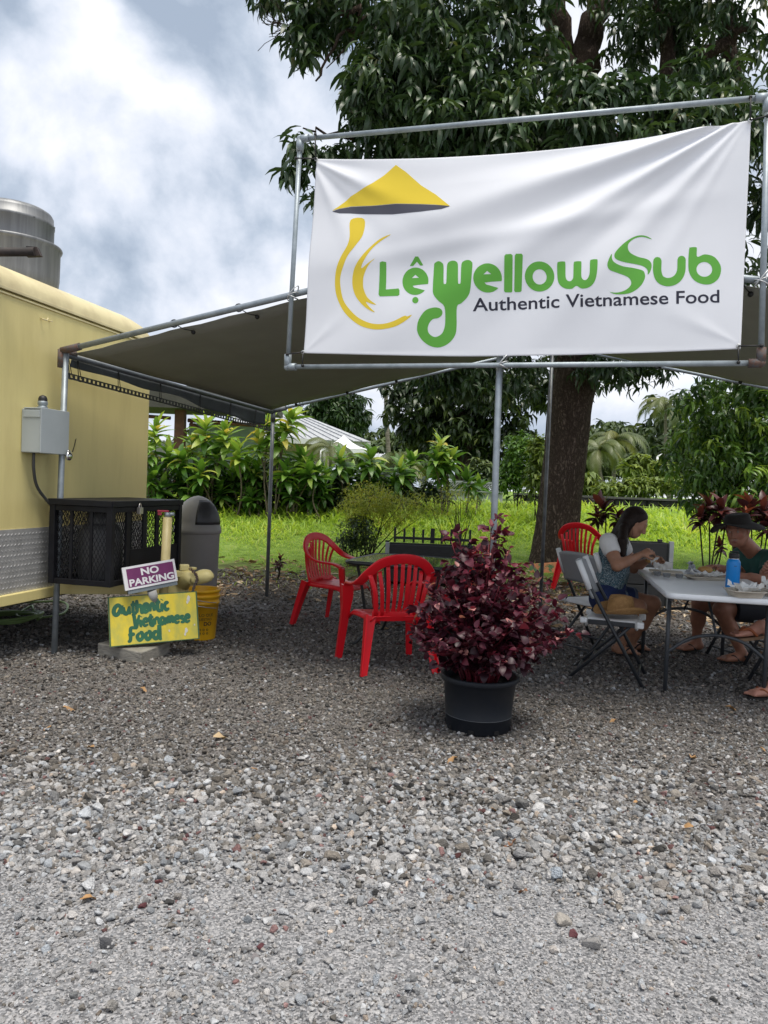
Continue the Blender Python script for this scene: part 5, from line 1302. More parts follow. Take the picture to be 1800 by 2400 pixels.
mb = MB(); p = kp(-.04, .32, cz1 - .06); mb.box(p, (.03, .045, .05), M_=RM); mb.tube([p + Vector((0, 0, .02)) + wv * math.cos(a) * .016 + Vector((0, 0, math.sin(a) * .035)) for a in np.linspace(0, PI, 9)], .005, 6); mb.build('padlock', mat('brass_lock', (.55, .52, .48), .3, metal=.8), cg, w=True, bevel=.004)
for q in (-.3, .9):
    tb(wp(0, 0, cz0 - .03) + wv * 0, kp(cl, cw / 2 + q * .3, cz0 - .03), .04, .05, CG, 'tongue_mount', cg)
tb(wp(-.05, 0, 1.06), kp(cl, .02, 1.06), .02, .03, CG, 'wall_bracket', cg)
CYL = mat('gas_bottle_white', (.10, .10, .10), .5)
for k, ss in enumerate((.24,)):
    g_ = thing('gas_bottle', 'dark gas bottle standing inside the black mesh cage', 'gas bottle', kp(cl / 2, ss, cz0 + .008))
    mb = MB(); mb.lathe([(.001, 0), (.12, .0), (.155, .03), (.155, .36), (.12, .42), (.05, .45), (.001, .45)], kp(cl / 2, ss, cz0 + .008), 24); mb.build('bottle_body', CYL, g_, w=True)
    mb = MB(); mb.lathe([(.10, .43), (.10, .52), (.095, .52), (.095, .43)], kp(cl / 2, ss, cz0 + .008), 20); mb.build('collar', CYL, g_, w=True)

# ================================================================== SIGNS, BUCKET, BIN
def quad_frame(p_bl, p_br, p_tl):
    x = (p_br - p_bl); y = (p_tl - p_bl); n = x.cross(y).normalized(); return x, y, n
def plate(name, bl, br, tl, th, m_, par, bev=0.0):
    x, y, n = quad_frame(bl, br, tl); mb = MB(); q = [bl, br, br + y, tl]; q[2] = br + (tl - bl)
    mb.hexa([v - n * th for v in q] + q); return mb.build(name, m_, par, w=True, bevel=bev)
# paver / block
b0, b1, b2 = gr(228, 1536), gr(330, 1558), gr(398, 1532)
b3 = b0 + (b2 - b1); blk = thing('block', 'weathered grey timber block lying on the gravel under the yellow sign', 'block', (b0 + b2) / 2)
mb = MB(); zt = .088; mb.hexa([Vector((p.x, p.y, -.01)) for p in (b0, b1, b2, b3)] + [Vector((p.x, p.y, zt + dz)) for p, dz in ((b0, .004), (b1, 0), (b2, .003), (b3, .006))])
mb.build('block_body', mat('weathered_block', (.30, .285, .25), .9, col2=(.17, .16, .14), vscale=9, bump=.6, bscale=35, stretch=(1, 1, 3)), blk, w=True, bevel=.008)
# yellow painted board
s_bl, s_br = at(257, 1517, 5.46), at(468, 1497, 5.72); s_tl = at(252, 1400, 5.53); s_bl.z = max(s_bl.z, zt + .002)
yb = thing('painted_board', 'hand painted yellow board with green script leaning at the trailer tongue', 'sign', (s_bl + s_br) / 2)
x_, y_, n_ = quad_frame(s_bl, s_br, s_tl)
if n_.y > 0: n_ = -n_
mb = MB(); q = [s_bl, s_br, s_br + y_, s_tl]; mb.hexa([v - n_ * .022 for v in q] + q)
mb.build('board', mat('yellow_paint', (.66, .52, .035), .55, col2=(.46, .42, .07), vscale=11, contrast=(.38, .58), bump=.3, bscale=25, stretch=(1, 1, .4)), yb, w=True, bevel=.004)
for (a, b2) in ((0, 1), (1, 2), (2, 3), (3, 0)):
    p, r_ = q[a], q[b2]; mid = (q[0] + q[2]) / 2; inn = lambda v: v + (mid - v).normalized() * .012
    mb = MB(); mb.add([p + n_ * .0012, r_ + n_ * .0012, inn(r_) + n_ * .0012, inn(p) + n_ * .0012], [(0, 1, 2, 3)]); mb.build('edge_line', mat('edge_green', (.05, .12, .05), .6), yb, w=True)
def on_board(u, v, off=.003): return s_bl + x_ * u + y_ * v + n_ * off
SCR = {'A': ([[(.95, .05), (.85, .5), (.55, .78), (.2, .62), (.05, .3), (.2, .05), (.5, .1), (.78, .45), (.9, .72), (.82, .3), (1.0, .08)]], 1.05),
       'u': ([[(.05, .6), (.1, .15), (.35, .05), (.6, .3), (.66, .62)], [(.66, .62), (.66, .15), (.85, .05)]], .8), 't': ([[(.3, 1.0), (.25, .2), (.45, .03), (.6, .1)], [(.0, .68), (.6, .72)]], .58),
       'h': ([[(.1, 1.05), (.1, .02)], [(.1, .35), (.4, .6), (.58, .4), (.6, .05), (.75, .05)]], .75), 'e': ([[(.05, .32), (.5, .4), (.45, .62), (.2, .6), (.05, .3), (.22, .04), (.6, .14)]], .62),
       'n': ([[(.1, .6), (.1, .03)], [(.1, .35), (.4, .62), (.58, .4), (.6, .05)]], .72), 'i': ([[(.15, .6), (.15, .1), (.3, .04)], [(.15, .85), (.2, .9)]], .38), 'c': ([[(.52, .52), (.28, .62), (.06, .35), (.22, .05), (.58, .14)]], .62),
       'V': ([[(.0, .95), (.15, 1.0), (.3, .05), (.4, .05), (.75, 1.0)]], .72), 'm': ([[(.08, .6), (.08, .03)], [(.08, .4), (.3, .6), (.42, .4), (.42, .05)], [(.42, .4), (.62, .62), (.76, .4), (.76, .04)]], .92), 'a': ([[(.55, .55), (.25, .6), (.06, .3), (.25, .05), (.52, .3), (.58, .6), (.56, .12), (.72, .05)]], .74),
       's': ([[(.5, .6), (.2, .55), (.18, .4), (.45, .28), (.4, .06), (.08, .08)]], .58), 'F': ([[(.8, .95), (.35, 1.0), (.3, .5), (.25, .1), (.05, .0)], [(.1, .5), (.65, .55)]], .75), 'o': ([[(.3, .6), (.08, .35), (.25, .04), (.52, .25), (.45, .58), (.28, .6)]], .66), 'd': ([[(.5, .5), (.22, .55), (.06, .28), (.25, .04), (.5, .25), (.6, 1.05), (.6, .05), (.72, .05)]], .74)}
GP = mat('green_brush_paint', (.012, .085, .045), .5, col2=(.018, .13, .06), vscale=12)
def script(word, u0, v0, sx, sy, slope_=0.0, w_=.03):
    x = 0; k = 0
    for chh in word:
        st, adv = SCR[chh]
        for pts in st:
            P2 = [(u0 + (x + px) * sx, (v0 + slope_ * (x + px) * sx + py * sy)) for px, py in pts]
            asp = x_.length / y_.length; wk = w_ * rng.uniform(.85, 1.2); k += 1
            Q = catmull([(p[0] * asp, p[1], 0) for p in P2], 6); mb = MB(); m2 = len(Q); vs_ = []
            for i in range(m2):
                tt_ = (Q[min(i + 1, m2 - 1)] - Q[max(i - 1, 0)]).normalized(); nn2 = Vector((-tt_.y, tt_.x, 0)); wi = wk / 2 * (1 - .45 * (abs(i / (m2 - 1) * 2 - 1) ** 5))
                ofs = .0008 + .00006 * k + .00001 * i
                for sg in (-1, 1): e_ = Q[i] + nn2 * wi * sg; vs_.append(on_board(e_.x / asp, e_.y, ofs))
            mb.add(vs_, [(2 * i, 2 * i + 1, 2 * i + 3, 2 * i + 2) for i in range(m2 - 1)]); mb.build('brush_stroke', GP, yb, w=True)
        x += adv
script('Authentic', .055, .62, .102, .26, .05, .075); script('Vietnamese', .26, .355, .099, .24, .02, .07); script('Food', .19, .07, .135, .27, .03, .075)
SP = mat('faded_splash', (.66, .64, .56), .7)
for (u, v, r0_) in ((.90, .86, .055), (.885, .79, .035), (.85, .20, .05), (.835, .12, .03), (.66, .22, .025), (.95, .30, .02)):
    lp = [(u * 1.8 + r0_ * math.cos(q) * rng.uniform(.5, 1.1) * .8, v + r0_ * 1.3 * math.sin(q) * rng.uniform(.6, 1.1)) for q in np.linspace(0, 2 * PI, 15)[:-1]]
    V2, F2 = fill_mesh([lp], 10)
    mb = MB(); mb.add([on_board(a / 1.8, b2, .0019) for a, b2 in V2], F2); mb.build('worn_patch', SP, yb, w=True)
# NO PARKING sign
n_bl, n_br, n_tl = at(294, 1385, 5.50), at(417, 1361, 5.78), at(285, 1331, 5.52)
npk = thing('parking_sign', 'purple and white NO PARKING sign above the yellow board', 'sign', (n_bl + n_br) / 2)
X2, Y2, N2 = quad_frame(n_bl, n_br, n_tl)
if N2.y > 0: N2 = -N2
def nq(u, v, off=0.0): return n_bl + X2 * u + Y2 * v + N2 * off
def npl(u0, v0, u1, v1, o0, o1, m_, nm): 
    mb = MB(); mb.hexa([nq(u0, v0, o0), nq(u1, v0, o0), nq(u1, v1, o0), nq(u0, v1, o0), nq(u0, v0, o1), nq(u1, v0, o1), nq(u1, v1, o1), nq(u0, v1, o1)]); return mb.build(nm, m_, npk, w=True)
npl(0, 0, 1, 1, -.012, 0, mat('sign_white', (.72, .72, .74), .5), 'sign_panel'); npl(.07, .10, .955, .90, 0, .0018, mat('sign_purple', (.15, .022, .11), .45), 'purple_field')
npl(.05, -.17, .99, -.005, -.02, -.006, mat('sign_grey_edge', (.16, .19, .21), .5), 'lower_strip')
for txt, u0, u1, v0, vh in (('NO', .33, .67, .53, .31), ('PARKING', .09, .94, .13, .31)):
    tv, tf = text_mesh(txt, .5, .035); xa, xb = min(v[0] for v in tv), max(v[0] for v in tv); ya, yb2 = min(v[1] for v in tv), max(v[1] for v in tv)
    mb = MB(); mb.add([nq(u0 + (u1 - u0) * (x - xa) / (xb - xa), v0 + vh * (y - ya) / (yb2 - ya), .0032) for x, y in tv], tf); mb.build('lettering', MATS['sign_white'], npk, w=True)
pst = MB(); pst.tube([nq(.5, -.2, -.025), Vector((nq(.5, -.2).x, nq(.5, -.2).y + .05, .40))], .035, 10); pst.build('sign_post', mat('post_grey', (.35, .35, .34), .6), npk, w=True)
# bucket pair
bk = gr(467, 1496)
def bucket(z0, sc, label, name='bucket', txt=True):
    t = thing(name, label, 'bucket', (bk.x, bk.y, z0), 0, 'orange yellow nested buckets')
    BM = mat('bucket_yellow', (.85, .47, .015), .4, col2=(.76, .40, .015), spec=.4)
    mb = MB(); mb.lathe([(.001, .004), (.128, .004), (.130, .012), (.150, .30), (.158, .302), (.158, .318), (.151, .320), (.152, .352), (.162, .354), (.164, .372), (.158, .378), (.150, .372), (.128, .02), (.001, .02)], (bk.x, bk.y, z0), 40); mb.build('pail', BM, t, w=True)
    mb = MB(); mb.tube([Vector((bk.x + .165 * math.cos(a), bk.y + .165 * math.sin(a) * .98, z0 + .345 - .10 * math.sin((a + 2.9) / 2.9 * 1.0) )) for a in np.linspace(-2.7, -.45, 20)], .003, 5); mb.build('bail_handle', WIRE, t, w=True)
    return t
bA = bucket(0.0, 1, 'lower yellow bucket with black print standing behind the painted board'); bB = bucket(.045, 1, 'upper yellow bucket nested in the lower printed one')
PB = mat('bucket_print', (.03, .02, .015), .5)
def wrap_text(txt, ang, z, h, m_=PB, off=.0015, bold=0.0):
    tv, tf = text_mesh(txt, .35, bold); mb = MB(); P = []
    for x, y in tv:
        zz = z + y * h; r_ = .130 + (zz - .012) * (.020 / .288) + off; a = ang + x * h / r_; P.append(Vector((bk.x + math.cos(a) * r_, bk.y + math.sin(a) * r_, zz)))
    mb.add(P, tf); mb.build('print', m_, bA, w=True)
vA = math.atan2(-bk.y, -bk.x)
wrap_text('ES LO QUE', vA - .34, .205, .034); wrap_text('NUESTRO', vA - .22, .172, .030); wrap_text('DO', vA + .22, .130, .044, bold=.03)
for i in range(3):
    for j in range(2):
        mb = MB(); a = vA + .02 + i * .22; r_ = .139
        mb.tube([Vector((bk.x + math.cos(a + .05 * math.cos(q)) * r_, bk.y + math.sin(a + .05 * math.cos(q)) * r_, .096 - j * .030 + .008 * math.sin(q))) for q in np.linspace(0, 2 * PI, 11)[:-1]], .0018, 4, closed=True); mb.build('print', PB, bA, w=True)
# trash can
tcx = at(471, 1200, 7.5); tb_ = Vector((tcx.x - .03, 7.5, 0))
bn = thing('trash_can', 'grey dome top trash can standing right of the black cage', 'trash can', tb_)
TG = mat('bin_grey', (.30, .29, .275), .5, col2=(.26, .25, .235), vscale=3, spec=.35); TG2 = mat('bin_dark_flap', (.035, .036, .038), .45)
mb = MB(); mb.lathe([(.001, .0), (.19, .0), (.195, .02), (.205, .3), (.218, .80), (.224, .82), (.001, .82)], tb_, 48); mb.build('can_body', TG, bn, w=True)
mb = MB(); mb.lathe([(.222, .80), (.232, .805), (.232, .842), (.226, .848), (.224, .87), (.218, .875), (.214, .93)], tb_, 48); mb.build('rim_band', TG, bn, w=True)
domp = [(.214, .93 - .05)] + [(.214 * math.cos(q) ** .8 if q < 1.56 else .001, .93 + .235 * math.sin(q) - .05 * math.cos(q)) for q in np.linspace(0, PI / 2, 12)]
mb = MB(); mb.lathe(domp, tb_, 48); mb.build('dome_lid', TG, bn, w=True)
# push flap on the right facing side of the dome
fl = MB(); a0, a1 = R(-82), R(2); rows = []
for q in np.linspace(.05, 1.12, 9):
    r_ = .214 * math.cos(q) ** .8 + .004; z = .93 + .235 * math.sin(q) - .05 * math.cos(q)
    wd = 1 - .25 * (q / 1.12) ** 2
    rows.append([tb_ + Vector((math.cos(a) * r_, math.sin(a) * r_, z + .001)) for a in np.linspace((a0 + a1) / 2 - (a1 - a0) / 2 * wd, (a0 + a1) / 2 + (a1 - a0) / 2 * wd, 15)])
V = [p for r_ in rows for p in r_]; fl.add(V, [(i * 15 + j, i * 15 + j + 1, (i + 1) * 15 + j + 1, (i + 1) * 15 + j) for i in range(8) for j in range(14)], True); fo = fl.build('push_flap', TG2, bn, w=True)
md = fo.modifiers.new('t', 'SOLIDIFY'); md.thickness = .006; md.offset = 1
# garden hose coil under the trailer
hs_ = thing('garden_hose', 'green garden hose coiled on the ground under the trailer', 'hose', gr(40, 1455))
mb = MB(); c = gr(30, 1455); P = []
for q in np.linspace(0, 2 * PI * 3.2, 110): P.append(c + Vector((math.cos(q) * (.22 + .03 * math.sin(q * .7)), math.sin(q) * (.24 + .02 * math.cos(q * 1.3)), .02 + .012 * q / 6 + .01 * math.sin(q * 2.1))))
mb.tube(P, .011, 8); c2 = gr(100, 1440); P = [P[-1]] + [c2 + Vector((math.cos(q) * .2, math.sin(q) * .3, .02 + .06 * max(0, math.sin(q)))) for q in np.linspace(2.6, 8.2, 40)] + [c2 + Vector((-.6, .4, .02))]
mb.tube(P, .011, 8); mb.build('hose_tube', mat('hose_green', (.20, .30, .10), .5, col2=(.16, .24, .08)), hs_, w=True)

# ================================================================== CHAIRS
REDP = mat('red_plastic', (.70, .006, .016), .38, col2=(.63, .006, .014), vscale=2.5, spec=.45)
def rrect(w_, h, n=3, r_=.3):
    """rounded-rectangle profile"""
    out = []; rr = min(w_, h) * r_
    for cx, cy, a0 in ((w_ / 2 - rr, h / 2 - rr, 0), (-w_ / 2 + rr, h / 2 - rr, PI / 2), (-w_ / 2 + rr, -h / 2 + rr, PI), (w_ / 2 - rr, -h / 2 + rr, 1.5 * PI)):
        for k in range(n): a = a0 + PI / 2 * k / (n - 1); out.append((cx + rr * math.cos(a), cy + rr * math.sin(a)))
    return out
def red_chair():
    t = thing('red_chair', '', 'chair', (0, 0, 0))
    # seat pan, slightly dished
    nu, nv = 14, 14; V = []; F = []
    for i in range(nu + 1):
        for j in range(nv + 1):
            u, v = i / nu * 2 - 1, j / nv * 2 - 1
            hw = .235 + .02 * (v > 0) * v; x = u * hw * (1 - .06 * max(0, -v)); y = v * .225
            z = .425 - .018 * (1 - u * u) * (1 - v * v) + .02 * max(0, v) ** 3 * -1 - .035 * max(0, abs(u) - .86) / .14 - .035 * max(0, v - .88) / .12
            V.append((x, y, z))
    for i in range(nu):
        for j in range(nv): a = i * (nv + 1) + j; F.append((a, a + nv + 1, a + nv + 2, a + 1))
    mb = MB(); mb.add(V, F, True); so = mb.build('seat', REDP, t); md = so.modifiers.new('t', 'SOLIDIFY'); md.thickness = .012; md.offset = -1
    # hoop: arms running up into the top of the back
    half = [(.268, .225, .600, 1, 0, 0), (.283, .13, .632, 1, 0, .0), (.290, -.02, .640, 1, 0, .1), (.282, -.14, .672, 1, 0, .35), (.246, -.225, .745, .9, -.1, .55), (.165, -.272, .822, .55, -.2, .85), (.06, -.292, .855, .15, -.25, 1)]
    pts = [h[:3] for h in half] + [(-h[0], h[1], h[2]) for h in reversed(half)]
    wd = [h[3:] for h in half] + [(-h[3], h[4], h[5]) for h in reversed(half)]
    P = catmull(pts, 6); Wd = catmull(wd, 6)
    n = len(P); Wd = [w_ if w_.length > 1e-4 else Vector((0, 0, 1)) for w_ in Wd]
    sc = [(1.0 + .25 * math.sin(PI * i / (n - 1)), 1) for i in range(n)]
    # keep the wide direction continuous across the crown of the hoop
    for i in range(n):
        if i > n // 2: Wd[i] = Vector((Wd[i].x, Wd[i].y, Wd[i].z))
    mb = MB(); mb.sweep(P, rrect(.060, .020), Wd, True, sc); mb.build('back_hoop', REDP, t)
    # slats
    for k in range(7):
        f = (k - 3) / 3; xt, xb = f * .165, f * .125
        zt = .835 - .075 * abs(f) ** 2.4; yt = -.283 + .045 * abs(f) ** 2
        P = catmull([(xt, yt, zt), ((xt * .55 + xb * .45), -.275 + .02 * abs(f), .62), (xb, -.215, .425)], 5)
        mb = MB(); mb.sweep(P, rrect(.030, .008), [(1, 0, 0)] * len(P), True); mb.build('slat', REDP, t)
    for s_ in (-1, 1):
        P = catmull([(s_ * .235, -.228, .735), (s_ * .195, -.245, .60), (s_ * .175, -.215, .43)], 5)
        mb = MB(); mb.sweep(P, rrect(.034, .010), [(1, 0, 0)] * len(P), True); mb.build('slat', REDP, t)
    mb = MB(); P = catmull([(-.20, -.205, .425), (0, -.222, .422), (.20, -.205, .425)], 5); mb.sweep(P, rrect(.075, .012), [(0, -.1, 1)] * len(P), True); mb.build('lower_back_rail', REDP, t)
    # legs: L sections tapering down; the front pair carries the arms
    Lp = [(-.040, -.012), (.040, -.012), (.040, .045), (.026, .045), (.026, .004), (-.040, .004)]
    for s_ in (-1, 1):
        P = catmull([(s_ * .300, .285, 0), (s_ * .268, .238, .40), (s_ * .262, .228, .50), (s_ * .268, .222, .602)], 6); m_ = len(P)
        prof = [(a * s_, b_) for a, b_ in Lp]
        mb = MB(); mb.sweep(P, prof, [(1, 0, 0)] * m_, False, [(.62 + .5 * min(1, i / m_ * 1.3) - .25 * max(0, i / m_ - .7), .62 + .4 * min(1, i / m_ * 1.3)) for i in range(m_)]); mb.build('leg', REDP, t)
        P = catmull([(s_ * .285, -.315, 0), (s_ * .245, -.255, .25), (s_ * .215, -.205, .425)], 6); m_ = len(P); prof = [(a * s_, -b_) for a, b_ in Lp]
        mb = MB(); mb.sweep(P, prof, [(1, 0, 0)] * m_, False, [(.65 + .5 * i / m_, .65 + .5 * i / m_) for i in range(m_)]); mb.build('leg', REDP, t)
    return t
ch1 = red_chair(); ch1.location = (-.41, 7.24, 0); ch1.rotation_euler.z = math.atan2(-.86, -.51); ch1['label'] = 'red plastic armchair left of the glass table, side on'
ch2 = copy_tree(ch1); ch2.location = (.06, 5.68, 0); ch2.rotation_euler.z = .34; ch2['label'] = 'red plastic armchair in front of the glass table with its back to the viewer'
p3 = at(1366, 1378, 10.1); ch3 = copy_tree(ch1); ch3.location = (p3.x, 10.1, gh(10.1)); ch3.rotation_euler.z = -.62; ch3['label'] = 'red plastic armchair standing beside the big tree trunk behind the woman'
ch1.scale = ch2.scale = (.96, .96, .96)
for c in (ch1, ch2, ch3): c['group'] = 'red plastic armchairs'
p4 = Vector((.62, 6.75, 0)); ch4 = copy_tree(ch1); ch4.location = (.66, 6.95, 0); ch4.rotation_euler.z = 1.75; ch4['label'] = 'red plastic armchair mostly hidden behind the potted maroon plant'; ch4['group'] = 'red plastic armchairs'

WPL = mat('white_chair_plastic', (.78, .79, .79), .45, col2=(.72, .73, .73), vscale=3); GPL = mat('grey_chair_plastic', (.30, .315, .33), .5, col2=(.27, .28, .29)); DST = mat('chair_dark_steel', (.030, .033, .038), .4, col2=(.022, .024, .028), spec=.5)
def folding_chair():
    t = thing('folding_chair', '', 'chair', (0, 0, 0))
    mb = MB(); nu, nv = 10, 10; V = []; F = []
    for i in range(nu + 1):
        for j in range(nv + 1):
            u, v = i / nu * 2 - 1, j / nv * 2 - 1; rr = 1 - .05 * (abs(u) ** 4) * (abs(v) ** 4) * 2
            V.append((u * .205 * rr, .02 + v * .20 * rr, .452 - .012 * (1 - u * u) * (1 - v * v) - .03 * max(0, abs(u) - .9) / .1 - .03 * max(0, abs(v) - .9) / .1))
    for i in range(nu):
        for j in range(nv): a = i * (nv + 1) + j; F.append((a, a + nv + 1, a + nv + 2, a + 1))
    mb.add(V, F, True); o = mb.build('seat', WPL, t); md = o.modifiers.new('t', 'SOLIDIFY'); md.thickness = .014; md.offset = -1
    V = []; F = []                               # back panel, wrapping forward at the sides
    for i in range(nu + 1):
        for j in range(nv + 1):
            u, v = i / nu * 2 - 1, j / nv; z = .60 + .255 * v - .03 * abs(u) ** 3 * v; y = -.125 - (z - .60) * .46 + .035 * u * u - .01
            V.append((u * .235 * (1 - .05 * v * abs(u)), y, z))
    for i in range(nu):
        for j in range(nv): a = i * (nv + 1) + j; F.append((a, a + nv + 1, a + nv + 2, a + 1))
    mb = MB(); mb.add(V, F, True); o = mb.build('backrest', GPL, t); md = o.modifiers.new('t', 'SOLIDIFY'); md.thickness = .016
    for s_ in (-1, 1):
        mb = MB(); mb.tube([(s_ * .225, .255, 0), (s_ * .225, .05, .36), (s_ * .222, -.125, .66), (s_ * .215, -.215, .845)], .0135, 10); mb.build('upright', DST, t)
        mb = MB(); mb.tube([(s_ * .19, -.265, 0), (s_ * .19, .04, .30), (s_ * .19, .155, .425)], .0125, 10); mb.build('leg', DST, t)
        mb = MB(); mb.tube([(s_ * .222, -.125 - .012, .66), (s_ * .216, -.225, .86)], .022, 10); mb.build('corner_cap', WPL, t)
        mb = MB(); mb.box((s_ * .207, .02, .428), (.012, .32, .034)); mb.build('seat_rail', DST, t, bevel=.003)
        mb = MB(); mb.box((s_ * .20, .215, .432), (.05, .05, .045)); mb.box((s_ * .20, -.17, .435), (.05, .05, .04)); mb.build('seat_corner', WPL, t, bevel=.01)
    for y, z, xx in ((.215, .07, .225), (-.205, .06, .19), (-.11, .15, .19)):
        mb = MB(); mb.tube([(-xx, y, z), (xx, y, z)], .009, 8); mb.build('crossbar', DST, t)
    return t
fc1 = folding_chair(); fc1['label'] = 'white folding chair with a straw hat on its seat, facing the table'
ta = math.atan2(.34, 1.68)                     # table long axis leans this far from +Y towards +X
fdir = Vector((math.cos(-.36), math.sin(-.36), 0))
def face(v): return math.atan2(-v.x, v.y)
fc1.location = (1.69, 5.60, 0); fc1.rotation_euler.z = face(fdir)
fc2 = copy_tree(fc1); fc2.location = (1.80, 6.46, 0); fc2.rotation_euler.z = face(Vector((.86, .5, 0))); fc2['label'] = 'folding chair the woman sits on at the far end of the table'
fc3 = copy_tree(fc1); fc3.location = (3.13, 6.42, 0); fc3.rotation_euler.z = face(Vector((-.95, -.25, 0))); fc3['label'] = 'folding chair the man in the dark hat sits on'
fc4 = copy_tree(fc1); fc4.location = (3.02, 5.45, 0); fc4.rotation_euler.z = face(Vector((-.95, -.1, 0))); fc4['label'] = 'folding chair at the right edge under the person with crossed legs'
for c in (fc1, fc2, fc3, fc4): c['group'] = 'folding chairs at the white table'

# ================================================================== TABLES
TT = mat('table_top_white', (.80, .82, .84), .38, col2=(.75, .77, .79), vscale=2, bump=.05, bscale=200, spec=.4); TL = mat('table_leg_grey', (.055, .06, .068), .45, col2=(.045, .05, .056))
nl, flc = gr(1563, 1390, .72), gr(1491, 1330, .72); axv = Vector((flc.x - nl.x, flc.y - nl.y, 0)).normalized(); rtv = Vector((axv.y, -axv.x, 0))
TLN, TWD = 1.78, .78
def tp_(a, b_, z): p = nl + axv * a + rtv * b_; return Vector((p.x, p.y, z))       # a along, b across
wt = thing('folding_table', 'white plastic folding table with arched dark legs set for lunch', 'table', tp_(TLN / 2, TWD / 2, 0))
poly = []
for cx, cy, a0 in ((TLN - .06, TWD - .06, 0), (.06, TWD - .06, PI / 2), (.06, .06, PI), (TLN - .06, .06, 1.5 * PI)):
    for k in range(6): a = a0 + PI / 2 * k / 5; poly.append((cx + .06 * math.cos(a), cy + .06 * math.sin(a)))
mb = MB(); n = len(poly); c0 = (TLN / 2, TWD / 2)
rings = [(.685, .975), (.682, .992), (.690, 1.0), (.712, 1.0), (.720, .992)]
V = []
for z, k in rings:
    for x, y in poly: V.append(tp_(c0[0] + (x - c0[0]) * k, c0[1] + (y - c0[1]) * k, z))
F = [(i * n + j, i * n + (j + 1) % n, (i + 1) * n + (j + 1) % n, (i + 1) * n + j) for i in range(len(rings) - 1) for j in range(n)]
mb.add(V, F, True); mb.add(V[-n:], [tuple(range(n))]); mb.add([v + Vector((0, 0, .006)) for v in V[:n]], [tuple(reversed(range(n)))])
mb.build('table_top', TT, wt, w=True)
for a in (.36, 1.60):
    for b_ in (.075, TWD - .075):
        mb = MB(); mb.tube([tp_(a, b_, 0), tp_(a, b_, .68)], .0145, 12); o = mb.build('leg', TL, wt, w=True)
    mb = MB(); mb.tube(catmull([tp_(a, .075, .27), tp_(a, .22, .375), tp_(a, TWD / 2, .41), tp_(a, TWD - .22, .375), tp_(a, TWD - .075, .27)], 6), .0115, 10); mb.build('leg_arch', TL, wt, w=True)
    s_ = 1 if a < .9 else -1
    mb = MB(); mb.tube([tp_(a, TWD / 2, .40), tp_(a + s_ * .42, TWD / 2, .68)], .009, 8); mb.build('brace', TL, wt, w=True)
    mb = MB(); mb.tube([tp_(a, .0755, .62), tp_(a + .09 * s_, .0755, .675)], .006, 6); mb.build('latch', GALV, wt, w=True)
for b_ in (.05, TWD - .05):
    mb = MB(); mb.box(tp_(TLN / 2, b_, .674), (.02, TLN - .2, .028), -math.atan2(axv.x, axv.y)); mb.build('side_rail', TL, wt, w=True)

gt = thing('glass_table', 'low square garden table with dark reflective glass top between red chairs', 'table', (.24, 6.58, 0), -.32)
DG = mat('dark_green_glass', (.10, .13, .115), .16, spec=1.0, col2=(.08, .105, .093), coat=1.0); BK = mat('table_frame_black', (.02, .022, .022), .4)
poly = []; hs2 = .44
for cx, cy, a0 in ((hs2 - .1, hs2 - .1, 0), (-hs2 + .1, hs2 - .1, PI / 2), (-hs2 + .1, -hs2 + .1, PI), (hs2 - .1, -hs2 + .1, 1.5 * PI)):
    for k in range(6): a = a0 + PI / 2 * k / 5; poly.append((cx + .1 * math.cos(a), cy + .1 * math.sin(a)))
mb = MB(); mb.prism(poly, .700, .706); mb.build('glass_top', DG, gt, bevel=.002)
mb = MB(); mb.tube([(x, y, .694) for x, y in poly], .017, 8, closed=True); mb.build('rim', BK, gt)
for a in range(4):
    q = PI / 4 + a * PI / 2; mb = MB(); d0 = .46; x, y = math.cos(q), math.sin(q)
    mb.tube(catmull([(x * .50, y * .50, .69), (x * .44, y * .44, .45), (x * .40, y * .40, .15), (x * .47, y * .47, .03), (x * .54, y * .54, .008)], 6), .013, 10); mb.build('leg', BK, gt)
mb = MB(); mb.tube([(.29 * math.cos(q), .29 * math.sin(q), .30) for q in np.linspace(0, 2 * PI, 25)[:-1]], .008, 8, closed=True)
for a in range(4): q = PI / 4 + a * PI / 2; mb.tube([(.29 * math.cos(q), .29 * math.sin(q), .30), (.42 * math.cos(q), .42 * math.sin(q), .30)], .008, 8)
mb.build('brace_ring', BK, gt)
mb = MB(); mb.lathe([(.001, .715), (.03, .715), (.034, .708), (.03, .707)], (0, 0, 0), 16); mb.build('umbrella_cap', mat('rust_cap', (.10, .03, .025), .6), gt)

# ================================================================== POTTED MAROON PLANT
PX, PY = .575, 4.28
pot = thing('plant_pot', 'black plastic nursery pot on the gravel holding the maroon plant', 'pot', (PX, PY, 0))
BP = mat('pot_black', (.010, .013, .019), .5, col2=(.016, .018, .022), vscale=7, spec=.25, rvar=.08, contrast=(.3, .75))
mb = MB(); mb.lathe([(.001, .004), (.176, .004), (.180, .010), (.184, .080), (.187, .083), (.187, .087), (.185, .090), (.201, .270), (.206, .272), (.217, .276), (.220, .284), (.220, .300), (.214, .306), (.205, .304), (.200, .295), (.188, .25), (.001, .245)], (0, 0, 0), 64); mb.build('pot_body', BP, pot)
mb = MB(); mb.lathe([(.001, .262), (.10, .268), (.192, .255), (.192, .25), (.001, .25)], (0, 0, 0), 32); mb.build('soil', mat('potting_soil', (.02, .015, .011), .95, bump=.8, bscale=60), pot)
for k in range(8):
    a = k * PI / 4 - 1.9; mb = MB(); mb.box((math.cos(a) * .1815, math.sin(a) * .1815, .022), (.012, .03, .022), a); mb.build('drain_notch', mat('notch_dark', (.004, .004, .005), .8), pot)
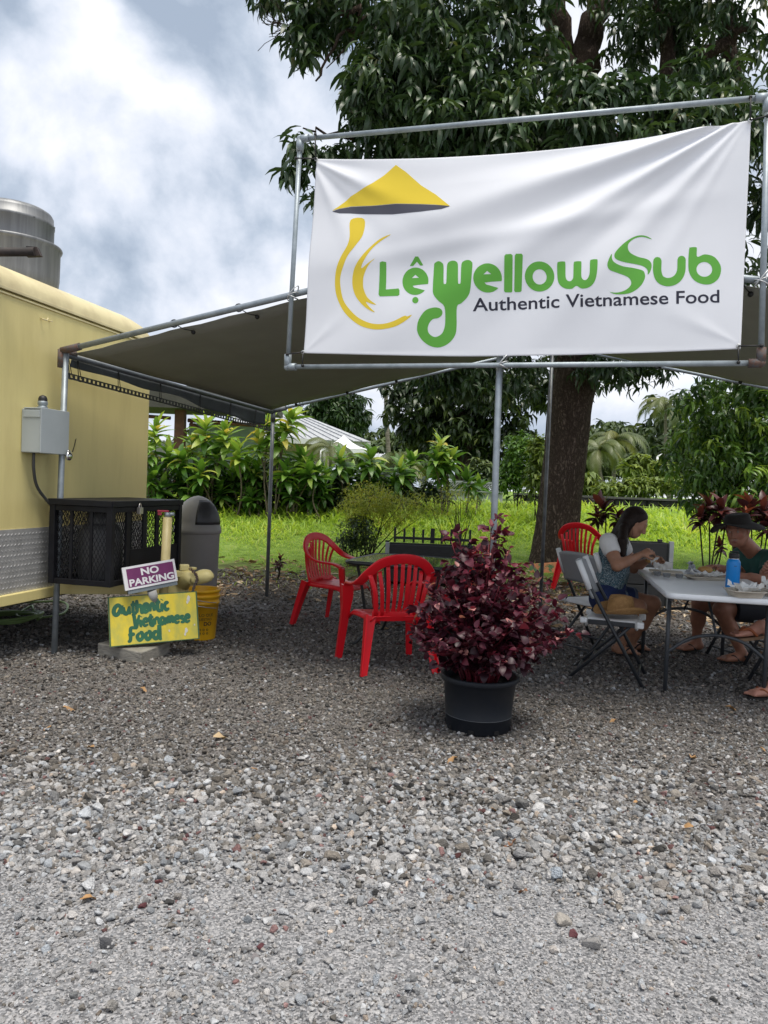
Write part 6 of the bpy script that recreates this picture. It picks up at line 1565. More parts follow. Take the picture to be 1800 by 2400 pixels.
mb = MB(); mb.tube([(.1872 * math.cos(q), .1872 * math.sin(q), .085) for q in np.linspace(0, 2 * PI, 65)[:-1]], .0013, 4, closed=True); mb.build('scuffed_line', mat('scuff_grey', (.12, .13, .14), .7), pot)
plant = thing('maroon_plant', 'bushy maroon leaved plant growing in the black pot', 'plant', (PX, PY, .26))
MRN = leaf_mat('maroon_leaf', [(0, (.018, .004, .009)), (.5, (.050, .006, .017)), (.78, (.105, .011, .028)), (.94, (.19, .025, .045)), (1, (.46, .20, .19))], rough=.48, trans=.22, tcol=1.8, spec=.5)
STM = mat('maroon_stem', (.17, .015, .028), .5, col2=(.09, .01, .018))
tips = []
stem_mb = []
for k in range(58):
    th = 2.399 * k; rr = math.sqrt((k + .5) / 58)
    ex = rr * .46 * math.cos(th); ey = rr * .44 * math.sin(th)
    ez = .12 + .66 * max(0, 1 - rr) ** .52 * rng.uniform(.82, 1.06) + .06 * rng.uniform(0, 1)
    ex *= rng.uniform(.76, .98); ey *= rng.uniform(.76, .98)
    if ex > 0: ex *= 1.06
    tips.append((ex, ey, ez, .05 * math.cos(th) * (.3 + rr), .05 * math.sin(th) * (.3 + rr)))
tips += [(.26 * math.cos(q), .26 * math.sin(q), .10 + .05 * (i % 3), .08 * math.cos(q), .08 * math.sin(q)) for i, q in enumerate(np.linspace(0, 6.0, 16))] + [(.38 * math.cos(q), .38 * math.sin(q), .20 + .04 * (i % 3), .08 * math.cos(q), .08 * math.sin(q)) for i, q in enumerate(np.linspace(.2, 6.1, 16))]
tips += [(.06, -.02, .90, 0, 0), (.03, .03, .84, 0, 0), (-.16, -.02, .82, 0, 0), (-.19, .04, .78, 0, 0), (.40, .0, .38, .08, 0), (.47, -.05, .28, .08, 0), (.08, .05, .80, 0, 0)]
LP = []
def rnd_leafcol(h): return np.clip(rng.normal(.38 + .22 * h, .2) + (.42 if rng.uniform() < .045 else 0), 0, 1)
leafs = []
for (ex, ey, ez, bx, by) in tips:
    b_ = Vector((bx + rng.normal(0, .015), by + rng.normal(0, .015), 0)); e = Vector((ex, ey, ez)); md_ = b_.lerp(e, .5) + Vector((-ex * .12, -ey * .12, .05))
    P = catmull([b_, md_, e], 6); mb = MB(); mb.tube(P, [.0065 - .0042 * i / (len(P) - 1) for i in range(len(P))], 6); mb.build('stem', STM, plant)
    n = len(P); L0 = (e - b_).length
    for i in range(2, n):
        u = i / (n - 1)
        if u < .26: continue
        for q in range(2 if u < .95 else 5):
            az = rng.uniform(0, 6.28); el_ = rng.uniform(-.5, .75) if u < .95 else rng.uniform(.0, 1.2)
            # a short side shoot
            off = Vector((math.cos(az) * math.cos(el_), math.sin(az) * math.cos(el_), math.sin(el_))) * rng.uniform(.004, .06)
            leafs.append((P[i] + off, az + rng.normal(0, .4), el_, rng.uniform(.034, .064) * (1 if u < .95 else .85), rnd_leafcol(P[i].z / .85), off.length))
        if rng.uniform() < .75:
            az = rng.uniform(0, 6.28)
            for q in range(3): leafs.append((P[i] + Vector((math.cos(az), math.sin(az), .4)) * rng.uniform(.03, .09), az + rng.uniform(-1.2, 1.2), rng.uniform(-.4, .7), rng.uniform(.036, .062), rnd_leafcol(P[i].z / .85), 0))
lprot = [leaf_proto(4, .86, .55, .35, .62), leaf_proto(4, .80, -.2, .5, .62), leaf_proto(4, .92, .9, .2, .62)]
# the leaves facing the viewer become objects of their own, the rest one mass
score = [l[0].z * .3 - l[0].y + rng.normal(0, .1) + l[3] * 3 for l in leafs]
order = sorted(range(len(leafs)), key=lambda i: -score[i]); own = set(order[:290])
tones = [.12, .3, .45, .55, .65, .75, .85, 1.0]; lmesh = {}
for k, (pv, pf) in enumerate(lprot):
    for ti_, tn in enumerate(tones):
        me = np_mesh('leaf', pv, pf, True, {'rnd': np.full(len(pv), tn)}); me.materials.append(MRN); lmesh[(k, ti_)] = me
for i in order[:290]:
    p, az, el_, s_, tn, _ = leafs[i]; ti_ = min(range(8), key=lambda q: abs(tones[q] - tn))
    o = bpy.data.objects.new('leaf', lmesh[(i % 3, ti_)]); C.objects.link(o); o.parent = plant
    Rm = rot_from(np.array([az]), np.array([el_]), np.array([rng.normal(0, .5)]))[0]
    o.matrix_local = Matrix.LocRotScale(p, Matrix([list(r_) for r_ in Rm]).to_quaternion(), Vector((s_,) * 3))
rest = [leafs[i] for i in order[290:]]
V, F, r_ = scatter(lprot, np.array([list(l[0]) for l in rest]), rot_from(np.array([l[1] for l in rest]), np.array([l[2] for l in rest]), rng.normal(0, .5, len(rest))), np.array([l[3] for l in rest]), np.array([l[4] for l in rest]))
obj_from(np_mesh('foliage', V, F, True, {'rnd': r_}), 'foliage', MRN, plant, kind='stuff')

# ================================================================== PLANTERS, PAINTED BOARD
PLB = mat('planter_black', (.012, .013, .014), .65, col2=(.02, .022, .024), vscale=12, stretch=(1, 1, 6)); PLG = mat('planter_post_grey', (.30, .33, .35), .7)
def planter(px0, px1, py_top, d, h, label, pickets, light=0):
    a, b_ = at(px0, py_top, d), at(px1, py_top, d); z0 = gh(d); w_ = b_.x - a.x; t = thing('planter_box', label, 'planter', ((a.x + b_.x) / 2, d, z0)); zt = a.z
    nb = 3; bh = (zt - z0 - .05) / nb
    for k in range(nb):
        for y in (-.17, .17):
            mb = MB(); mb.box(((a.x + b_.x) / 2, d + y, z0 + .05 + bh * (k + .5)), (w_ - .06, .022, bh * .95)); mb.build('plank', PLB, t, w=True, bevel=.003)
    for x in (a.x, b_.x):
        mb = MB(); mb.box((x, d, (zt + z0) / 2 + .02), (.022, .30, zt - z0 - .05)); mb.build('end_panel', PLB, t, w=True)
        for y in (-.185, .185):
            mb = MB(); mb.box((x, d + y, (zt + z0) / 2 + .01), (.05, .045, zt - z0 + .02)); mb.build('post', PLG if (light and x == (a.x if light == 1 else b_.x) and y < 0) else PLB, t, w=True, bevel=.003)
    mb = MB(); mb.box(((a.x + b_.x) / 2, d, zt - .06), (w_ - .05, .32, .02)); mb.build('soil', MATS['potting_soil'], t, w=True)
    if pickets:
        q0, q1 = at(925, py_top, d + .19).x, b_.x
        for k in range(9):
            x = q0 + (q1 - q0) * k / 8; mb = MB(); hh = .20 if k % 2 == 0 else .18; ww = .055 if k == 4 else .028
            mb.box((x, d + .19, zt + hh / 2), (ww, .02, hh)); mb.build('picket', PLB, t, w=True)
        mb = MB(); mb.box(((q0 + q1) / 2, d + .175, zt + .06), (q1 - q0, .018, .035)); mb.build('picket_rail', PLB, t, w=True)
planter(908, 1105, 1272, 10.0, .3, 'black planter box with little picket fence behind the glass table', True, 1)
planter(1440, 1560, 1266, 9.0, .3, 'black planter box with pale corner post behind the hands of the woman', False, 2)
d = 11.3; pb_ = [at(1243, 1358, d), at(1330, 1352, d), at(1330, 1316, d + .1), at(1240, 1322, d + .1)]
ob = thing('mosaic_board', 'orange and green painted board leaning at the foot of the big trunk', 'board', pb_[0])
mb = MB(); mb.hexa([v + Vector((0, .03, 0)) for v in pb_] + pb_); mb.build('board', mat('mosaic_paint', (.55, .20, .07), .6, col2=(.06, .16, .05), vscale=9, contrast=(.42, .50), detail=3), ob, w=True, bevel=.01)

# ================================================================== THINGS ON THE TABLE
BL = mat('bottle_blue', (.0, .22, .62), .38, spec=.5, col2=(.0, .21, .60))
bpos = gr(1716, 1378, .72)
bt = thing('water_bottle', 'bright blue insulated water bottle with black lid on the white table', 'bottle', (bpos.x, bpos.y, .722))
mb = MB(); mb.lathe([(.001, 0), (.043, 0), (.0455, .004), (.0455, .17), (.044, .182), (.037, .196), (.032, .200), (.032, .206), (.001, .206)], (0, 0, 0), 32); mb.build('bottle_body', BL, bt)
mb = MB(); mb.lathe([(.033, .202), (.0335, .206), (.001, .206)], (0, 0, 0), 24); mb.build('neck_ring', mat('chrome', (.75,) * 3), bt)
mb = MB(); mb.lathe([(.001, .206), (.033, .206), (.034, .210), (.034, .236), (.031, .240), (.001, .240)], (0, 0, 0), 28); mb.tube([(-.028, 0, .236), (-.028, 0, .252), (.028, 0, .252), (.028, 0, .236)], .006, 8); mb.build('lid', BLACKRUB, bt)
mb = MB(); mb.box((-.006, -.0462, .155), (.018, .0012, .004)); mb.build('mark', mat('mark_dark', (.01, .05, .12), .5), bt)
PULP = mat('fibre_pulp', (.66, .60, .50), .8, col2=(.58, .52, .43), vscale=20); PAPER = mat('wrap_paper', (.72, .72, .70), .7, col2=(.66, .66, .64)); CLEARP = mat('clear_plastic', (.75, .78, .80), .2, trans=.75, spec=.5)
def tray(p, rz, w_, l, h, label, name='takeout_tray', lip=True, m_=PULP, lid=False):
    t = thing(name, label, 'food container', p, rz)
    prof = [(.80, 0), (1.0, h), (1.06, h), (1.06, h - .004), (.99, h - .005), (.80, .005)]
    poly = [(x * w_ / 2, y * l / 2) for x, y in ((1, .8), (.8, 1), (-.8, 1), (-1, .8), (-1, -.8), (-.8, -1), (.8, -1), (1, -.8))]; n = 8
    V = [(x * k, y * k, z) for k, z in prof for x, y in poly]; mb = MB()
    mb.add(V, [(i * n + j, i * n + (j + 1) % n, (i + 1) * n + (j + 1) % n, (i + 1) * n + j) for i in range(len(prof) - 1) for j in range(n)], True)
    mb.add([(x * .8, y * .8, 0) for x, y in poly], [tuple(reversed(range(8)))]); mb.add([(x * .8, y * .8, .005) for x, y in poly], [tuple(range(8))]); mb.build('tray_shell', m_, t)
    return t
def crumple(name, parent, c, r_, m_, seed, h=1.0, n=9):
    g = np.random.default_rng(seed); mb = MB(); V = []; F = []
    for i in range(n + 1):
        for j in range(n + 1):
            u, v = i / n * 2 - 1, j / n * 2 - 1
            V.append(Vector((u * r_ * (1 + g.normal(0, .06)), v * r_ * .8 * (1 + g.normal(0, .06)), max(0, h * r_ * (.25 + .35 * (u * u + v * v) + g.normal(0, .18))))) + Vector(c))
    for i in range(n):
        for j in range(n): a = i * (n + 1) + j; F.append((a, a + n + 1, a + n + 2, a + 1))
    mb.add(V, F, False); o = mb.build(name, m_, parent); md = o.modifiers.new('t', 'SOLIDIFY'); md.thickness = .001; return o
trz = -math.atan2(axv.x, axv.y)
def onT(px, py): p = gr(px, py, .721); return Vector((p.x, p.y, .7215))
q = onT(1745, 1398); t1 = tray(q, trz + .15, .20, .20, .042, 'open pulp takeout box with paper liner beside the blue bottle'); crumple('liner', t1, (0, .0, .02), .088, PAPER, 3, .8)
q2 = onT(1822, 1398); t2 = tray(q2, trz + .15, .16, .2, .042, 'pulp takeout box half out of view at the table edge'); crumple('liner', t2, (0, .02, .03), .075, PAPER, 5, 1.3)
q = onT(1560, 1347); t3 = tray(q, trz - .1, .24, .20, .028, 'shallow takeout tray with sauce cups in front of the woman'); crumple('wrapper', t3, (-.02, .05, .02), .07, PAPER, 8, 1.2)
q = onT(1655, 1358); t4 = tray(q, trz + .3, .30, .18, .024, 'flat takeout lid under the bread roll at the far side of the table'); crumple('wrapper', t4, (.02, 0, .012), .11, PAPER, 12, .45)
for k, (px, py) in enumerate(((1540, 1352), (1562, 1356), (1592, 1358))):
    p = onT(px, py) + Vector((0, 0, .008)); t = thing('sauce_cup', ['small clear sauce cup nearest the woman in the shallow tray', 'middle clear sauce cup in the shallow tray', 'clear sauce cup on the side of the tray towards the man'][k], 'cup', p, 0, 'sauce cups in the tray')
    mb = MB(); mb.lathe([(.022, 0), (.030, .030), (.032, .031), (.032, .033), (.028, .032), (.020, .002), (.001, .002)], (0, 0, 0), 18); mb.build('cup_wall', CLEARP, t)
    mb = MB(); mb.lathe([(.001, .018), (.026, .018), (.022, .003), (.001, .003)], (0, 0, 0), 16); mb.build('sauce', mat('sauce_tan', (.45, .33, .18), .3), t)
p = onT(1625, 1347); bag = thing('plastic_bag', 'crumpled clear plastic bag beside the bread roll', 'bag', p)
g = np.random.default_rng(4); mb = MB(); prof = [(max(.012, .055 * (1 - k / 9) + g.normal(0, .006)), k * .0115) for k in range(10)]; mb.lathe(prof, (0, 0, 0), 15)
for i in range(len(mb.v)): mb.v[i] = mb.v[i] + Vector((g.normal(0, .010) - .25 * mb.v[i].z, g.normal(0, .010), g.normal(0, .004) if mb.v[i].z > .01 else 0))
mb.sm = [False] * len(mb.f); mb.build('bag_film', mat('bag_film', (.70, .73, .78), .25, trans=.45), bag)
p = onT(1652, 1347); rl = thing('bread_roll', 'golden sandwich roll under the hand of the man in the dark hat', 'bread', p + Vector((0, 0, .012)))
mb = MB(); mb.ball((0, 0, .028), 1, 16, 10, (.062, .04, .030)); mb.build('crust', mat('bread_crust', (.52, .30, .10), .6, col2=(.40, .20, .06), vscale=25), rl)
p = onT(1535, 1330); sw = thing('wrapped_sandwich', 'pale paper wrapped sandwich in the hands of the woman', 'sandwich', at(1526, 1313, 6.2))
crumple('wrapper', sw, (0, 0, -.03), .05, PAPER, 21, 1.4); mb = MB(); mb.ball((.0, 0, 0), 1, 12, 8, (.05, .03, .025)); mb.build('filling', MATS['bread_crust'], sw)
# straw hat on the near chair
hp = fc1.location + fdir * .02; ht = thing('straw_hat', 'tan straw hat with rolled brim resting on the near folding chair seat', 'hat', (hp.x + .05, hp.y, .462), .25)
STR = mat('straw', (.42, .24, .09), .8, col2=(.32, .17, .06), vscale=60, bump=.4, bscale=220)
n, m_ = 48, 16; V = []; F = []
prof = [(.19, .0), (.17, -.002), (.145, -.004), (.12, .0), (.098, .006), (.092, .02), (.090, .05), (.086, .08), (.080, .105), (.072, .118), (.055, .120), (.03, .112), (.002, .108)]
for r_, z in prof:
    for k in range(n):
        a = 2 * PI * k / n; curl = max(0, (r_ - .10) / .09); sy = abs(math.sin(a)) ** 1.5
        x = math.cos(a) * r_ * 1.08; y = math.sin(a) * r_ * (.96 - .10 * curl * sy); zz = z + curl ** 1.6 * (.062 * sy - .004) + (.006 if z < .01 else 0)
        if z > .10: zz -= .028 * math.exp(-(y / .022) ** 2) * (1 if x > -.06 else .6); y *= (1 - .12 * (x > .02))
        V.append((x, y, zz + .006))
for i in range(len(prof) - 1):
    for k in range(n): F.append((i * n + k, i * n + (k + 1) % n, (i + 1) * n + (k + 1) % n, (i + 1) * n + k))
mb = MB(); mb.add(V, F, True); ht.scale = (.98, .98, 1.12); o = mb.build('hat_body', STR, ht); md = o.modifiers.new('t', 'SOLIDIFY'); md.thickness = .003; md.offset = 1
mb = MB(); mb.tube([(math.cos(a) * .1025, math.sin(a) * .0925, .022) for a in np.linspace(0, 2 * PI, 33)[:-1]], .005, 6, closed=True); mb.build('hat_band', mat('hat_band', (.22, .12, .05), .8), ht)
mb = MB()
for k in range(5): mb.ball((.085 + k * .006 - .01, -.075 + k * .006, .02), .006, 6, 4)
mb.build('beads', mat('bead_brown', (.10, .04, .02), .5), ht)
gl = thing('sunglasses', 'dark sunglasses lying beside the straw hat on the chair', 'sunglasses', (hp.x - .11, hp.y + .10, .462))
mb = MB(); mb.ball((0, 0, .015), 1, 10, 6, (.03, .012, .018)); mb.ball((.06, 0, .015), 1, 10, 6, (.03, .012, .018)); mb.tube([(-.03, .0, .02), (-.04, .10, .015)], .004, 6); mb.tube([(.09, .0, .02), (.10, .10, .015)], .004, 6); mb.tube([(.02, 0, .022), (.04, 0, .022)], .004, 6); mb.build('frame_lens', mat('lens_black', (.006, .006, .007), .1), gl)

# ================================================================== FALLEN LEAVES on the gravel
FLV = [leaf_mat('fallen_%d' % i, [(0, c), (1, c)], rough=.7, trans=.1, tcol=1) for i, c in enumerate(((.46, .34, .20), (.34, .20, .09), (.22, .11, .06), (.40, .23, .10)))]
fallen = [(500, 1728, .16, 0, 'large pale tan leaf lying on the gravel left of the pot'), (148, 1658, .12, 1, 'brown leaf lying near the trailer pole foot'), (120, 1703, .07, 3, 'small orange leaf below the brown one near the left edge'), (588, 1800, .05, 3, 'small orange leaf near the middle of the gravel, below the large pale leaf'),
          (220, 1750, .07, 1, 'short tan leaf left of the large pale leaf'), (1072, 1773, .10, 1, 'curled tan leaf on the gravel just below the black pot'), (1620, 1775, .11, 1, 'curled orange leaf right of the pot, out on the open gravel'), (1625, 1940, .11, 3, 'narrow orange leaf on the right gravel below the curled one'),
          (1152, 1895, .05, 3, 'tiny orange leaf below the curled tan leaf by the pot'), (1210, 1968, .10, 2, 'reddish brown leaf on the light stones right of centre'), (188, 2107, .07, 3, 'orange scrap of leaf on the light stones at the lower left'), (1485, 1880, .05, 3, 'tiny orange leaf left of the narrow orange leaf'),
          (1700, 1655, .12, 1, 'dry leaf on the gravel in front of the table legs'), (1235, 2090, .06, 2, 'reddish leaf half buried in the big light stones'), (1780, 1752, .07, 3, 'orange leaf at the right edge below the table'), (870, 1960, .06, 1, 'short leaf scrap on the stones left of the pot centre line'),
          (1290, 1540, .09, 2, 'brown leaf on the gravel beside the maroon plant'), (330, 1610, .08, 1, 'tan leaf just in front of the timber block'), (1445, 1685, .09, 1, 'thin dry leaf in front of the hat chair')]
for k, (px, py, L_, ci_, lb) in enumerate(fallen):
    p = gr(px, py, .02); pv, pf = leaf_proto(5, .34, .5 + .3 * math.sin(k), .6, .9)
    pv = pv.copy(); pv[:, 2] += .30 * np.sin(pv[:, 0] * 11 + k * 2.1) * pv[:, 1] + .05 * np.sin(pv[:, 0] * 7 + k); pv[:, 1] *= 1 + .35 * np.sin(pv[:, 0] * 13 + k)
    me = np_mesh('fallen_leaf', pv, pf, True, {'rnd': np.full(len(pv), .5)}); o = obj_from(me, 'fallen_leaf', FLV[ci_]); o.location = p; o.scale = (L_ * .9,) * 3; o.rotation_euler = (rng.normal(0, .15), .15, rng.uniform(0, 6.28)); tag(o, lb, 'leaf', 'fallen leaves on the gravel')
    if k == 0: o.rotation_euler.z = .45
# a few single stones that stand out
def big_stone(px, py, s_, col, label, k):
    p = gr(px, py, s_ * .3); me = stone_mesh(40 + k); me.materials.append(mat('rock_%d' % k, col, .9, bump=.6, bscale=8, vscale=4)); o = bpy.data.objects.new('loose_stone', me); C.objects.link(o); o.location = p; o.scale = (s_,) * 3; o.rotation_euler = (.2, .3, k * 1.7); tag(o, label, 'stone', 'stones that stand out of the gravel')
for k, (px, py, s_, c, lb) in enumerate(((250, 2212, .030, (.07, .07, .075), 'dark charcoal stone on the fine grit at the lower left'), (612, 2218, .020, (.10, .03, .035), 'dark red cinder on the fine grit, centre left of the foreground'), (336, 2122, .020, (.11, .035, .04), 'dark red cinder among light stones, lower left'), (1343, 2188, .024, (.12, .04, .045), 'dark red cinder beside a big pale stone at right'), (1318, 2155, .042, (.36, .33, .29), 'biggest pale stone in the right foreground'), (1385, 2208, .040, (.27, .26, .25), 'big grey stone just right of the dark red cinder'), (440, 1958, .020, (.09, .035, .04), 'dark red cinder in the band of larger stones left of centre'), (600, 2245, .018, (.22, .2, .2), 'small grey stone below the left dark red cinder'), (1015, 1990, .034, (.33, .33, .34), 'large pale blue grey stone below the pot'), (372, 2066, .02, (.13, .04, .04), 'reddish stone above the lower left dark red cinder'))): big_stone(px, py, s_, c, lb, k)

# ================================================================== PEOPLE: bodies grown from one continuous distance field
class Field:
    def __init__(s, voxel): s.v = voxel; s.pr = []
    def cap(s, a, b_, ra, rb, k=.02): s.pr.append(('c', np.array(a, float), np.array(b_, float), ra, rb, k)); return s
    def cone(s, a, b_, ra, rb, k=.0): s.pr.append(('k', np.array(a, float), np.array(b_, float), ra, rb, k)); return s
    def ell(s, c, r_, M_=None, k=.02, neg=False): s.pr.append(('n' if neg else 'e', np.array(c, float), np.array(r_, float), (np.eye(3) if M_ is None else np.array(M_, float)), 0, k)); return s
    def cut(s, p, n): s.pr.append(('p', np.array(p, float), np.array(n, float), 0, 0, 0)); return s      # keeps the side n points away from
    def mesh(s):
        lo, hi = np.full(3, 1e9), np.full(3, -1e9)
        for t, a, b_, ra, rb, k in s.pr:
            if t in 'ck': m = max(ra, rb); lo = np.minimum(lo, np.minimum(a, b_) - m); hi = np.maximum(hi, np.maximum(a, b_) + m)
            elif t == 'e': m = b_.max(); lo = np.minimum(lo, a - m); hi = np.maximum(hi, a + m)
        v = s.v; lo = lo - 4 * v; N = np.ceil((hi - lo) / v).astype(int) + 5
        D = np.full(N, .08, dtype=np.float32)
        for t, a, b_, ra, rb, k in s.pr:
            if t == 'p': 
                ax = [lo[i] + np.arange(N[i]) * v for i in range(3)]
                d = (ax[0][:, None, None] - a[0]) * b_[0] + (ax[1][None, :, None] - a[1]) * b_[1] + (ax[2][None, None, :] - a[2]) * b_[2]
                D = np.maximum(D, d.astype(np.float32)); continue
            if t in 'ck': m = max(ra, rb) + k + 3 * v; l0, h0 = np.minimum(a, b_) - m, np.maximum(a, b_) + m
            else: m = b_.max() + k + 3 * v; l0, h0 = a - m, a + m
            i0 = np.maximum(0, np.floor((l0 - lo) / v).astype(int)); i1 = np.minimum(N, np.ceil((h0 - lo) / v).astype(int) + 1)
            if (i1 <= i0).any(): continue
            ax = [lo[i] + np.arange(i0[i], i1[i]) * v for i in range(3)]
            P = np.stack(np.meshgrid(*ax, indexing='ij'), -1)
            if t in 'ck':
                ab = b_ - a; L2 = max(1e-9, ab @ ab); tt = ((P - a) @ ab) / L2; tc_ = np.clip(tt, 0, 1)
                q = P - a - tc_[..., None] * ab
                if t == 'c': d = np.linalg.norm(q, axis=-1) - (ra + (rb - ra) * tc_)
                else:
                    q = P - a - tt[..., None] * ab; d = np.maximum(np.linalg.norm(q, axis=-1) - (ra + (rb - ra) * tc_), (np.abs(tt - .5) - .5) * math.sqrt(L2))
            else:
                q = (P - a) @ ra; k0 = np.linalg.norm(q / b_, axis=-1); k1 = np.linalg.norm(q / (b_ * b_), axis=-1) + 1e-9; d = k0 * (k0 - 1) / k1
            sl = tuple(slice(i0[i], i1[i]) for i in range(3)); old = D[sl]
            if t == 'n':
                h = np.clip(.5 - .5 * (old + d) / max(k, 1e-6), 0, 1); D[sl] = old * (1 - h) - d * h + k * h * (1 - h)
            elif k > 0:
                h = np.clip(.5 + .5 * (old - d) / k, 0, 1); D[sl] = old * (1 - h) + d * h - k * h * (1 - h)
            else: D[sl] = np.minimum(old, d)
        # surface nets
        S = D < 0; cells = np.zeros(np.array(S.shape) - 1, dtype=np.int8)
        for dx in (0, 1):
            for dy in (0, 1):
                for dz in (0, 1): cells += S[dx:S.shape[0] - 1 + dx, dy:S.shape[1] - 1 + dy, dz:S.shape[2] - 1 + dz]
        act = (cells > 0) & (cells < 8); idx = np.argwhere(act); ids = np.full(act.shape, -1, dtype=np.int64); ids[act] = np.arange(len(idx))
        acc = np.zeros((len(idx), 3)); cnt = np.zeros(len(idx))
        cor = [(a, b_, c) for a in (0, 1) for b_ in (0, 1) for c in (0, 1)]
        for i, c0 in enumerate(cor):
            for c1 in cor[i + 1:]:
                if sum(abs(a - b_) for a, b_ in zip(c0, c1)) != 1: continue
                d0 = D[idx[:, 0] + c0[0], idx[:, 1] + c0[1], idx[:, 2] + c0[2]]; d1 = D[idx[:, 0] + c1[0], idx[:, 1] + c1[1], idx[:, 2] + c1[2]]
                x = (d0 < 0) != (d1 < 0); t_ = np.where(x, d0 / np.where(d0 - d1 == 0, 1, d0 - d1), 0)
                acc += np.where(x[:, None], np.array(c0) + t_[:, None] * (np.array(c1) - np.array(c0)), 0); cnt += x
        V = lo + (idx + acc / np.maximum(cnt, 1)[:, None]) * v
        F = []
        for ax in range(3):
            sa = [slice(None)] * 3; sb = [slice(None)] * 3; sa[ax] = slice(0, -1); sb[ax] = slice(1, None)
            e = np.argwhere(S[tuple(sa)] != S[tuple(sb)]); inside = S[tuple(sa)][tuple(e.T)]
            o1, o2 = [(1, 2), (2, 0), (0, 1)][ax]
            def cid(d1, d2):
                q = e.copy(); q[:, o1] -= d1; q[:, o2] -= d2; return ids[q[:, 0], q[:, 1], q[:, 2]]
            quad = np.stack([cid(1, 1), cid(0, 1), cid(0, 0), cid(1, 0)], 1)
            quad[~inside] = quad[~inside][:, ::-1]; F.append(quad)
        return V, np.concatenate(F)
def nz(v): v = np.array(v, float); return v / np.linalg.norm(v)
def frame(fwd, up): f = nz(fwd); u = np.array(up, float); u = nz(u - f * (u @ f)); l = np.cross(u, f); return f, u, l
def A(v): return np.array(v, float)

def add_hand(fd, wrist, dirv, palm_n, curl, side, sc=1.0, spread=.09):
    """wrist point, direction of the fingers, palm normal (the way the palm faces), curl per joint, side=+1 thumb on the +lateral side"""
    d = nz(dirv); n = A(palm_n); n = nz(n - d * (n @ d)); l = np.cross(n, d) * side; w = A(wrist)
    for q in (-1.4, -.45, .45, 1.4):
        fd.cap(w + d * .018 * sc + l * q * .010 * sc, w + d * .078 * sc + l * q * .0195 * sc, .0150 * sc, .0125 * sc, .010)
    lens = (.031, .036, .034, .027); kn = []
    for i, q in enumerate((1.4, .48, -.45, -1.4)):
        p = w + d * (.082 - .004 * abs(q)) * sc + l * q * .0195 * sc; a = curl * .55; L_ = lens[i] * sc * 1.25; rr = (.0092 - .0006 * (i == 3)) * sc; dd = d + l * q * spread
        for sgm in range(3):
            v = nz(dd * math.cos(a) + n * math.sin(a)); p2 = p + v * L_ * (1, .72, .55)[sgm]; fd.cap(p, p2, rr, rr * .92, .003); p = p2; rr *= .93; a += curl * (.75, .55, .4)[sgm]
    p = w + d * .022 * sc + l * .024 * sc; v = nz(l * .75 + d * .65 + n * .35); p2 = p + v * .044 * sc; fd.cap(p, p2, .014 * sc, .0115 * sc, .008)
    v = nz(l * (.35 - .4 * curl) + d * .8 + n * (.3 + .5 * curl)); p3 = p2 + v * .030 * sc; fd.cap(p2, p3, .0110 * sc, .0095 * sc, .003); v = nz(v + n * .4 * curl - l * .3 * curl); fd.cap(p3, p3 + v * .024 * sc, .0098 * sc, .0082 * sc, .003)

def add_foot(fd, ankle, toe_dir, z0, sc=1.0):
    """foot standing with its sole at height z0"""
    f = A(toe_dir); f[2] = 0; f = nz(f); l = np.array([-f[1], f[0], 0]); a = A(ankle); g = np.array([a[0], a[1], z0])
    fd.cap(a, g + np.array([0, 0, .04]) - f * .03, .036 * sc, .034 * sc, .02); fd.cap(g - f * .035 + np.array([0, 0, .034]), g - f * .02 + np.array([0, 0, .034]), .032 * sc, .034 * sc, .02)
    fd.cap(a - np.array([0, 0, .03]), g + f * .11 * sc + np.array([0, 0, .028]), .036 * sc, .027 * sc, .02)
    for q in (-1, 0, 1): fd.cap(g + f * .04 + l * q * .014 + np.array([0, 0, .028]), g + f * .135 * sc + l * q * .026 * sc + np.array([0, 0, .021]), .026 * sc, .020 * sc, .014)
    for i, q in enumerate((-1.9, -.95, 0, .95, 1.9)):
        big = .0135 if i == 0 else .0095; b0 = g + f * (.14 - .006 * abs(i - 1)) * sc + l * q * .019 * sc; fd.cap(b0 + np.array([0, 0, .017]), b0 + f * (.036 if i == 0 else .028) * sc + np.array([0, 0, .011]), big, big * .92, .003)

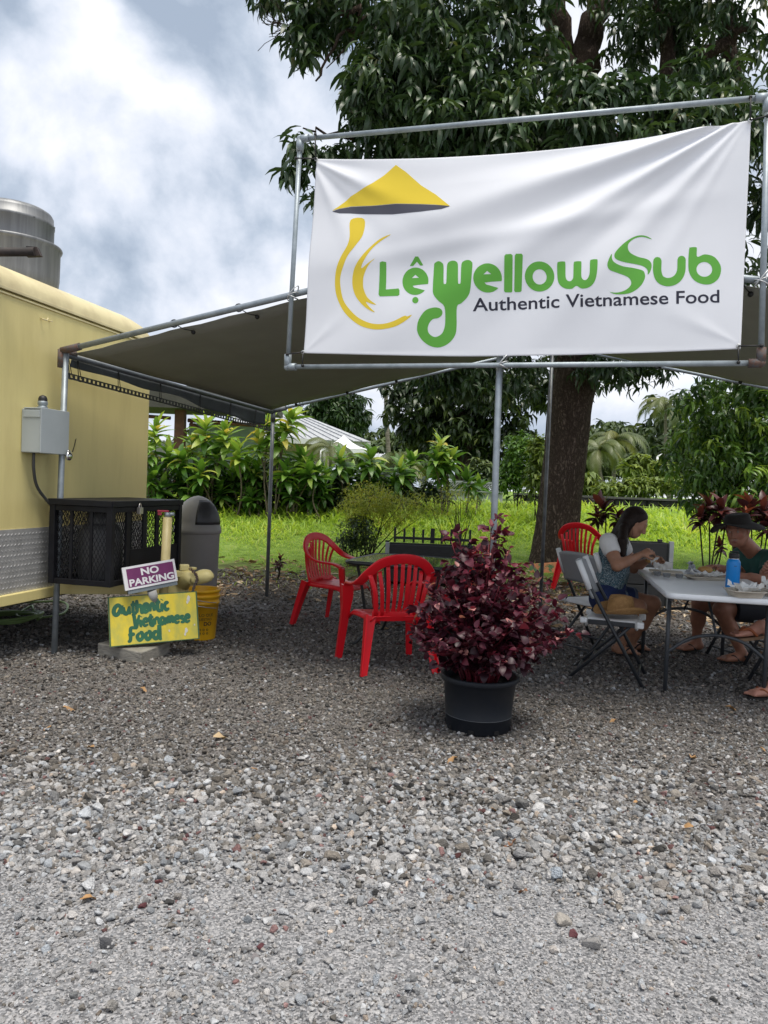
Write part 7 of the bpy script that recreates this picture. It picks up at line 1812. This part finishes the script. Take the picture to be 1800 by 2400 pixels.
def add_head(fd, c, f, u, l, sc=1.0, male=False):
    H = np.stack([f, l, u], 1); c = A(c)
    def pt(x, y, z): return c + (f * x + l * y + u * z) * sc
    fd.ell(pt(-.012, 0, .028), np.array([.098, .076, .092]) * sc, H, .02); fd.ell(pt(.022, 0, -.030), np.array([.068, .060, .085]) * sc, H, .03)
    fd.ell(pt(.048, 0, -.085), np.array([.034, .034, .028]) * sc, H, .025)                                             # chin
    for s_ in (-1, 1):
        fd.cap(pt(-.005, s_ * .058, -.045), pt(.040, s_ * .030, -.082), .020 * sc, .020 * sc, .03)                      # jaw line
        fd.ell(pt(.060, s_ * .040, -.018), np.array([.020, .022, .020]) * sc, H, .02)                                   # cheek bone
        fd.ell(pt(.096, s_ * .031, .012), np.array([.018, .020, .013]) * sc, H, .012, neg=True)                        # eye socket
        fd.ell(pt(.075, s_ * .031, .010), np.array([.0135, .0135, .0125]) * sc, H, .003)                                # eyeball
        fd.cap(pt(.087, s_ * .014, .030), pt(.072, s_ * .050, .030), .009 * sc, .008 * sc, .012)                        # brow ridge
        fd.ell(pt(-.008, s_ * .078, .002), np.array([.022, .008, .032]) * sc, H, .006); fd.ell(pt(-.002, s_ * .088, .006), np.array([.010, .007, .014]) * sc, H, .006, neg=True)   # ear
        fd.ell(pt(.094, s_ * .013, -.034), np.array([.010, .009, .008]) * sc, H, .006)                                  # nostril wing
    fd.cap(pt(.088, 0, .018), pt(.108, 0, -.026), .009 * sc, .0125 * sc, .010)                                          # nose
    fd.cap(pt(.082, -.020, -.060), pt(.082, .020, -.060), .0075 * sc, .0075 * sc, .008); fd.cap(pt(.080, -.016, -.071), pt(.080, .016, -.071), .008 * sc, .008 * sc, .006); fd.cap(pt(.092, -.022, -.0655), pt(.092, .022, -.0655), .0032 * sc, .0032 * sc, .003)
    return pt

def skin_mat(name, col):
    if name in MATS: return MATS[name]
    m = bpy.data.materials.new(name); m.use_nodes = True; N = m.node_tree.nodes; L = m.node_tree.links; bs = N['Principled BSDF']; bs.inputs['Roughness'].default_value = .52; bs.inputs['Specular IOR Level'].default_value = .35
    try: bs.inputs['Subsurface Weight'].default_value = .12; bs.inputs['Subsurface Radius'].default_value = (.01, .004, .002)
    except Exception: pass
    a = N.new('ShaderNodeAttribute'); a.attribute_name = 'tone'; tcn = N.new('ShaderNodeTexCoord'); nzz = N.new('ShaderNodeTexNoise'); nzz.inputs['Scale'].default_value = 22; nzz.inputs['Detail'].default_value = 5; L.new(tcn.outputs['Object'], nzz.inputs['Vector'])
    mr_ = N.new('ShaderNodeMapRange'); mr_.inputs['From Min'].default_value = .3; mr_.inputs['From Max'].default_value = .7; mr_.inputs['To Min'].default_value = .82; mr_.inputs['To Max'].default_value = 1.12; L.new(nzz.outputs['Fac'], mr_.inputs['Value'])
    sc = N.new('ShaderNodeVectorMath'); sc.operation = 'SCALE'; L.new(a.outputs['Color'], sc.inputs[0]); L.new(mr_.outputs[0], sc.inputs['Scale']); L.new(sc.outputs[0], bs.inputs['Base Color'])
    MATS[name] = m; return m
def field_obj(fd, name, m_, parent=None, spots=None, base=None, org=(0, 0, 0), smooth=2):
    V, F = fd.mesh(); col = None
    if base is not None:
        col = np.tile(np.array([*base, 1.0]), (len(V), 1))
        for c, rad, cc, hard in (spots or []):
            w_ = np.clip((rad - np.linalg.norm((V - c), axis=1)) / (rad * (1 - hard) + 1e-6), 0, 1)[:, None]; col[:, :3] = col[:, :3] * (1 - w_) + np.array(cc) * w_
    me = np_mesh(name, V - A(org), F, True, {'tone': col} if col is not None else None); o = obj_from(me, name, m_, parent)
    if smooth: md = o.modifiers.new('smooth', 'SMOOTH'); md.iterations = smooth; md.factor = .5
    return o

def limbs(fd, J, rs, ra):
    """arms and legs from joints; rs scales legs, ra scales arms"""
    for s_ in 'NF':
        S, E, Wr = J['sh' + s_], J['el' + s_], J['wr' + s_]
        fd.cap(S, E, .050 * ra, .040 * ra, .03); fd.cap(S + (E - S) * .15, S + (E - S) * .6, .052 * ra, .046 * ra, .03); fd.cap(E, E + (Wr - E) * .45, .040 * ra, .038 * ra, .02); fd.cap(E + (Wr - E) * .3, Wr, .039 * ra, .0255 * ra, .02)
        Hp, K, An = J['hp' + s_], J['kn' + s_], J['an' + s_]
        fd.cap(Hp, K, .088 * rs, .060 * rs, .04); fd.cap(K, K + (An - K) * .5, .057 * rs, .053 * rs, .03)
        back = J.get('calf' + s_, np.zeros(3)); fd.cap(K + (An - K) * .12 + back * .5, K + (An - K) * .45 + back, .050 * rs, .050 * rs, .03); fd.cap(K + (An - K) * .4, An, .050 * rs, .034 * rs, .03)
def torso(fd, J, w_=1.0, grow=0.0, k=.05):
    hN, hF, sN, sF = J['hpN'], J['hpF'], J['shN'], J['shF']; mh, ms = (hN + hF) / 2, (sN + sF) / 2
    fd.cap(hN + (mh - hN) * .25, hF + (mh - hF) * .25, .108 * w_ + grow, .108 * w_ + grow, k)
    ax = (sF - sN) / np.linalg.norm(sF - sN)
    bl = J.get('belly', np.zeros(3))
    for q in (-1, 1):
        fd.cap(mh + ax * q * .06, mh + (ms - mh) * .5 + ax * q * .055 + bl, .108 * w_ + grow, .108 * w_ + grow, k)
        fd.cap(mh + (ms - mh) * .45 + ax * q * .055, ms + ax * q * .085 - (ms - mh) * .16, .108 * w_ + grow, .085 * w_ + grow, k)
    fd.cap(sN + (ms - sN) * .1, sF + (ms - sF) * .1, .058 * w_ + grow, .058 * w_ + grow, k)

# ---------------------------------------------------------------- the woman
def P_(px, py, y): return A(at(px, py, y))
WN = dict(hpN=P_(1417, 1402, 6.20), hpF=P_(1432, 1398, 6.42), shN=P_(1427, 1272, 6.13), shF=P_(1450, 1264, 6.44), elN=P_(1446, 1327, 6.00), elF=P_(1486, 1332, 6.52), wrN=P_(1502, 1300, 6.08), wrF=P_(1520, 1312, 6.36),
          knN=P_(1496, 1424, 6.22), knF=P_(1530, 1414, 6.44), anN=P_(1452, 1516, 6.36), anF=P_(1476, 1512, 6.56))
WN['belly'] = A((.02, 0, 0))
worg = A((1.84, 6.3, 0))
SK1 = (.36, .185, .115)
fd = Field(.006); torso(fd, WN, .94); limbs(fd, WN, 1.05, 1.0)
wf, wu, wl_ = frame((.80, -.16, -.50), (.45, 0, .85)); whc = P_(1488, 1226, 6.25)
fd.cap((WN['shN'] + WN['shF']) / 2 + A((.02, 0, .02)), whc - wf * .02 - wu * .06, .056, .054, .03)
ptw = add_head(fd, whc, wf, wu, wl_, .98)
add_hand(fd, WN['wrN'], (.75, .15, .30), (.35, .7, -.6), .95, 1, .96); add_hand(fd, WN['wrF'], (.80, -.25, .10), (.1, -.8, -.5), .95, -1, .96)
for s_ in 'NF': add_foot(fd, WN['an' + s_], (1, -.25, 0), .022, .92)
sp = []
for s_ in (-1, 1):
    sp.append((ptw(.090, s_ * .031, .010), .012, (.30, .28, .26), .5)); sp.append((ptw(.094, s_ * .031, .009), .006, (.03, .02, .015), .6)); sp.append((ptw(.088, s_ * .034, .036), .014, (.12, .06, .04), .3))
sp.append((ptw(.092, 0, -.066), .020, (.34, .12, .10), .4))
woman = field_obj(fd, 'person', skin_mat('skin', SK1), None, sp, SK1, worg); woman.location = worg
tag(woman, 'long haired woman in patterned top and denim shorts eating at the table', 'person'); WM[woman.name] = Matrix.Translation(Vector(worg))
def child_field(fd_, name, m_, par, org, smooth=2): return field_obj(fd_, name, m_, par, None, None, org, smooth)
# patterned dress top
def print_mat(name, c1, c2, c3):
    m = bpy.data.materials.new(name); m.use_nodes = True; N = m.node_tree.nodes; L = m.node_tree.links; bs = N['Principled BSDF']; bs.inputs['Roughness'].default_value = .85
    tcn = N.new('ShaderNodeTexCoord'); n1 = N.new('ShaderNodeTexNoise'); n1.inputs['Scale'].default_value = 26; n1.inputs['Detail'].default_value = 2; n1.inputs['Distortion'].default_value = 3.0; L.new(tcn.outputs['Object'], n1.inputs['Vector'])
    rp = N.new('ShaderNodeValToRGB'); e = rp.color_ramp.elements; e[0].position, e[0].color = .40, (*c1, 1); e[1].position, e[1].color = .60, (*c2, 1); q = e.new(.47); q.color = (*c2, 1); q = e.new(.50); q.color = (*c3, 1); q = e.new(.54); q.color = (*c1, 1)
    L.new(n1.outputs['Fac'], rp.inputs[0]); L.new(rp.outputs[0], bs.inputs['Base Color']); return m
fd = Field(.006); torso(fd, WN, .94, .014); fd.cap(WN['shN'], WN['shF'], .05, .05, .03)
ms = (WN['shN'] + WN['shF']) / 2; mh = (WN['hpN'] + WN['hpF']) / 2; upw = nz(ms - mh)
fd.cut(ms + upw * .045, upw); fd.cut(mh + upw * .075, -upw)
child_field(fd, 'patterned_top', print_mat('floral_print', (.012, .035, .055), (.05, .13, .17), (.55, .60, .60)), woman, worg)
fd = Field(.006)
for s_ in 'NF':
    S, E = WN['sh' + s_], WN['el' + s_]; fd.cap(S + (S - E) * .06, S + (E - S) * .30, .068, .064, .03); fd.cone(S, S + (E - S) * .46, .070, .063, .02)
fd.cap(WN['shN'], ms + upw * .01, .064, .05, .03); fd.cap(WN['shF'], ms + upw * .01, .064, .05, .03)
child_field(fd, 'white_sleeves', mat('white_tee', (.72, .715, .70), .9, col2=(.64, .635, .62), vscale=12, bump=.2, bscale=60), woman, worg)
DEN = mat('denim', (.012, .028, .11), .85, col2=(.008, .018, .07), vscale=14, bump=.3, bscale=250)
fd = Field(.006); fd.cap(WN['hpN'], WN['hpF'], .125, .125, .04); fd.cap(mh, mh + upw * .10, .14, .135, .05)
for s_ in 'NF': fd.cone(WN['hp' + s_] - (WN['kn' + s_] - WN['hp' + s_]) * .05, WN['hp' + s_] + (WN['kn' + s_] - WN['hp' + s_]) * .50, .116, .102, .03)
fd.cut(mh + upw * .13, upw); child_field(fd, 'denim_shorts', DEN, woman, worg)
for s_ in 'NF':
    Hp, K = WN['hp' + s_], WN['kn' + s_]; fd = Field(.005); fd.cone(Hp + (K - Hp) * .46, Hp + (K - Hp) * .54, .108, .104, 0); child_field(fd, 'rolled_cuff', mat('denim_cuff', (.10, .13, .19), .85, col2=(.08, .10, .15)), woman, worg, 1)
# hair
HAIR = mat('brown_hair', (.022, .012, .008), .6, spec=.25, col2=(.009, .005, .004), vscale=40, stretch=(3, 3, .6), bump=.5, bscale=90)
fd = Field(.006); Hm = np.stack([wf, wl_, wu], 1)
fd.ell(ptw(-.022, 0, .036), np.array([.104, .086, .098]), Hm, .02); fd.ell(ptw(-.055, 0, -.02), np.array([.065, .078, .09]), Hm, .03)
fd.cut(ptw(.046, 0, .055), nz(wf * 1.0 - wu * .62))
for (dy, px, py2) in ((-.04, 1450, 1262), (0, 1440, 1258), (.05, 1448, 1256)):
    a = ptw(-.055, dy * 1.2, -.03); fd.cap(a, P_(px, py2, 6.25 + dy * 1.3), .055, .045, .03)
fd.cap(P_(1462, 1238, 6.16), P_(1459, 1268, 6.08), .036, .036, .02); fd.cap(P_(1459, 1268, 6.08), P_(1462, 1300, 6.06), .036, .018, .02); fd.cap(P_(1450, 1262, 6.14), P_(1455, 1300, 6.08), .03, .014, .02)
child_field(fd, 'long_hair', HAIR, woman, worg)
g5 = np.random.default_rng(5); mbh = MB()
for k in range(150):
    a0 = g5.uniform(-1.3, 1.3); st = ptw(-.03 + .07 * math.cos(a0 * 1.1) * g5.uniform(.2, 1), .088 * math.sin(a0), .06 + .065 * math.cos(a0) * g5.uniform(.4, 1.0))
    md1 = ptw(-.06 + g5.normal(0, .02), .088 * math.copysign(1, a0) * g5.uniform(.5, 1.04), -.03 + g5.normal(0, .02))
    ex_, ey_ = g5.uniform(1438, 1466), g5.uniform(1272, 1306); en = P_(ex_, ey_, 6.06 + g5.uniform(0, .05) + .16 * (a0 > 0))
    mbh.tube(catmull([Vector(st), Vector(md1), Vector((md1 + en) / 2 + g5.normal(0, .012, 3)), Vector(en)], 4), lambda u: .0022 * (1 - .6 * u), 4)
mbh.build('hair_strands', HAIR, woman, w=True)
SOL = mat('sandal_dark', (.018, .016, .015), .7)
def sandal(an, td, z0, par, org, m_=SOL, sc=1.0, strap=SOL):
    f = nz((td[0], td[1], 0)); l = A((-f[1], f[0], 0)); g = A((an[0], an[1], z0)); mb = MB(); poly = []
    for k in range(20):
        a = 2 * PI * k / 20; ln = .125 * math.cos(a) + .055; wd = (.043 + .008 * math.cos(a)) * math.sin(a); poly.append(g + f * ln * sc + l * wd * sc)
    n = 20; vs_ = [Vector(p - A((0, 0, .018))) for p in poly] + [Vector(p) for p in poly]
    mb.add(vs_, [tuple(reversed(range(n))), tuple(range(n, 2 * n))] + [(k, (k + 1) % n, n + (k + 1) % n, n + k) for k in range(n)]); mb.build('sandal', m_, par, w=True)
    mb = MB(); t_ = g + f * .135 * sc + A((0, 0, .012)); 
    for s_ in (-1, 1): mb.tube(catmull([Vector(t_), Vector(g + f * .09 * sc + l * s_ * .030 + A((0, 0, .058))), Vector(g + f * .03 * sc + l * s_ * .042 + A((0, 0, .006)))], 5), .006, 6)
    mb.build('sandal_strap', strap, par, w=True)
for s_ in 'NF': sandal(WN['an' + s_], (1, -.25), .018, woman, worg, sc=.92)

# ---------------------------------------------------------------- the man in the hat
MN = dict(hpN=P_(1812, 1430, 6.30), hpF=P_(1790, 1418, 6.58), shN=P_(1812, 1312, 6.22), shF=P_(1736, 1304, 6.60), elN=P_(1790, 1362, 6.02), elF=P_(1738, 1346, 6.46), wrN=P_(1722, 1349, 6.02), wrF=P_(1682, 1330, 6.30),
          knN=P_(1690, 1428, 6.18), knF=P_(1640, 1412, 6.52), anN=P_(1738, 1528, 6.22), anF=P_(1632, 1500, 6.62))
morg = A((3.1, 6.4, 0)); SK2 = (.33, .15, .095)
MN['belly'] = A((-.03, -.02, 0))
fd = Field(.006); torso(fd, MN, 1.08); limbs(fd, MN, 1.02, 1.12)
mf, mu, ml = frame((-.66, -.72, -.16), (-.15, -.05, 1)); mhc = P_(1729, 1245, 6.27)
fd.cap((MN['shN'] + MN['shF']) / 2 + A((0, 0, .02)), mhc - mf * .025 - mu * .06, .068, .062, .03)
ptm = add_head(fd, mhc, mf, mu, ml, 1.05, True)
add_hand(fd, MN['wrF'], (-.85, -.35, .12), (0, -.2, -1), .95, -1, 1.08); add_hand(fd, MN['wrN'], (-.9, .25, -.05), (0, .1, -1), .8, 1, 1.08)
add_foot(fd, MN['anN'], (-1, -.15, 0), .024, 1.05); add_foot(fd, MN['anF'], (-1, -.35, 0), .024, 1.05)
sp = []
for s_ in (-1, 1):
    sp.append((ptm(.090, s_ * .031, .010), .012, (.26, .24, .22), .5)); sp.append((ptm(.094, s_ * .031, .009), .006, (.02, .02, .02), .6)); sp.append((ptm(.088, s_ * .034, .034), .014, (.16, .10, .08), .3)); sp.append((ptm(-.005, s_ * .074, .045), .03, (.20, .18, .17), .5)); sp.append((ptm(.075, s_ * .04, -.02), .022, (.38, .14, .10), .1))
for q in (-.018, 0, .018): sp.append((ptm(.094, q, -.052), .012, (.30, .24, .20), .4))
sp.append((ptm(.092, 0, -.068), .016, (.22, .07, .06), .4))
man = field_obj(fd, 'person', skin_mat('skin', SK2), None, sp, SK2, morg); man.location = morg
tag(man, 'man in dark brimmed hat and green t-shirt sitting across the table', 'person'); WM[man.name] = Matrix.Translation(Vector(morg))
TEE = mat('green_tee', (.012, .075, .062), .85, col2=(.008, .052, .044), vscale=9, bump=.35, bscale=18)
fd = Field(.006); torso(fd, MN, 1.08, .016); ms = (MN['shN'] + MN['shF']) / 2; mh = (MN['hpN'] + MN['hpF']) / 2; upm = nz(ms - mh)
fd.cap(MN['shN'], MN['shF'], .068, .068, .03)
for s_ in 'NF':
    S, E = MN['sh' + s_], MN['el' + s_]; fd.cap(S, S + (E - S) * .3, .074, .074, .03); fd.cone(S, S + (E - S) * .66, .078, .074, .02)
fd.ell(ms + upm * .075 + A(mf) * .035, (.066, .066, .07), None, .01, neg=True); fd.cut(mh + upm * .0, -upm)
child_field(fd, 'green_shirt', TEE, man, morg)
fd = Field(.006); NAV = mat('navy_shorts', (.008, .010, .018), .85, col2=(.006, .007, .012))
fd.cap(MN['hpN'], MN['hpF'], .135, .135, .05); fd.cap(mh, mh + upm * .08, .14, .14, .05)
for s_ in 'NF': fd.cone(MN['hp' + s_], MN['hp' + s_] + (MN['kn' + s_] - MN['hp' + s_]) * .80, .118, .098, .03)
child_field(fd, 'dark_shorts', NAV, man, morg)
HATM = mat('dark_hat_cloth', (.016, .013, .011), .9, col2=(.010, .008, .007), vscale=30)
prof = [(.222, .046), (.206, .053), (.17, .060), (.13, .064), (.110, .066), (.106, .082), (.100, .118), (.090, .130), (.06, .136), (.001, .137)]; n = 40; V = []
for r_, z in prof:
    for k in range(n):
        a = 2 * PI * k / n; wob = max(0, (r_ - .11) / .09); x, y = math.cos(a) * r_, math.sin(a) * r_ * .90
        V.append(Vector(ptm(-.012 + x * .98, y, z - wob * (.012 - .020 * math.cos(a) + .026 * math.cos(2 * a + PI) + .010 * math.sin(3 * a)))))
mb = MB(); mb.add(V, [(i * n + k, i * n + (k + 1) % n, (i + 1) * n + (k + 1) % n, (i + 1) * n + k) for i in range(len(prof) - 1) for k in range(n)], True); o = mb.build('brimmed_hat', HATM, man, w=True); md = o.modifiers.new('t', 'SOLIDIFY'); md.thickness = .005
sandal(MN['anN'], (-1, -.15), .018, man, morg); sandal(MN['anF'], (-1, -.35), .018, man, morg)

# ---------------------------------------------------------------- third diner, mostly out of view
DN = dict(hpN=P_(1990, 1465, 5.30), hpF=P_(1975, 1455, 5.58), shN=P_(1985, 1300, 5.25), shF=P_(1965, 1295, 5.65), elN=P_(1925, 1385, 5.2), elF=P_(1895, 1375, 5.6), wrN=P_(1850, 1350, 5.35), wrF=P_(1818, 1335, 5.52),
          knN=P_(1862, 1440, 5.24), knF=P_(1838, 1425, 5.46), anN=P_(1812, 1606, 5.14), anF=P_(1788, 1462, 5.24))
dorg = A((3.05, 5.45, 0)); SK3 = (.44, .21, .15)
DN['anF'] = P_(1782, 1468, 5.22); DN['knF'] = P_(1885, 1425, 5.48)
fd = Field(.007); torso(fd, DN, 1.0); limbs(fd, DN, 1.0, 1.0)
df, du, dl = frame((-1, .1, -.15), (0, 0, 1)); dhc = P_(1960, 1215, 5.42)
fd.cap((DN['shN'] + DN['shF']) / 2, dhc - df * .02 - du * .06, .058, .055, .03); ptd = add_head(fd, dhc, df, du, dl, 1.0)
add_hand(fd, DN['wrN'], (-.9, .2, .3), (.1, .8, -.3), .8, 1, 1.0); add_hand(fd, DN['wrF'], (-.85, -.2, .35), (0, -.8, -.3), .9, -1, 1.0)
add_foot(fd, DN['anN'], (-1, -.1, 0), .022)
# raised foot pointing to the left, sole down
a = DN['anF']; fdir2 = nz((-1, -.12, -.12)); ld = A((0, 1, 0)); dn = A((0, 0, -1))
fd.cap(a, a - fdir2 * .03 + dn * .03, .034, .032, .02); fd.cap(a, a + fdir2 * .11 + dn * .028, .036, .026, .02)
for q in (-1, 0, 1): fd.cap(a + fdir2 * .03 + ld * q * .014 + dn * .03, a + fdir2 * .155 + ld * q * .026 + dn * .034, .026, .019, .014)
for i, q in enumerate((-1.9, -.95, 0, .95, 1.9)): b0 = a + fdir2 * .16 + ld * q * .018 + dn * .036; fd.cap(b0, b0 + fdir2 * .034, .011 if i else .014, .010, .003)
diner = field_obj(fd, 'person', skin_mat('skin', SK3), None, [], SK3, dorg); diner.location = dorg
tag(diner, 'person at the right edge, only a hand and crossed sandalled feet in view', 'person'); WM[diner.name] = Matrix.Translation(Vector(dorg))
fd = Field(.008); torso(fd, DN, 1.0, .015); ms = (DN['shN'] + DN['shF']) / 2; mh = (DN['hpN'] + DN['hpF']) / 2; upd = nz(ms - mh)
for s_ in 'NF': S, E = DN['sh' + s_], DN['el' + s_]; fd.cone(S, S + (E - S) * .6, .074, .07, .02)
fd.cut(mh, -upd); fd.cut(ms + upd * .05, upd); child_field(fd, 'shirt', mat('blue_shirt', (.10, .14, .2), .85), diner, dorg)
fd = Field(.008); fd.cap(DN['hpN'], DN['hpF'], .13, .13, .05)
for s_ in 'NF': fd.cone(DN['hp' + s_], DN['hp' + s_] + (DN['kn' + s_] - DN['hp' + s_]) * .75, .115, .095, .03)
child_field(fd, 'shorts', mat('tan_shorts', (.22, .17, .11), .85), diner, dorg)
fd = Field(.008); Hm = np.stack([df, dl, du], 1); fd.ell(ptd(-.02, 0, .036), np.array([.104, .086, .098]), Hm, .02); fd.cut(ptd(.05, 0, .05), nz(df - du * .7)); child_field(fd, 'hair', HAIR, diner, dorg)
TANS = mat('sandal_tan', (.22, .13, .07), .7); STO = mat('strap_orange', (.36, .10, .03), .6)
sandal(DN['anN'], (-1, -.1), .018, diner, dorg, SOL, 1.0, STO)
# sandal on the raised foot
poly = []
for k in range(20):
    q = 2 * PI * k / 20; ln = .130 * math.cos(q) + .075; wd = (.043 + .008 * math.cos(q)) * math.sin(q); poly.append(Vector(a + fdir2 * ln + ld * wd + dn * .062))
mb = MB(); n = 20; mb.add([p - Vector((0, 0, .02)) for p in poly] + poly, [tuple(reversed(range(n))), tuple(range(n, 2 * n))] + [(k, (k + 1) % n, n + (k + 1) % n, n + k) for k in range(n)]); mb.build('sandal', TANS, diner, w=True)
mb = MB(); t_ = a + fdir2 * .15 + dn * .02
for s_ in (-1, 1): mb.tube(catmull([Vector(t_), Vector(a + fdir2 * .10 + ld * s_ * .034 + dn * .002), Vector(a + fdir2 * .04 + ld * s_ * .044 + dn * .055)], 5), .010, 6)
mb.build('sandal_strap', STO, diner, w=True)
